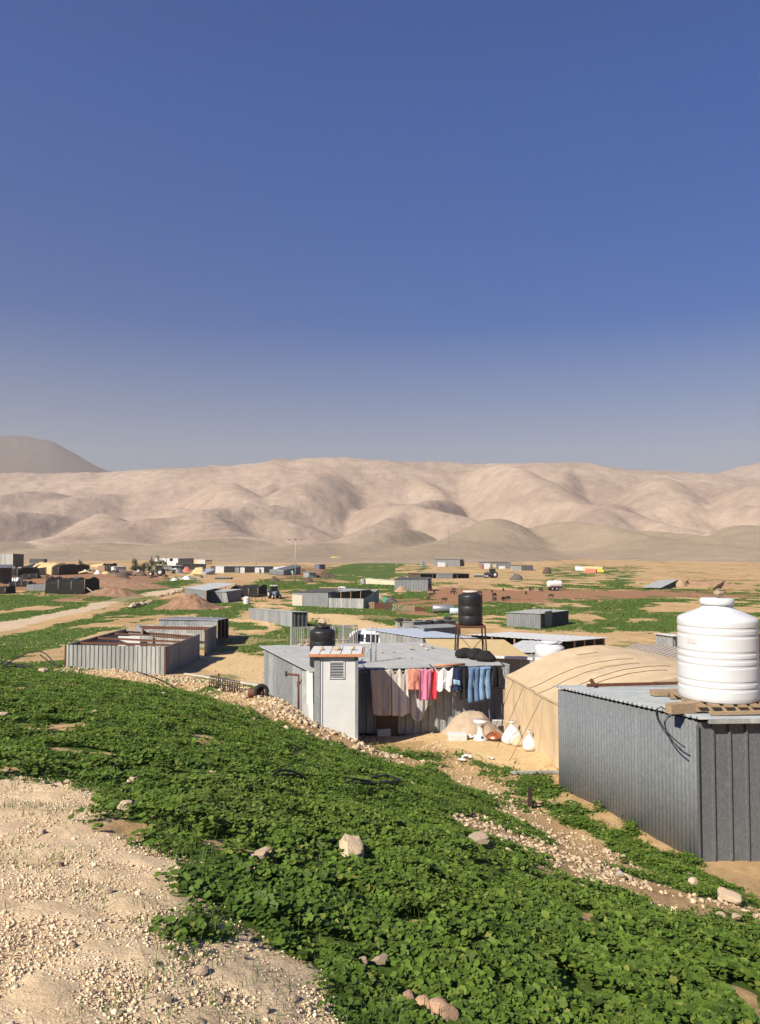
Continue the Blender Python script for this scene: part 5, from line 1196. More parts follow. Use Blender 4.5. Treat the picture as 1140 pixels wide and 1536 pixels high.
# wooden fence panels and clutter
fcol = [M_wood, M_rust, M_rust, M_wooddark, M_sheet_pale, M_wood, M_rust]
names = ['brown plank', 'rusty', 'reddish', 'dark plank', 'pale latticed', 'grey wooden', 'low rusty']
for i, (x0, x1, y0, y1) in enumerate(((546, 562, 902, 912.5), (561, 571, 904, 913), (570, 579, 902, 913), (578, 589, 901, 914.5), (588, 604, 906, 916), (604, 622, 907, 916.5), (622, 637, 910.5, 917))):
    a, b = P3(x0, y1), P3(x1, y1 + .3); f = thing('fence_panel', names[i] + ' fence panel in the row beside the pale walled pen', 'fence', a, 0, 'fence panels by the pen')
    h_ = Z(a, y0) - a.z; n = max(4, int((b - a).length / .32))
    for k in range(n):
        p = a.lerp(b, (k + .5) / n); hh = h_ * (.86 + .2 * rnd.random()); MB().box((p.x, p.y, p.z + hh / 2 - .05), ((b - a).length / n * (.96 if i != 4 else .3), .05, hh)).build('board', fcol[i], f)
    for v in (.25, .8): MB().beam(a + up * h_ * v + Vector((0, .06, 0)), b + up * h_ * v + Vector((0, .06, 0)), .06, .09).build('rail', fcol[i], f)
    if i == 4: MB().beam(a, b + up * h_ * .95 + Vector((0, -.06, 0)), .06, .12).build('rail', M_wood, f); MB().beam(a + up * h_ * .95 + Vector((0, -.06, 0)), b, .06, .12).build('rail', M_wood, f)
p = P3(576, 911); single('cloth', MB().box((p.x, p.y - .4, p.z + 1.0), (.55, .06, 1.3), tilt=Matrix.Rotation(.2, 3, 'Y'), bevel=.02), mat('turquoise cloth', (.06, .38, .28), (.05, .3, .22), 3, .8), 'turquoise cloth hung on the fence panels', 'cloth', p)
for px, py, s_, m_, lb in ((556, 900, 1.2, M_sheet_dark, 'grey scrap pile behind the brown plank fence panel'), (550, 900, .7, M_yellow, 'small yellow bundle behind the brown plank fence panel'), (587, 904, 1.2, M_fardark, 'dark covered pile behind the dark fence panel'), (570, 898, 1.1, M_wood, 'heap of tan boards behind the reddish fence panel')):
    p = P3(px, py); lump('scrap_pile', lb, 'pile', (p.x, p.y, 0), s_ * .9, s_ * .7, s_ * .9, m_, px, .5, 16, 1.5, .6)
for px, py, r_, ln, lb, m_ in ((665, 919, .55, 1.5, 'grey metal drum lying on its side by the black tank', M_steel), (686, 922, .45, 1.0, 'smaller bluish drum half hidden by the black tank', M_roof_blue)):
    p = P3(px, py); single('drum', MB().lathe([(0, -ln), (r_ * .9, -ln), (r_, -ln + .06), (r_ * .98, 0), (r_, ln - .06), (r_ * .9, ln), (0, ln)], p + up * r_, 22, 'X'), m_, lb, 'drum', p)
q18 = quad(P3(592, 886), P3(642, 887), 7); shed('farm_shed', 'plain grey shed at the left end of the brown field', 'shed', q18, [Z(q18[0], 869.5), Z(q18[1], 869), Z(q18[1], 868), Z(q18[0], 868)], M_far, M_fardark, pitch=.6, depth=.06, roofpitch=.9)
p = P3(601, 887); lump('scrap_pile', 'pinkish pile of rubble at the foot of the plain grey shed', 'pile', (p.x, p.y - 1.5, 0), 1.8, 1.0, 1.3, M_stone2, 31, .4, 18)
p = P3(639, 886); lump('scrap_pile', 'rusty scrap pile at the right corner of the plain grey shed', 'pile', (p.x + .3, p.y - 1.5, 0), 1.1, 1.0, 2.0, M_rust, 33, .5, 18, 1.5, .6)
qt = quad(P3(540, 873), P3(572, 877), 6); draped('tarp_tent', 'long whitish and yellow tarpaulin lying left of the plain grey shed', 'tarpaulin', quad(P3(541, 876), P3(592, 878), 4), [Z(P3(541, 876), 869), Z(P3(592, 878), 873), Z(P3(592, 878), 873), Z(P3(541, 876), 868)], mat('cream tarpaulin', (.50, .47, .38), (.48, .41, .24), .25, .8), 6, poles=False)
p = P3(546, 876); lump('scrap_pile', 'grey bundle at the left end of the whitish tarpaulin', 'pile', (p.x, p.y - 2.5, 0), 1.2, .8, 1.7, M_sheet_dark, 35, .4, 16)

# ------------------------------------------------------------------ mounds of soil, rows of stones
for px, py, rx, ry, hh, lb, m_ in ((288, 912, 5.4, 4.5, 2.1, 'rounded mound of red soil in front of the pale roofed shed', M_heap), (172, 893, 6.0, 4.0, 1.5, 'wide mound of red soil beside the dirt road', M_heap), (190, 880, 11.0, 7.0, 1.3, 'dark reddish earth bank behind the wide mound', M_heap), (165, 873, 16, 9, 1.3, 'long brown earth bank in front of the camp', M_heap)):
    p = P3(px, py); lump('soil_mound', lb, 'mound', (p.x, p.y, 0), rx, ry, hh, m_, px, .30, 40, 1.4)
for pts, lb, gr, n, sz in (([(196, 912), (210, 909), (226, 904)], 'pale boulder in the short row beside the dirt road', 'short row of boulders', 11, 1.0), ([(238, 896), (258, 891), (278, 886)], 'pale boulder in the long row edging the side track', 'long row of boulders', 15, .9)):
    for k in range(n):
        t_ = k / (n - 1) * (len(pts) - 1); i = min(int(t_), len(pts) - 2); f = t_ - i
        p = P3(pts[i][0] + (pts[i + 1][0] - pts[i][0]) * f + rnd.uniform(-.8, .8), pts[i][1] + (pts[i + 1][1] - pts[i][1]) * f + rnd.uniform(-.5, .5)); rock(p, sz * rnd.uniform(.8, 1.5), lb, gr, M_stone)

# ------------------------------------------------------------------ goats on the brown field
g0 = thing('goat', 'dark goat grazing on the brown field', 'goat', (0, 0, 0), 0, 'goats on the brown field')
gv = [(0, 0, .62), (.32, 0, .64), (-.32, 0, .63), (.46, 0, .70), (.58, 0, .60), (.70, 0, .38), (.76, 0, .24), (-.46, 0, .60), (-.52, 0, .48)]
ge = [(0, 1), (0, 2), (1, 3), (3, 4), (4, 5), (5, 6), (2, 7), (7, 8)]; grr = [(.19, .20), (.17, .19), (.17, .18), .11, .09, .075, .045, .06, .03]
for x, sgn, off in ((.30, 1, .02), (.30, -1, -.03), (-.32, 1, -.04), (-.32, -1, .03)):
    i = len(gv); gv += [(x, sgn * .12, .42), (x + off + (-.03 if x < 0 else .02), sgn * .12, .22), (x + off, sgn * .12, .02)]; ge += [(1 if x > 0 else 2, i), (i, i + 1), (i + 1, i + 2)]; grr += [.075, .045, .035]
skin('body', gv, ge, grr, M_goat, g0, 0, 1)
for s in (-1, 1):
    MB().tube([(.62, s * .05, .46), (.56, s * .13, .44)], [.03, .012], 5).build('ear', M_goat, g0, world=False)
    MB().tube([(.58, s * .04, .56), (.50, s * .06, .66), (.44, s * .07, .66)], [.022, .015, .006], 5).build('horn', M_rustdark, g0, world=False)
GO = [(643, 900), (646, 895), (651, 891), (666, 903), (679, 892), (680, 887), (738, 890), (755, 887), (742, 896), (741, 902.5), (755, 902), (761, 901), (780, 886), (789, 892), (795, 887), (812, 888), (826, 897), (720, 893), (799, 886.5)]
for i, (px, py) in enumerate(GO):
    o = g0 if i == 0 else copy_tree(g0); p = P3(px, py); o.location = p; o.rotation_euler = (0, 0, rnd.uniform(0, 6.28)); o.scale = (.95 * rnd.uniform(.85, 1.15),) * 3

# ------------------------------------------------------------------ tanker trailer
p = P3(832, 886); tt = thing('tank_trailer', 'white water tank trailer standing on the edge of the brown field', 'trailer', p, R(8))
MB().lathe([(0, -1.75), (.5, -1.72), (.78, -1.55), (.82, -1.2), (.82, 1.2), (.78, 1.55), (.5, 1.72), (0, 1.75)], (0, 0, 1.45), 24, 'X').build('tank', M_white, tt, world=False)
MB().box((0, 0, .58), (3.4, 1.1, .16)).build('chassis', M_rustdark, tt, world=False); MB().beam((1.6, 0, .55), (2.7, 0, .45), .12).build('drawbar', M_rustdark, tt, world=False)
for x in (-.75, .25):
    for s in (-1, 1): wheel((x, s * .8, .42), .42, .25, tt)
MB().lathe([(0, 0), (.25, 0), (.25, .2), (0, .2)], (0.2, 0, 2.2), 14).build('hatch', M_white, tt, world=False)

# ------------------------------------------------------------------ far sheds on the valley floor
def fshed(label, px0, px1, pyb, pyt, depth=6, m=None, mr=None, open_=False, name='farm_shed', tilt=0, slope=0, mw=None, cat='shed'):
    q = quad(P3(px0, pyb), P3(px1, pyb + tilt), depth); z = Z(q[0], pyt); z1 = Z(q[1], pyt + tilt)
    return shed(name, label, cat, q, [z, z1, z1 + slope, z + slope], m or M_far, mr or M_roof, walls='RBL' if open_ else 'FRBL', pitch=.8, depth=.07, posts=4 if open_ else None, roofpitch=1.2, roofdepth=.06, over=.25, wallmats=mw)
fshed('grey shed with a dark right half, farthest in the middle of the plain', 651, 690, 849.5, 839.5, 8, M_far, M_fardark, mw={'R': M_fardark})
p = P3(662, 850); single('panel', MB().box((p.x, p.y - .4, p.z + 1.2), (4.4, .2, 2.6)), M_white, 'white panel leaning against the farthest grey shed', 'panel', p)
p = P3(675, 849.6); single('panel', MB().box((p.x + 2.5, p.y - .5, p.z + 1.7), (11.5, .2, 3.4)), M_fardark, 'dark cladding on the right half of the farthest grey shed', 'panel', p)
fshed('weathered long shed with an open black right half left of the small tractor', 630, 704, 867.5, 861, 8, M_wooddark, M_fardark, True)
fshed('grey clad middle part of the weathered long shed', 657, 679, 868.2, 861.5, 3, M_far, M_roof)
fshed('low dark mat roofed store between the long shed and small tractor', 712, 724, 866, 863, 3, M_fardark, M_roof_blue)
p = P3(736, 867); tractor(p, R(200), 'small dark tractor parked on the open tan plain', mat('dark blue paint', (.06, .07, .10), (.05, .06, .08), 3, .5), M_fardark, None, 1.45)
p = P3(775, 870); lump('hay_stack', 'small dark stack under a cover on the tan plain', 'stack', (p.x, p.y, 0), 2.3, 1.6, 1.9, mat('dark cover', (.12, .10, .085), (.08, .07, .06), 2, .9), 44, .3, 18, 1.4, .25)
fshed('cluster shed of grey sheets with a red and white front', 726, 766, 852.5, 843.5, 8, M_far, M_fardark, mw={'F': M_far})
for i, (x0, x1, t_, m_, lb) in enumerate(((722, 726, 847, mat('red paint', (.42, .05, .05), (.36, .05, .05), 3, .7), 'small red panel left of the cluster shed'), (726, 735, 845, M_white, 'white panel on the left front of the cluster shed'), (739, 744, 846, M_canvas, 'tan panel on the front of the cluster shed'), (748, 757, 849, M_white, 'low white trough in front of the cluster shed'))):
    a, b = P3(x0, 853.5), P3(x1, 853.5); single('panel', MB().box(((a.x + b.x) / 2, a.y - .4, a.z + (Z(a, t_) - a.z) / 2), (b.x - a.x, .25, Z(a, t_) - a.z)), m_, lb, 'panel', a)
fshed('pale fronted shed with a right end painted black as if open at the right of the cluster', 768, 799, 856, 848.5, 6, M_sheet_pale, M_fardark, mw={'R': M_fardark})
p = P3(789, 856); single('panel', MB().box((p.x + .5, p.y - .3, p.z + 1.2), (5.5, .2, 2.3)), M_fardark, 'black panel painting the dark open right end of the pale fronted shed', 'panel', p)  # flat black panel stands for the darkness of an open end
p = P3(821, 861); lump('hay_stack', 'small brown covered hut standing alone on the plain', 'hut', (p.x, p.y, 0), 1.8, 1.4, 2.7, M_wooddark, 51, .3, 18, 1.4, .22)
p = P3(635, 850); single('panel', MB().box((p.x, p.y, p.z + 1.5), (2.6, 1.8, 3.2), rz=.4, bevel=.1), M_sheet_pale, 'small pale box hut left of the farthest grey shed', 'hut', p)
qq = quad(P3(962, 883), P3(991, 884.5), br=P3(1017, 878.5)); shed('lean_to', 'low shelter with a pale roof sloping down to the left', 'shelter', qq, [qq[0].z + .25, qq[1].z + .35, Z(qq[2], 869.5), Z(qq[3], 870)], M_fardark, M_roof, walls='RB', posts=None, roofpitch=.8)
p = P3(1021, 880); lump('scrap_pile', 'brown stack of boards right of the sloping roofed shelter', 'pile', (p.x, p.y, 0), 1.8, 1.2, 1.9, M_wood, 61, .3, 16, 1, .5)
for px0, px1, lb in ((1031, 1100, 'low dark brown earth wall on the right of the plain'),):
    a, b = P3(px0, 877), P3(px1, 881); mb = MB(); rows = []
    for i in range(40):
        p = a.lerp(b, i / 39); g_ = H(p.x, p.y); hh = 1.5 * (.6 + .6 * float(vnoise(np.array([i * .4]), np.array([3.])))); rows.append([Vector((p.x, p.y - 2.2, g_ - .2)), Vector((p.x, p.y - .6, g_ + hh * .8)), Vector((p.x, p.y + .5, g_ + hh)), Vector((p.x, p.y + 2, g_ - .2))])
    mb.grid(rows); single('earth_wall', mb, mat('dark earth', (.20, .125, .075), (.26, .165, .10), 1, .95), lb, 'wall', a)
# red and yellow tents
for x0, x1, yb, yt, m_, lb in ((863, 876, 856, 850, mat('pale blue canvas', (.52, .55, .60), (.48, .5, .55), 2, .8), 'pale bluish tent at the left of the three small tents'), (874, 904, 856.5, 850, M_canvas2, 'pale yellow tent in the middle of the three small tents'), (878, 894, 859, 854, mat('red canvas', (.62, .14, .10), (.55, .12, .09), 2, .8), 'red tent in front of the pale yellow one'), (896, 906, 858, 854, M_yellow, 'bright yellow tent at the right of the three small tents')):
    q = quad(P3(x0, yb), P3(x1, yb + .2), 4); draped('small_tent', lb, 'tent', q, [Z(q[0], yt), Z(q[1], yt + 1), Z(q[1], yt + .5), Z(q[0], yt - .3)], m_, x0, poles=False)
draped('small_tent', 'bright yellow tarpaulin far off on the plain left of the pylons', 'tarpaulin', quad(P3(496, 841), P3(507, 841.3), 5), [Z(P3(496, 841), 836), Z(P3(507, 841), 836), Z(P3(507, 841), 835.5), Z(P3(496, 841), 835.5)], M_yellow, 4, poles=False)
fshed('pale yellow roofed shed far off behind the green patch', 523, 543, 843.5, 839, 8, M_canvas2, M_canvas2)
# long black shed and small camp in the middle
fshed('long black fronted shed far off with white doors', 327, 410, 859, 849.5, 8, M_fardark, M_roof, False)
for px in (330, 356, 364, 386, 393):
    p = P3(px, 859.4); single('panel', MB().box((p.x, p.y - .5, p.z + 1.0), (1.7 if px > 340 else 3.2, .2, 2.2 if px > 340 else 2.9)), M_white if px != 356 else M_far, 'pale door panel on the front of the long black shed', 'panel', p, 'panels on the long black shed')
p = P3(318, 862); tp2 = [P3(309, 862), P3(322, 862), P3(325, 857), P3(316, 857)]
draped('cloth_tent', 'grey blue cloth tent at the left end of the long black shed', 'tent', quad(tp2[0], tp2[1], 5), [tp2[0].z + .6, Z(tp2[1], 854), Z(tp2[1], 854), tp2[0].z + 1.6], fab('grey blue cloth', (.25, .27, .33)), 8, poles=False)
fshed('flat black roof of a low pen below the long black shed', 322, 346, 869, 866.5, 3, M_fardark, M_roof)
qh = quad(P3(426, 863), P3(451, 861.5), 6); draped('cloth_tent', 'dark hump backed tent behind the tall lamp pole', 'tent', qh, [Z(qh[0], 856), Z(qh[1], 849), Z(qh[1], 850), Z(qh[0], 855)], M_sheet_dark, 5, poles=False)
p = P3(434, 862.5); single('panel', MB().box((p.x, p.y - .8, p.z + .8), (3.0, .3, 1.6)), mat('green sheet', (.12, .42, .20), (.40, .50, .42), .8, .8), 'pale green sheet at the front of the hump backed tent', 'sheet', p)
fshed('small pale box shed right of the hump backed tent', 463, 474, 866.5, 858.5, 3, M_sheet_pale, M_roof, mw={'R': M_fardark})
p = P3(487, 866); lump('scrap_pile', 'dark scrap heap right of the small pale box shed', 'pile', (p.x, p.y, 0), 4.5, 2, 1.8, M_wooddark, 71, .5, 24, 2, .6)
fshed('small dark blue cart shed above the scrap heap', 479, 488, 854, 846.5, 3, mat('dull blue', (.10, .12, .16), (.14, .15, .18), 2, .7), M_roof_blue)
draped('small_tent', 'low whitish tarpaulin left of the hump backed tent', 'tarpaulin', quad(P3(418, 853.5), P3(432, 853.5), 5), [Z(P3(418, 853.5), 852), Z(P3(432, 853.5), 850), Z(P3(432, 853.5), 850), Z(P3(418, 853.5), 852)], M_white, 9, poles=False)
for px, py, lb in ((412, 872, 'small brown crate stack on the plain left of the lamp pole'), (463, 873, 'small dark heap right of the lamp pole'), (454, 858, 'brown heap between the hump backed tent and the pale box shed')):
    p = P3(px, py); lump('heap', lb, 'heap', (p.x, p.y, 0), 1.6, 1.0, 1.5, M_wooddark, px, .4, 14, 1, .6)
# camp on the left edge
qv = quad(Gd(-30, 345), Gd(20, 335), br=Gd(36, 356)); sv_ = shed('house', 'pale grey metal house with a darkened right end wall at the left edge', 'house', qv, [Z(qv[0], 830.5), Z(qv[1], 830.5), Z(qv[2], 831.5), Z(qv[3], 830.5)], M_sheet_pale, M_roof, pitch=.7, depth=.06, roofpitch=1.0, wallmats={'R': M_fardark})  # closed right end drawn dark: the shade is in its wall colour
for px, yb, s_, m_, lb in ((12, 845, 2.2, M_fardark, 'dark bundle in front of the pale grey house'), (22, 845, 1.8, M_wood, 'tan stack at the corner of the pale grey house'), (30, 845, 1.6, M_canvas, 'sandy stack beside the pale grey house'), (49, 843, 3.0, M_sheet_dark, 'grey lean-to heap right of the pale grey house')):
    p = Gd(px, 322); lump('heap', lb, 'heap', (p.x, p.y, 0), s_, s_ * .7, s_ * 1.2, m_, px, .3, 16, 1, .5)
fshed('low grey roofed shed right of the pale grey house', 44, 66, 845, 838.5, 5, M_fardark, M_roof, mw=None)
def gh(label, x0, x1, yb, yt, m=M_tarp, depth=6, seed=1, of=False, dz=0):
    q = quad(P3(x0, yb), P3(x1, yb + dz), depth); return draped('goat_hair_tent', label, 'tent', q, [Z(q[0], yt), Z(q[1], yt + dz), Z(q[1], yt - 1.5 + dz), Z(q[0], yt - 1.5)], m, seed, open_front=of, sag=.26)
gh('black cloth tent at the left edge with a grey sheet roof', -30, 26, 868, 855, M_tarp, 8, 12)
qx = quad(Gd(-25, 196), Gd(24, 200), 8); shed('tent_roof', 'grey sheet roof over the black cloth tent at the left edge', 'roof', qx, [Z(qx[0], 853), Z(qx[1], 851.5), Z(qx[1], 848), Z(qx[0], 849)], M_fardark, M_sheet_dark, walls='B', posts=2, roofpitch=1)
gh('wide black tent with a yellowish roof cloth in the camp', 32, 88, 863, 850, M_tarp, 8, 13)
draped('roof_cloth', 'yellowish cloth spread over the wide black tent', 'cloth', quad(Gd(50, P3(50, 863).y + 1.5), Gd(78, P3(78, 863).y + 1.5), 5), [Z(Gd(50, P3(50, 863).y), 849.5), Z(Gd(78, P3(78, 863).y), 849.5), Z(Gd(78, P3(78, 863).y), 845), Z(Gd(50, P3(50, 863).y), 845)], M_canvas2, 14, poles=False)
gh('smaller black and white tent to the right of the wide black one', 87, 114, 857.5, 849, M_tarp, 6, 15)
p = P3(95, 858); single('panel', MB().box((p.x, p.y - 1.0, p.z + 1.4), (3.6, .2, 2.6)), M_sheet_pale, 'pale sheet on the front of the smaller black and white tent', 'panel', p)
gh('low black tarpaulin heap below the wide black tent', 23, 55, 868, 862, M_tarp, 4, 16)
p = P3(37, 861); lump('sack_pile', 'round white bundle between the tents of the camp', 'bundle', (p.x, p.y, 0), 1.2, 1.0, 2.2, M_white, 17, .25, 16, 1, .5)
p = P3(46, 862); lump('sack_pile', 'flat white bundle right of the round white one', 'bundle', (p.x, p.y, 0), 1.5, .8, 1.0, M_white, 18, .3, 16, 1, .6)
q = quad(P3(2, 872), P3(27, 873), 2); draped('white_tarpaulin', 'white plastic sheet spread at the left edge above the green bank', 'tarpaulin', q, [Z(q[0], 868), Z(q[1], 868), Z(q[1], 867), Z(q[0], 867)], M_white, 19, poles=False)
gh('low black cover right below the white plastic sheet', 14, 42, 880, 874, M_tarp, 3, 20)
q = quad(P3(40, 886), P3(70, 886.5), 1.0); shed('sheet_screen', 'grey metal screen beside the big black tent', 'screen', q, [Z(q[0], 877), Z(q[1], 875.5), Z(q[1], 875.5), Z(q[0], 877)], M_far, M_rust, pitch=.5, depth=.05)
big = gh('big black goat hair tent with guy poles beside the green bank', 68, 127, 890.5, 870, M_tarp, 6, 21, False, 1.0)
for x0, x1, y0, y1 in ((74, 95, 876, 889), (108, 120, 878, 891)):
    a = P3(x0 + 3, 888); b = P3(x1, y1 + .5); MB().tube([Vector((a.x, a.y - .9, Z(a, y0))), Vector((b.x, b.y - 1.5, H(b.x, b.y - 1.5)))], .07, 6).build('guy_pole', M_wooddark, big)
p = P3(138, 892); plank(p + Vector((-1.0, 0, 1.3)), p + Vector((.8, -.4, .1)), .16, .16, 'pale pole lying at the right end of the big black tent', M_sheet_pale, 'pole')
gh('small black tarpaulin heap at the far left below the camp', -25, 8, 891, 882, M_tarp, 3, 22)
gh('small black tent beside a tan block at the right of the camp', 152, 164, 857, 848, M_tarp, 4, 23)
p = P3(155, 857.5); single('block', MB().box((p.x, p.y - 1.5, p.z + 1.1), (2.4, 1.2, 2.2), bevel=.1), mat('tan block', (.36, .24, .16), (.32, .2, .13), 3, .9), 'tan block in front of the small black tent', 'block', p)
draped('roof_cloth', 'sandy tarpaulin spread on the ground behind the small black tent', 'tarpaulin', quad(P3(135, 850), P3(154, 851), 6), [Z(P3(135, 850), 847.5), Z(P3(154, 851), 846), Z(P3(154, 851), 845), Z(P3(135, 850), 846)], M_canvas2, 24, poles=False)
for px, py, lb in ((128, 859, 'white sack lying on the brown soil, left of two'), (146, 861, 'white sack lying on the brown soil, right of two')):
    p = P3(px, py); lump('sack', lb, 'sack', (p.x, p.y, 0), 1.3, .8, 1.1, M_white, px, .3, 14, 1, .6)
fshed('low white shed with a window left of the dark trees', 171, 189, 857.5, 850, 4, M_white, M_roof_white)
p = P3(176, 857); single('panel', MB().box((p.x, p.y - .35, p.z + 1.3), (1.0, .2, .8)), M_far, 'small grey window panel on the low white shed', 'window', p)
wh = fshed('white two storey house behind the dark trees', 232, 267, 848.5, 837.5, 8, M_white, M_roof_white, name='house', cat='house', mw={'R': M_far})
for px in (257,):
    p = P3(px, 848.5); MB().box((p.x, p.y - .2, p.z + 2.6), (1.4, .2, 1.3)).build('window', M_glass, wh)
p = P3(250, 848.4); MB().box((p.x, p.y - .15, p.z + 1.9), (.35, .2, 3.8)).build('downpipe', M_far, wh)
fshed('white cabin with a door in front of the two storey house', 242, 258, 856, 848.5, 4, M_white, M_roof_white, cat='cabin')
fshed('grey open shed right of the white cabin', 259, 273, 855.5, 849, 4, M_fardark, M_roof)
fshed('dark green roofed long tent shed right of the white cabin', 274, 309, 855, 846.5, 6, M_fardark, mat('dark green cover', (.05, .065, .05), (.07, .08, .06), 2, .9))
fshed('tan and white hut behind the dark green tent shed', 285, 306, 847, 839.5, 5, M_canvas, M_roof_white)
p = P3(300, 847); single('panel', MB().box((p.x + .8, p.y - .4, p.z + 1.5), (4.6, .2, 2.6)), M_white, 'white panel on the right of the tan and white hut', 'panel', p)
p = P3(236, 864); tractor(p, R(185), 'black tractor with a yellow canopy on the brown soil', M_fardark, M_yellow, None, 1.55)
for px, py, s_, m_, lb in ((280, 858, 2.2, mat('reddish paint', (.42, .14, .09), (.36, .12, .08), 3, .7), 'reddish cart below the dark green tent shed'), (300, 861, 3.0, M_canvas2, 'straw coloured stack below the tan and white hut'), (226, 857, 2.6, M_canvas2, 'straw coloured stack below the dark trees'), (268, 859, 1.8, M_sheet_dark, 'grey bundle below the grey open shed'), (213, 864, 1.8, M_wooddark, 'dark scrub clump left of the yellow canopy tractor'), (183, 868, 2.4, M_wooddark, 'dark brushwood heap on the brown earth bank')):
    p = P3(px, py); lump('heap', lb, 'heap', (p.x, p.y, 0), s_, s_ * .6, s_ * .9, m_, px, .4, 18, 1.4, .6)

_g = random.Random(41)
for mm, lb, gr, n in ((M_tarp, 'small black cloth covered heap in the cluttered camp on the left', 'black heaps in the camp', 16), (M_wooddark, 'brown heap of scrap wood in the cluttered camp on the left', 'brown heaps in the camp', 18), (M_white, 'small white bundle in the cluttered camp on the left', 'white bundles in the camp', 9), (M_sheet_dark, 'grey heap of scrap metal in the cluttered camp on the left', 'grey heaps in the camp', 14), (M_canvas2, 'straw coloured heap in the cluttered camp on the left', 'straw heaps in the camp', 10)):
    for k in range(n):
        px, py = _g.uniform(0, 310), _g.uniform(852, 871)
        if 120 < px < 215 and py > 864: py -= 8
        p = P3(px, py); o = lump('scrap_heap', lb, 'heap', (p.x, p.y, 0), _g.uniform(.7, 2.2), _g.uniform(.6, 1.2), _g.uniform(.4, 1.1), mm, 500 + k, .6, 14, 1.9, _g.uniform(.25, .45)); tag(o, group=gr)
# ------------------------------------------------------------------ trees far off
def tree(p, hgt, rad, label, seed, group=None, slim=False):
    t = thing('tree', label, 'tree', p, 0, group); g = np.random.default_rng(seed)
    mb = MB(); mb.tube([p - up * .2, p + Vector((.1, 0, hgt * .3)), p + Vector((0, .1, hgt * .7))], [.16 * hgt / 4, .11 * hgt / 4, .04], 7)
    for k in range(5):
        a = g.uniform(0, 6.28); mb.tube([p + up * hgt * g.uniform(.2, .5), p + Vector((math.cos(a) * rad * .6, math.sin(a) * rad * .6, hgt * g.uniform(.5, .85)))], [.07, .02], 5)
    mb.build('trunk', M_trunk, t)
    n = 900; cl = g.normal(size=(14, 3)) * [.45, .45, .28] + [0, 0, .6]; c = cl[g.integers(0, 14, n)] + g.normal(size=(n, 3)) * [.20, .20, .14]
    c = c * [rad, rad, hgt]; c = c[(c[:, 2] > hgt * .12)]; n = len(c); s = g.uniform(.12, .3, n) * rad * .5
    a = g.normal(size=(n, 3)); a /= np.linalg.norm(a, axis=1)[:, None]; b = np.cross(a, g.normal(size=(n, 3))); b /= np.linalg.norm(b, axis=1)[:, None]
    V = np.stack([c + a * s[:, None], c + b * s[:, None] * .7, c - a * s[:, None], c - b * s[:, None] * .7], 1).reshape(-1, 3)
    me = npmesh('crown', V, np.arange(4 * n), np.arange(n) * 4, M_tree, False, dict(var=np.repeat(g.random(n), 4))); link('crown', me, t); return t
for i, (px, py, hp, rp, lb) in enumerate(((203, 853, 839, 5, 'thin bare brown tree at the left of the dark trees'), (202, 858, 848.5, 7, 'dark bushy tree right of the low white shed'), (214, 858, 846, 5, 'slim dark tree in the middle of the dark trees'), (222, 858, 845, 7, 'tall dark round tree left of the white house'), (240, 855, 841, 8, 'largest dark tree standing in front of the white house'), (227, 850, 839, 4, 'small brown tree just left of the white house'), (268, 851, 846, 4, 'small dark tree at the right corner of the white house'), (120, 849, 841, 3, 'lone small brown tree right of the black tents'), (210, 856, 850, 6, 'low dark bush among the dark trees'), (236, 857, 850, 5, 'low dark bush in front of the white house'))):
    p = P3(px, py); tree(p, Z(p, hp) - p.z, rp / FP * p.y, lb, 300 + i)

# ------------------------------------------------------------------ poles
def lamp_pole(px, pyb, pyt, label, d=None, arms=True, cat='pole'):
    p = P3(px, pyb) if d is None else Gd(px, d); z = Z(p, pyt); t = thing('lamp_pole', label, cat, p)
    MB().tube([p - up * .3, Vector((p.x, p.y, z))], [.16, .09], 8).build('mast', M_sheet_pale, t)
    if arms:
        MB().beam(Vector((p.x - 1.7, p.y, z - .1)), Vector((p.x + 1.7, p.y, z - .1)), .10).build('cross_arm', M_steel, t)
        for dx in (-1.8, 0, 1.7): MB().box((p.x + dx, p.y, z - .12 + (.1 if dx == 0 else 0)), (.55, .4, .34), bevel=.05).build('lamp_head', M_sheet_dark, t)
    return t
lamp_pole(443, 873, 809, 'tall lamp pole with three lamp heads on the plain')
lamp_pole(384, 851, 819, 'thin pole without arms far behind the long black shed', None, False)
def pylon(px, pyt, d, label):
    p = Gd(px, d); z = Z(p, pyt); h_ = z - p.z; t = thing('power_pylon', label, 'pylon', p, 0, 'power pylons'); w_ = .75
    for sx, sy in ((-1, -1), (1, -1), (1, 1), (-1, 1)): MB().beam((p.x + sx * w_, p.y + sy * w_, p.z - .3), (p.x + sx * .3, p.y + sy * .3, z), .16).build('leg', M_steel, t)
    for k in range(9):
        f = k / 9; f2 = (k + 1) / 9; w0, w1 = w_ + (.3 - w_) * f, w_ + (.3 - w_) * f2
        MB().beam((p.x - w0, p.y - w0, p.z + h_ * f), (p.x + w1, p.y - w1, p.z + h_ * f2), .10).build('lattice_bar', M_steel, t); MB().beam((p.x + w0, p.y - w0, p.z + h_ * f), (p.x - w1, p.y - w1, p.z + h_ * f2), .10).build('lattice_bar', M_steel, t)
    for zz, wd in ((z - .4, 2.4), (z - 2.0, 3.6)): MB().beam((p.x - wd, p.y, zz), (p.x + wd, p.y, zz), .20).build('cross_arm', M_steel, t)
    return t
pylon(563, 797, 620, 'lattice power pylon left of the other two on the far plain'); pylon(673, 797, 640, 'lattice power pylon in the middle of the far plain'); pylon(1091, 818, 700, 'lattice power pylon at the far right below the hills')

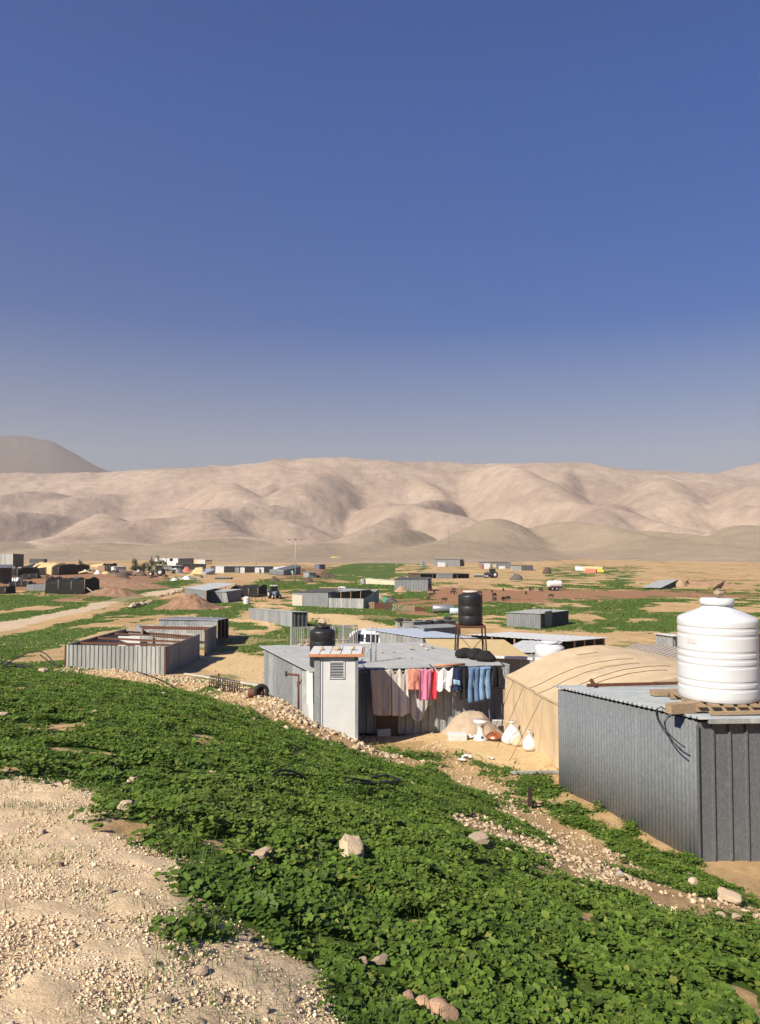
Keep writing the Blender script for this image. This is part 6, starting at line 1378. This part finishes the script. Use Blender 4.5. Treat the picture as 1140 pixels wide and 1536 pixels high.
# ------------------------------------------------------------------ leaves, grass, gravel and rubble underfoot
def rot_batch(n, g, tilt, yaw=None, lean=None):
    """rotation matrices: yaw about z, then a tilt about a random horizontal axis"""
    yaw = g.uniform(0, 2 * np.pi, n) if yaw is None else yaw
    c, s = np.cos(yaw), np.sin(yaw); Zr = np.zeros((n, 3, 3)); Zr[:, 0, 0] = c; Zr[:, 0, 1] = -s; Zr[:, 1, 0] = s; Zr[:, 1, 1] = c; Zr[:, 2, 2] = 1
    a = g.uniform(0, 2 * np.pi, n); ax = np.stack([np.cos(a), np.sin(a), np.zeros(n)], 1); t = np.abs(g.normal(0, tilt, n)); t = np.minimum(t, 1.3)
    if lean is not None:                                     # adds a common lean, e.g. leaves turned to the light
        v = ax * t[:, None] + lean; t = np.linalg.norm(v, axis=1) + 1e-9; ax = v / t[:, None]
    K = np.zeros((n, 3, 3)); K[:, 0, 1] = -ax[:, 2]; K[:, 0, 2] = ax[:, 1]; K[:, 1, 0] = ax[:, 2]; K[:, 1, 2] = -ax[:, 0]; K[:, 2, 0] = -ax[:, 1]; K[:, 2, 1] = ax[:, 0]
    I = np.eye(3)[None]; Rm = I + np.sin(t)[:, None, None] * K + (1 - np.cos(t))[:, None, None] * (K @ K)
    return Rm @ Zr
def scatter(protos, pos, rot, scale, var, which):
    """protos: list of (verts, faces as equal-length index arrays); returns V, loops, starts, var"""
    VV, LL, SS, AA = [], [], [], []; off = 0; lo = 0
    for k, (pv_, pf) in enumerate(protos):
        i = np.nonzero(which == k)[0]
        if len(i) == 0: continue
        sc_ = scale[i]; sc_ = sc_[:, None, None] if sc_.ndim == 1 else sc_[:, None, :]
        v = np.einsum('nij,nkj->nki', rot[i], pv_[None] * sc_) + pos[i][:, None, :]
        n, m_ = len(i), len(pv_)
        f = pf[None] + (np.arange(n) * m_)[:, None, None] + off
        VV.append(v.reshape(-1, 3)); LL.append(f.ravel()); ns = pf.shape[0] * n; SS.append(lo + np.arange(ns) * pf.shape[1]); AA.append(np.repeat(var[i], m_))
        off += n * m_; lo += f.size
    return np.vstack(VV), np.concatenate(LL), np.concatenate(SS), np.concatenate(AA)
def leaf_proto(nr, lob, seed, fold=.10, cup=.12):
    g = np.random.default_rng(seed); V = [(0, 0, 0)]
    for i in range(nr):
        a = 2 * np.pi * (i / nr); notch = abs(((a + np.pi) % (2 * np.pi)) - np.pi)
        ph = .5 + .5 * math.cos(lob * a); r = (.78 + .22 * ph) * (1 - .55 * math.exp(-(notch / .28) ** 2)) * g.uniform(.94, 1.06)
        V.append((r * math.cos(a), r * math.sin(a), cup * r * r + fold * (ph - .5) + g.normal() * .015))
    F = [(0, 1 + i, 1 + (i + 1) % nr) for i in range(nr)]
    return np.array(V, float), np.array(F, int)
LN = [leaf_proto(20, 7, s, .09, .10) for s in range(3)] + [leaf_proto(20, 5, 9, .11, .16), leaf_proto(20, 7, 12, .08, -.12)]
LM = [leaf_proto(8, 4, s, .14, .14) for s in range(20, 23)]
LF = [leaf_proto(5, 3, s, .2, .2) for s in range(30, 33)]
gv_ = np.random.default_rng(77)
def sample_sector(n, r0, r1, th0=-.60, th1=.60, power=2.0):
    u = gv_.random(n); r = (r0 ** power + u * (r1 ** power - r0 ** power)) ** (1 / power) if power else r0 * (r1 / r0) ** u
    th = gv_.uniform(th0, th1, n); return r * np.sin(th), r * np.cos(th), r
def canopy(x, y):
    a = fbm(x * .9, y * .9, 3, 201); b = fbm(x * 3.4, y * 3.4, 3, 205)
    return np.clip(.02 + .145 * (a - .28) + .11 * (b - .35), .012, .15)
CLEAR = []                                                   # the ground big rocks stand on: no leaves there
for px_, py_, w_ in ((527, 1294, 56), (716, 1268, 42), (190, 1218, 34), (5, 1076, 18), (570, 1449, 28), (634, 1510, 34), (662, 1532, 46), (392, 1292, 34), (1098, 1356, 48), (545, 1448, 20), (612, 1502, 30)):
    _p = G(px_, py_); CLEAR.append((_p.x, _p.y, w_ / FP * _p.y))
def leaf_set(n, r0, r1, size, protos, tilt, power=2.0, thr=.5, lift=1.0):
    x, y, r = sample_sector(n, r0, r1, power=power); g = veg(x, y, 1); k = g > thr; x, y, r, g = x[k], y[k], r[k], g[k]
    cl = fbm(x * 4.5, y * 4.5, 2, 209); k = gv_.random(len(x)) < np.clip((cl - .30) / .14, .06, 1); x, y, r = x[k], y[k], r[k]
    k = np.ones(len(x), bool)
    for cx_, cy_, s_ in CLEAR: k &= np.hypot((x - cx_) / .62, (y - cy_ + .42 * s_) / .95) > s_ * (.80 + .4 * fbm(x * 9, y * 9, 2, 3))
    x, y, r = x[k], y[k], r[k]
    hh = canopy(x, y) * lift; e = .03; nx = -(canopy(x + e, y) - hh / max(lift, .01)) / e; ny = -(canopy(x, y + e) - hh / max(lift, .01)) / e
    edge = np.clip(1.25 * cover(x, y, GRASS, 4, 3.0) * (1 - cover(x, y, BARE, 3, 2.2)) - .2, 0, 1); hh = hh * (.18 + .82 * edge)
    z = height(x, y) + hh * (1 - .75 * gv_.random(len(x)) ** 2.2) + .012
    n = len(x); lean = np.stack([-ny * .45 - .16 * SUN_DIR.y * -1 * -1, nx * .45 + .16 * SUN_DIR.x, np.zeros(n)], 1)
    s = size * np.exp(gv_.normal(0, .38, n)) * (.55 + 2.6 * hh + .12 * edge) * (.72 + .62 * fbm(x * .55, y * .55, 3, 213)); s = np.minimum(s, size * 1.9)
    return scatter(protos, np.stack([x, y, z], 1), rot_batch(n, gv_, tilt, None, lean), s, gv_.random(n), gv_.integers(0, len(protos), n))
def merge(sets):
    V, L, S, A_ = [], [], [], []; o = lo = 0
    for v, l, s, a in sets: V.append(v); L.append(l + o); S.append(s + lo); A_.append(a); o += len(v); lo += len(l)
    return np.vstack(V), np.concatenate(L), np.concatenate(S), np.concatenate(A_)
sets = [leaf_set(92000, 2.0, 6.5, .0185, LN, .42), leaf_set(250000, 6.5, 15, .0195, LM, .42), leaf_set(280000, 15, 30, .0255, LM, .45), leaf_set(230000, 30, 66, .046, LF, .5, lift=.6)]
V, L_, S_, A_ = merge(sets)
tag(link('mallow_leaves', npmesh('mallow_leaves', V, L_, S_, M_leaf, True, dict(var=A_))), 'dense low green mallow leaves covering the bank', kind='stuff')
# fine blades at the edges and thin stalks between the leaves
def blades(n, r0, r1, ln, wd, power, sel):
    x, y, r = sample_sector(n, r0, r1, power=power); k = sel(x, y); x, y, r = x[k], y[k], r[k]; n = len(x)
    z = height(x, y) - .01; l = ln * np.exp(gv_.normal(0, .35, n)); a = gv_.uniform(0, 6.283, n); t = gv_.uniform(.1, .8, n); w_ = wd * np.ones(n)
    dx, dy = np.cos(a), np.sin(a); px_, py_ = -dy, dx
    P = np.stack([x, y, z], 1); D1 = np.stack([dx * np.sin(t * .5), dy * np.sin(t * .5), np.cos(t * .5)], 1); D2 = np.stack([dx * np.sin(t * 1.6), dy * np.sin(t * 1.6), np.cos(t * 1.6)], 1); W = np.stack([px_, py_, 0 * px_], 1) * w_[:, None]
    m_ = P + D1 * l[:, None] * .55; e = m_ + D2 * l[:, None] * .5
    Vv = np.stack([P - W, P + W, m_ + W * .8, m_ - W * .8, e], 1).reshape(-1, 3); o = np.arange(n) * 5
    q = np.stack([o, o + 1, o + 2, o + 3], 1); tr = np.stack([o + 3, o + 2, o + 4], 1)
    loops = np.concatenate([q.ravel(), tr.ravel()]); st = np.concatenate([np.arange(n) * 4, 4 * n + np.arange(n) * 3])
    return Vv, loops, st, np.repeat(gv_.random(n), 5)
edge_sel = lambda x, y: (veg(x, y, 1) > .3) & ((cover(x, y, PATH, 1, 2.5) > .5) | (fbm(x * 1.3, y * 1.3, 3, 221) > .60))
tuft_sel = lambda x, y: (fbm(x * 1.6, y * 1.6, 4, 225) > .575) & (cover(x, y, PATH, 1, 1.0) > .5) & (cover(x, y, [PATH[0][:8] + np.array([.9, .3])], 1) >= 0) & (x > -.62 * y - .2)
sets = [blades(90000, 2.0, 11, .075, .0022, 1.6, edge_sel), blades(26000, 2.0, 7, .04, .002, 1.6, tuft_sel), blades(60000, 11, 30, .10, .004, 1.6, lambda x, y: (veg(x, y, 1) > .3) & (fbm(x * .9, y * .9, 3, 231) > .56))]
V, L_, S_, A_ = merge(sets)
tag(link('grass', npmesh('grass', V, L_, S_, M_blade, False, dict(var=A_))), 'fine grass blades along the edge of the path', kind='stuff')
# rougher growth further out
x, y, r = sample_sector(260000, 45, 230, power=1.0); k = veg(x, y, 1) > .5; x, y, r = x[k], y[k], r[k]; n = len(x)
z = height(x, y) + .02; s = (.022 + .00045 * r) * np.exp(gv_.normal(0, .35, n)); sc3 = np.stack([s, s, s * .8], 1)
V, L_, S_, A_ = scatter(LF, np.stack([x, y, z], 1), rot_batch(n, gv_, .55), sc3, gv_.random(n), gv_.integers(0, 3, n))
tag(link('field_grass', npmesh('field_grass', V, L_, S_, M_tuft, False, dict(var=A_))), 'rough green growth on the valley fields', kind='stuff')

def pebble_protos(k, seed):
    base = np.array([(1, 0, 0), (0, 1, 0), (-1, 0, 0), (0, -1, 0), (0, 0, 1), (0, 0, -1), (.6, .6, .5)], float)
    F = np.array([(0, 6, 4), (6, 1, 4), (1, 2, 4), (2, 3, 4), (3, 0, 4), (0, 1, 6), (1, 0, 5), (2, 1, 5), (3, 2, 5), (0, 3, 5)]); g = np.random.default_rng(seed); out = []
    for _ in range(k): out.append((base * np.array([1, g.uniform(.6, 1), g.uniform(.4, .75)]) * (1 + g.normal(0, .22, (7, 1))) + g.normal(0, .10, (7, 3)), F))
    return out
def rock_protos():
    bm = bmesh.new(); bmesh.ops.create_icosphere(bm, subdivisions=2, radius=1); bm.verts.index_update(); F = np.array([[v.index for v in f.verts] for f in bm.faces]); base = np.array([v.co[:] for v in bm.verts]); bm.free(); out = []
    for s in range(6):
        g = np.random.default_rng(400 + s); r_ = np.ones(len(base)); 
        for _ in range(10):
            n_ = g.normal(size=3) * [1, 1, .8]; n_ /= np.linalg.norm(n_); c = base @ n_; d = g.uniform(.30, .74); r_ = np.where(c > .05, np.minimum(r_, d / np.maximum(c, .05)), r_)
        out.append((base * r_[:, None] * np.array([1, g.uniform(.7, 1), g.uniform(.5, .8)]), F))
    return out
PEB = pebble_protos(14, 3); RKP = rock_protos()
def stones(n, r0, r1, smin, smax, sel, protos, power=1.5, sizepow=2.2, sink=.3, grow=0.0):
    x, y, r = sample_sector(n, r0, r1, power=power); k = sel(x, y); x, y, r = x[k], y[k], r[k]; n = len(x)
    s = .55 * smin * (smax / smin) ** (gv_.random(n) ** sizepow) * (1 + grow * r)
    z = height(x, y) + .035 * 0 + s * (.5 - sink) * .8
    return scatter(protos, np.stack([x, y, z], 1), rot_batch(n, gv_, .7), s, gv_.random(n), gv_.integers(0, len(protos), n))
on_path = lambda x, y: (cover(x, y, PATH, 1, 1.2) > .5) & (gv_.random(len(x)) < np.clip((fbm(x * 1.1, y * 1.1, 4, 241) - .25) / .3, .40, 1))
sets = [stones(290000, 2.0, 9, .0045, .021, on_path, PEB, 1.3, 2.0, .40), stones(3600, 2.0, 10, .016, .055, on_path, RKP, 1.4, 2.6, .45), stones(9000, 8, 16, .012, .04, on_path, PEB, 1.5)]
V, L_, S_, A_ = merge(sets)
tag(link('gravel', npmesh('gravel', V, L_, S_, M_gravel, False, dict(var=A_))), 'loose gravel and small stones on the path', kind='stuff')
in_bare = lambda x, y: (cover(x, y, BARE, 1, .9) > .5) & (gv_.random(len(x)) < np.clip((fbm(x * .8, y * .8, 4, 251) - .3) / .25, .08, 1))
def ridge_stones(n, smin, smax, wd):
    P_ = np.array([(a, b) for a, b, c in RIDGE]); seg = np.linalg.norm(np.diff(P_, axis=0), axis=1); cum = np.concatenate([[0], np.cumsum(seg)]); t = gv_.random(n) * cum[-1]
    x = np.interp(t, cum, P_[:, 0]) + gv_.normal(0, wd, n); y = np.interp(t, cum, P_[:, 1]) + gv_.normal(0, wd, n)
    k = gv_.random(n) < np.clip((fbm(x * .9, y * .9, 3, 255) - .2) / .3, .1, 1); k &= ~((x > -1.9) & (x < -.45) & (y > 20.15)); x, y = x[k], y[k]; n = len(x)
    s_ = .55 * smin * (smax / smin) ** (gv_.random(n) ** 2.0); return scatter(RKP, np.stack([x, y, height(x, y) + s_ * .2], 1), rot_batch(n, gv_, .8), s_, gv_.random(n), gv_.integers(0, len(RKP), n))
yard = lambda x, y: (cover(x, y, SAND, 1) > .5) & (fbm(x * 1.2, y * 1.2, 4, 261) > .50)
sets = [stones(70000, 7, 26, .02, .12, in_bare, RKP, 1.7, 2.4), ridge_stones(9000, .03, .22, .55), stones(30000, 9, 26, .012, .05, yard, PEB, 1.7, 2.0), stones(9000, 2.5, 30, .015, .06, lambda x, y: (cover(x, y, PATH, 1, 3.0) > .5) & (cover(x, y, PATH, 1, .5) < .5), RKP, 1.5, 2.2)]
V, L_, S_, A_ = merge(sets)
tag(link('rubble', npmesh('rubble', V, L_, S_, M_rubble, False, dict(var=A_))), 'strips of broken pale stone between the leaves and along the yard', kind='stuff')
open_ = lambda x, y: (cover(x, y, ROAD, 1) < .5) & (fbm(x * .11, y * .07, 4, 271) > .53)
nearf = lambda x, y: (cover(x, y, SPARSE, 1) > .5) | (fbm(x * .25, y * .2, 4, 275) > .58)
sets = [stones(26000, 22, 75, .03, .16, nearf, RKP, 1.2, 2.0), stones(26000, 60, 260, .03, .17, open_, PEB, 1.0, 2.0, .3, .002)]
V, L_, S_, A_ = merge(sets)
tag(link('field_stones', npmesh('field_stones', V, L_, S_, M_rubble, False, dict(var=A_))), 'pale stones strewn over the valley fields', kind='stuff')

# ------------------------------------------------------------------ single rocks
for px, py, wpx, k, lb, m_, sq, cat in (
    (527, 1296, 56, 4, 'big rounded tan boulder lying alone in the middle of the green leaves', mat('tan boulder stone', (.46, .34, .21), (.56, .43, .28), 5, .9, 0, .012, 16), (1.02, .85, .98), 'boulder'),
    (716, 1268, 42, 4, 'flat pale slab of rock in the leaves right of the big boulder', M_stone, (1.05, .7, .6), 'rock'),
    (190, 1218, 34, 2, 'pale wedge shaped rock at the edge of the leaves above the path', M_stone, (1, .8, .75), 'rock'),
    (5, 1076, 18, 3, 'tan rock in the leaves at the very left edge', M_stone, (1, .9, .8), 'rock'),
    (66, 1013, 22, 5, 'tan rock in the grass below the black hose arcs', M_stone, (1.1, .8, .6), 'rock'),
    (28, 1019, 16, 0, 'flat pale rock in the grass left of the open pen', M_stone, (1.2, .8, .6), 'rock'),
    (318, 1168, 16, 6, 'small pale rock in the leaves above the wedge shaped rock', M_stone, (1, .8, .8), 'rock'),
    (274, 1172, 14, 1, 'smallest pale rock left of its twin in the upper leaves', M_stone, (1, .7, .7), 'rock'),
    (200, 1180, 22, 2, 'small tan rock close above the wedge shaped rock', M_stone, (1.1, .8, .7), 'rock'),
    (545, 1448, 20, 0, 'pale rock at the foot of the leaves near the bottom, left of its neighbour', M_stone, (.9, .8, 1.0), 'rock'),
    (570, 1449, 28, 5, 'pale elongated rock at the foot of the leaves near the bottom', M_stone, (1.2, .6, .6), 'rock'),
    (612, 1502, 30, 3, 'brown rock near the bottom edge, smallest of the brown three', M_stone2, (1, .8, .8), 'rock'),
    (634, 1510, 34, 1, 'brown rounded rock in the middle of the brown three at the bottom', M_stone2, (1, .8, .8), 'rock'),
    (662, 1532, 46, 2, 'largest brown rock cut by the bottom edge of the picture', M_stone2, (1, .8, .85), 'rock'),
    (538, 1480, 32, 4, 'grey flat rock at the end of the gravel path', mat('greyish stone', (.38, .34, .28), (.46, .42, .35), 6, .9, 0, .01, 18), (1.1, .8, .55), 'rock'),
    (392, 1292, 34, 6, 'tan rock in the bare patch left of the big boulder', M_stone, (1.1, .8, .6), 'rock'),
    (412, 1290, 26, 0, 'pinkish rock at the right end of the bare patch left of the boulder', M_stone2, (1, .9, .7), 'rock'),
    (384, 1316, 22, 2, 'reddish tan rock just below the bare patch', M_stone2, (1, .8, .9), 'rock'),
    (372, 1330, 18, 5, 'small tan rock at the border of the leaves and the path', M_stone, (1, .8, .8), 'rock'),
    (1040, 1332, 26, 1, 'tan rock standing up in the stone strip below the grey shed', M_stone, (.8, .7, 1.1), 'rock'),
    (1034, 1318, 18, 4, 'pale flat rock just above the upright tan rock', M_stone, (1.2, .8, .5), 'rock'),
    (1098, 1356, 48, 3, 'long pale rock in the strip at the right edge below the shed', M_stone, (1.3, .6, .5), 'rock'),
    (1082, 1378, 18, 0, 'small tan rock below the long pale rock at the right', M_stone, (1, .8, .6), 'rock'),
    (1104, 1382, 18, 5, 'small pale rock right below the long pale rock', M_stone, (1, .8, .6), 'rock'),
    (802, 1381, 16, 2, 'lone pale rock among dense leaves on the lower right', M_stone, (1, .8, .7), 'rock'),
    (874, 1338, 16, 6, 'small pale rock between the leaves and the lower stone strip', M_stone, (1.1, .8, .6), 'rock'),
    (992, 1370, 12, 1, 'tiny pale rock in the leaves below the lower stone strip', M_stone, (1, .8, .8), 'rock'),
    (930, 1318, 18, 3, 'grey rock in the stone strip below the shed', mat('greyish stone', (.38, .34, .28)), (1.1, .8, .7), 'rock'),
    (486, 1352, 12, 2, 'tiny tan rock in the leaves below the big boulder', M_stone, (.7, .7, 1), 'rock'),
    (518, 1362, 16, 4, 'small pointed pale rock in the leaves below the big boulder', M_stone, (1, .6, .8), 'rock'),
    (564, 1376, 10, 5, 'tiny white stone right below the big boulder', M_white, (1, .8, .8), 'rock')):
    p = G(px, py); s = wpx / FP * p.y; hl = float(canopy(np.array([p.x]), np.array([p.y]))[0]) if wpx > 12 and inside(np.array([p.x]), np.array([p.y]), GRASS[0])[0] else 0
    o = rock((p.x, p.y, p.z + hl * (.25 if wpx >= 28 else .35)), s * (1.32 if wpx > 40 else 1.15), lb, None, m_, cat, .2, k, rz=(2.2 if cat == 'boulder' else None), sq=sq, name='boulder' if cat == 'boulder' else 'rock')
SP = [(140, 1056), (141, 1072), (64, 1050), (246, 1044), (100, 1180), (290, 1190), (330, 1182), (440, 1214), (415, 1232), (620, 1180), (500, 1226), (340, 1176), (240, 1200), (720, 1310), (770, 1352), (660, 1355), (1010, 1400), (452, 1210), (232, 1174), (58, 1100), (250, 1240), (228, 1238), (960, 1402), (520, 1325), (760, 1262)]
for px, py in SP:
    p = G(px, py); hl = float(canopy(np.array([p.x]), np.array([p.y]))[0])
    rock((p.x, p.y, p.z + hl * .35), rnd.uniform(9, 15) / FP * p.y, 'small pale stone showing between the green leaves of the bank', 'small stones among the leaves', M_stone)
for px, py, w_ in ((63, 1250, 20), (140, 1490, 16), (36, 1492, 14), (262, 1434, 18), (232, 1470, 18), (330, 1498, 24), (250, 1503, 22), (300, 1462, 30), (160, 1340, 22), (160, 1236, 14), (235, 1448, 16), (410, 1475, 20), (440, 1500, 22), (465, 1440, 18), (90, 1300, 16), (215, 1536, 18), (365, 1440, 18), (395, 1520, 26), (78, 1180, 16), (300, 1536, 26), (110, 1420, 16), (180, 1520, 16)):
    p = G(px, py); rock((p.x, p.y, p.z), w_ / FP * p.y, 'fist sized pale stone lying loose on the gravel path', 'loose stones on the path', M_stone, sq=(1, .8, .8), sink=.35)
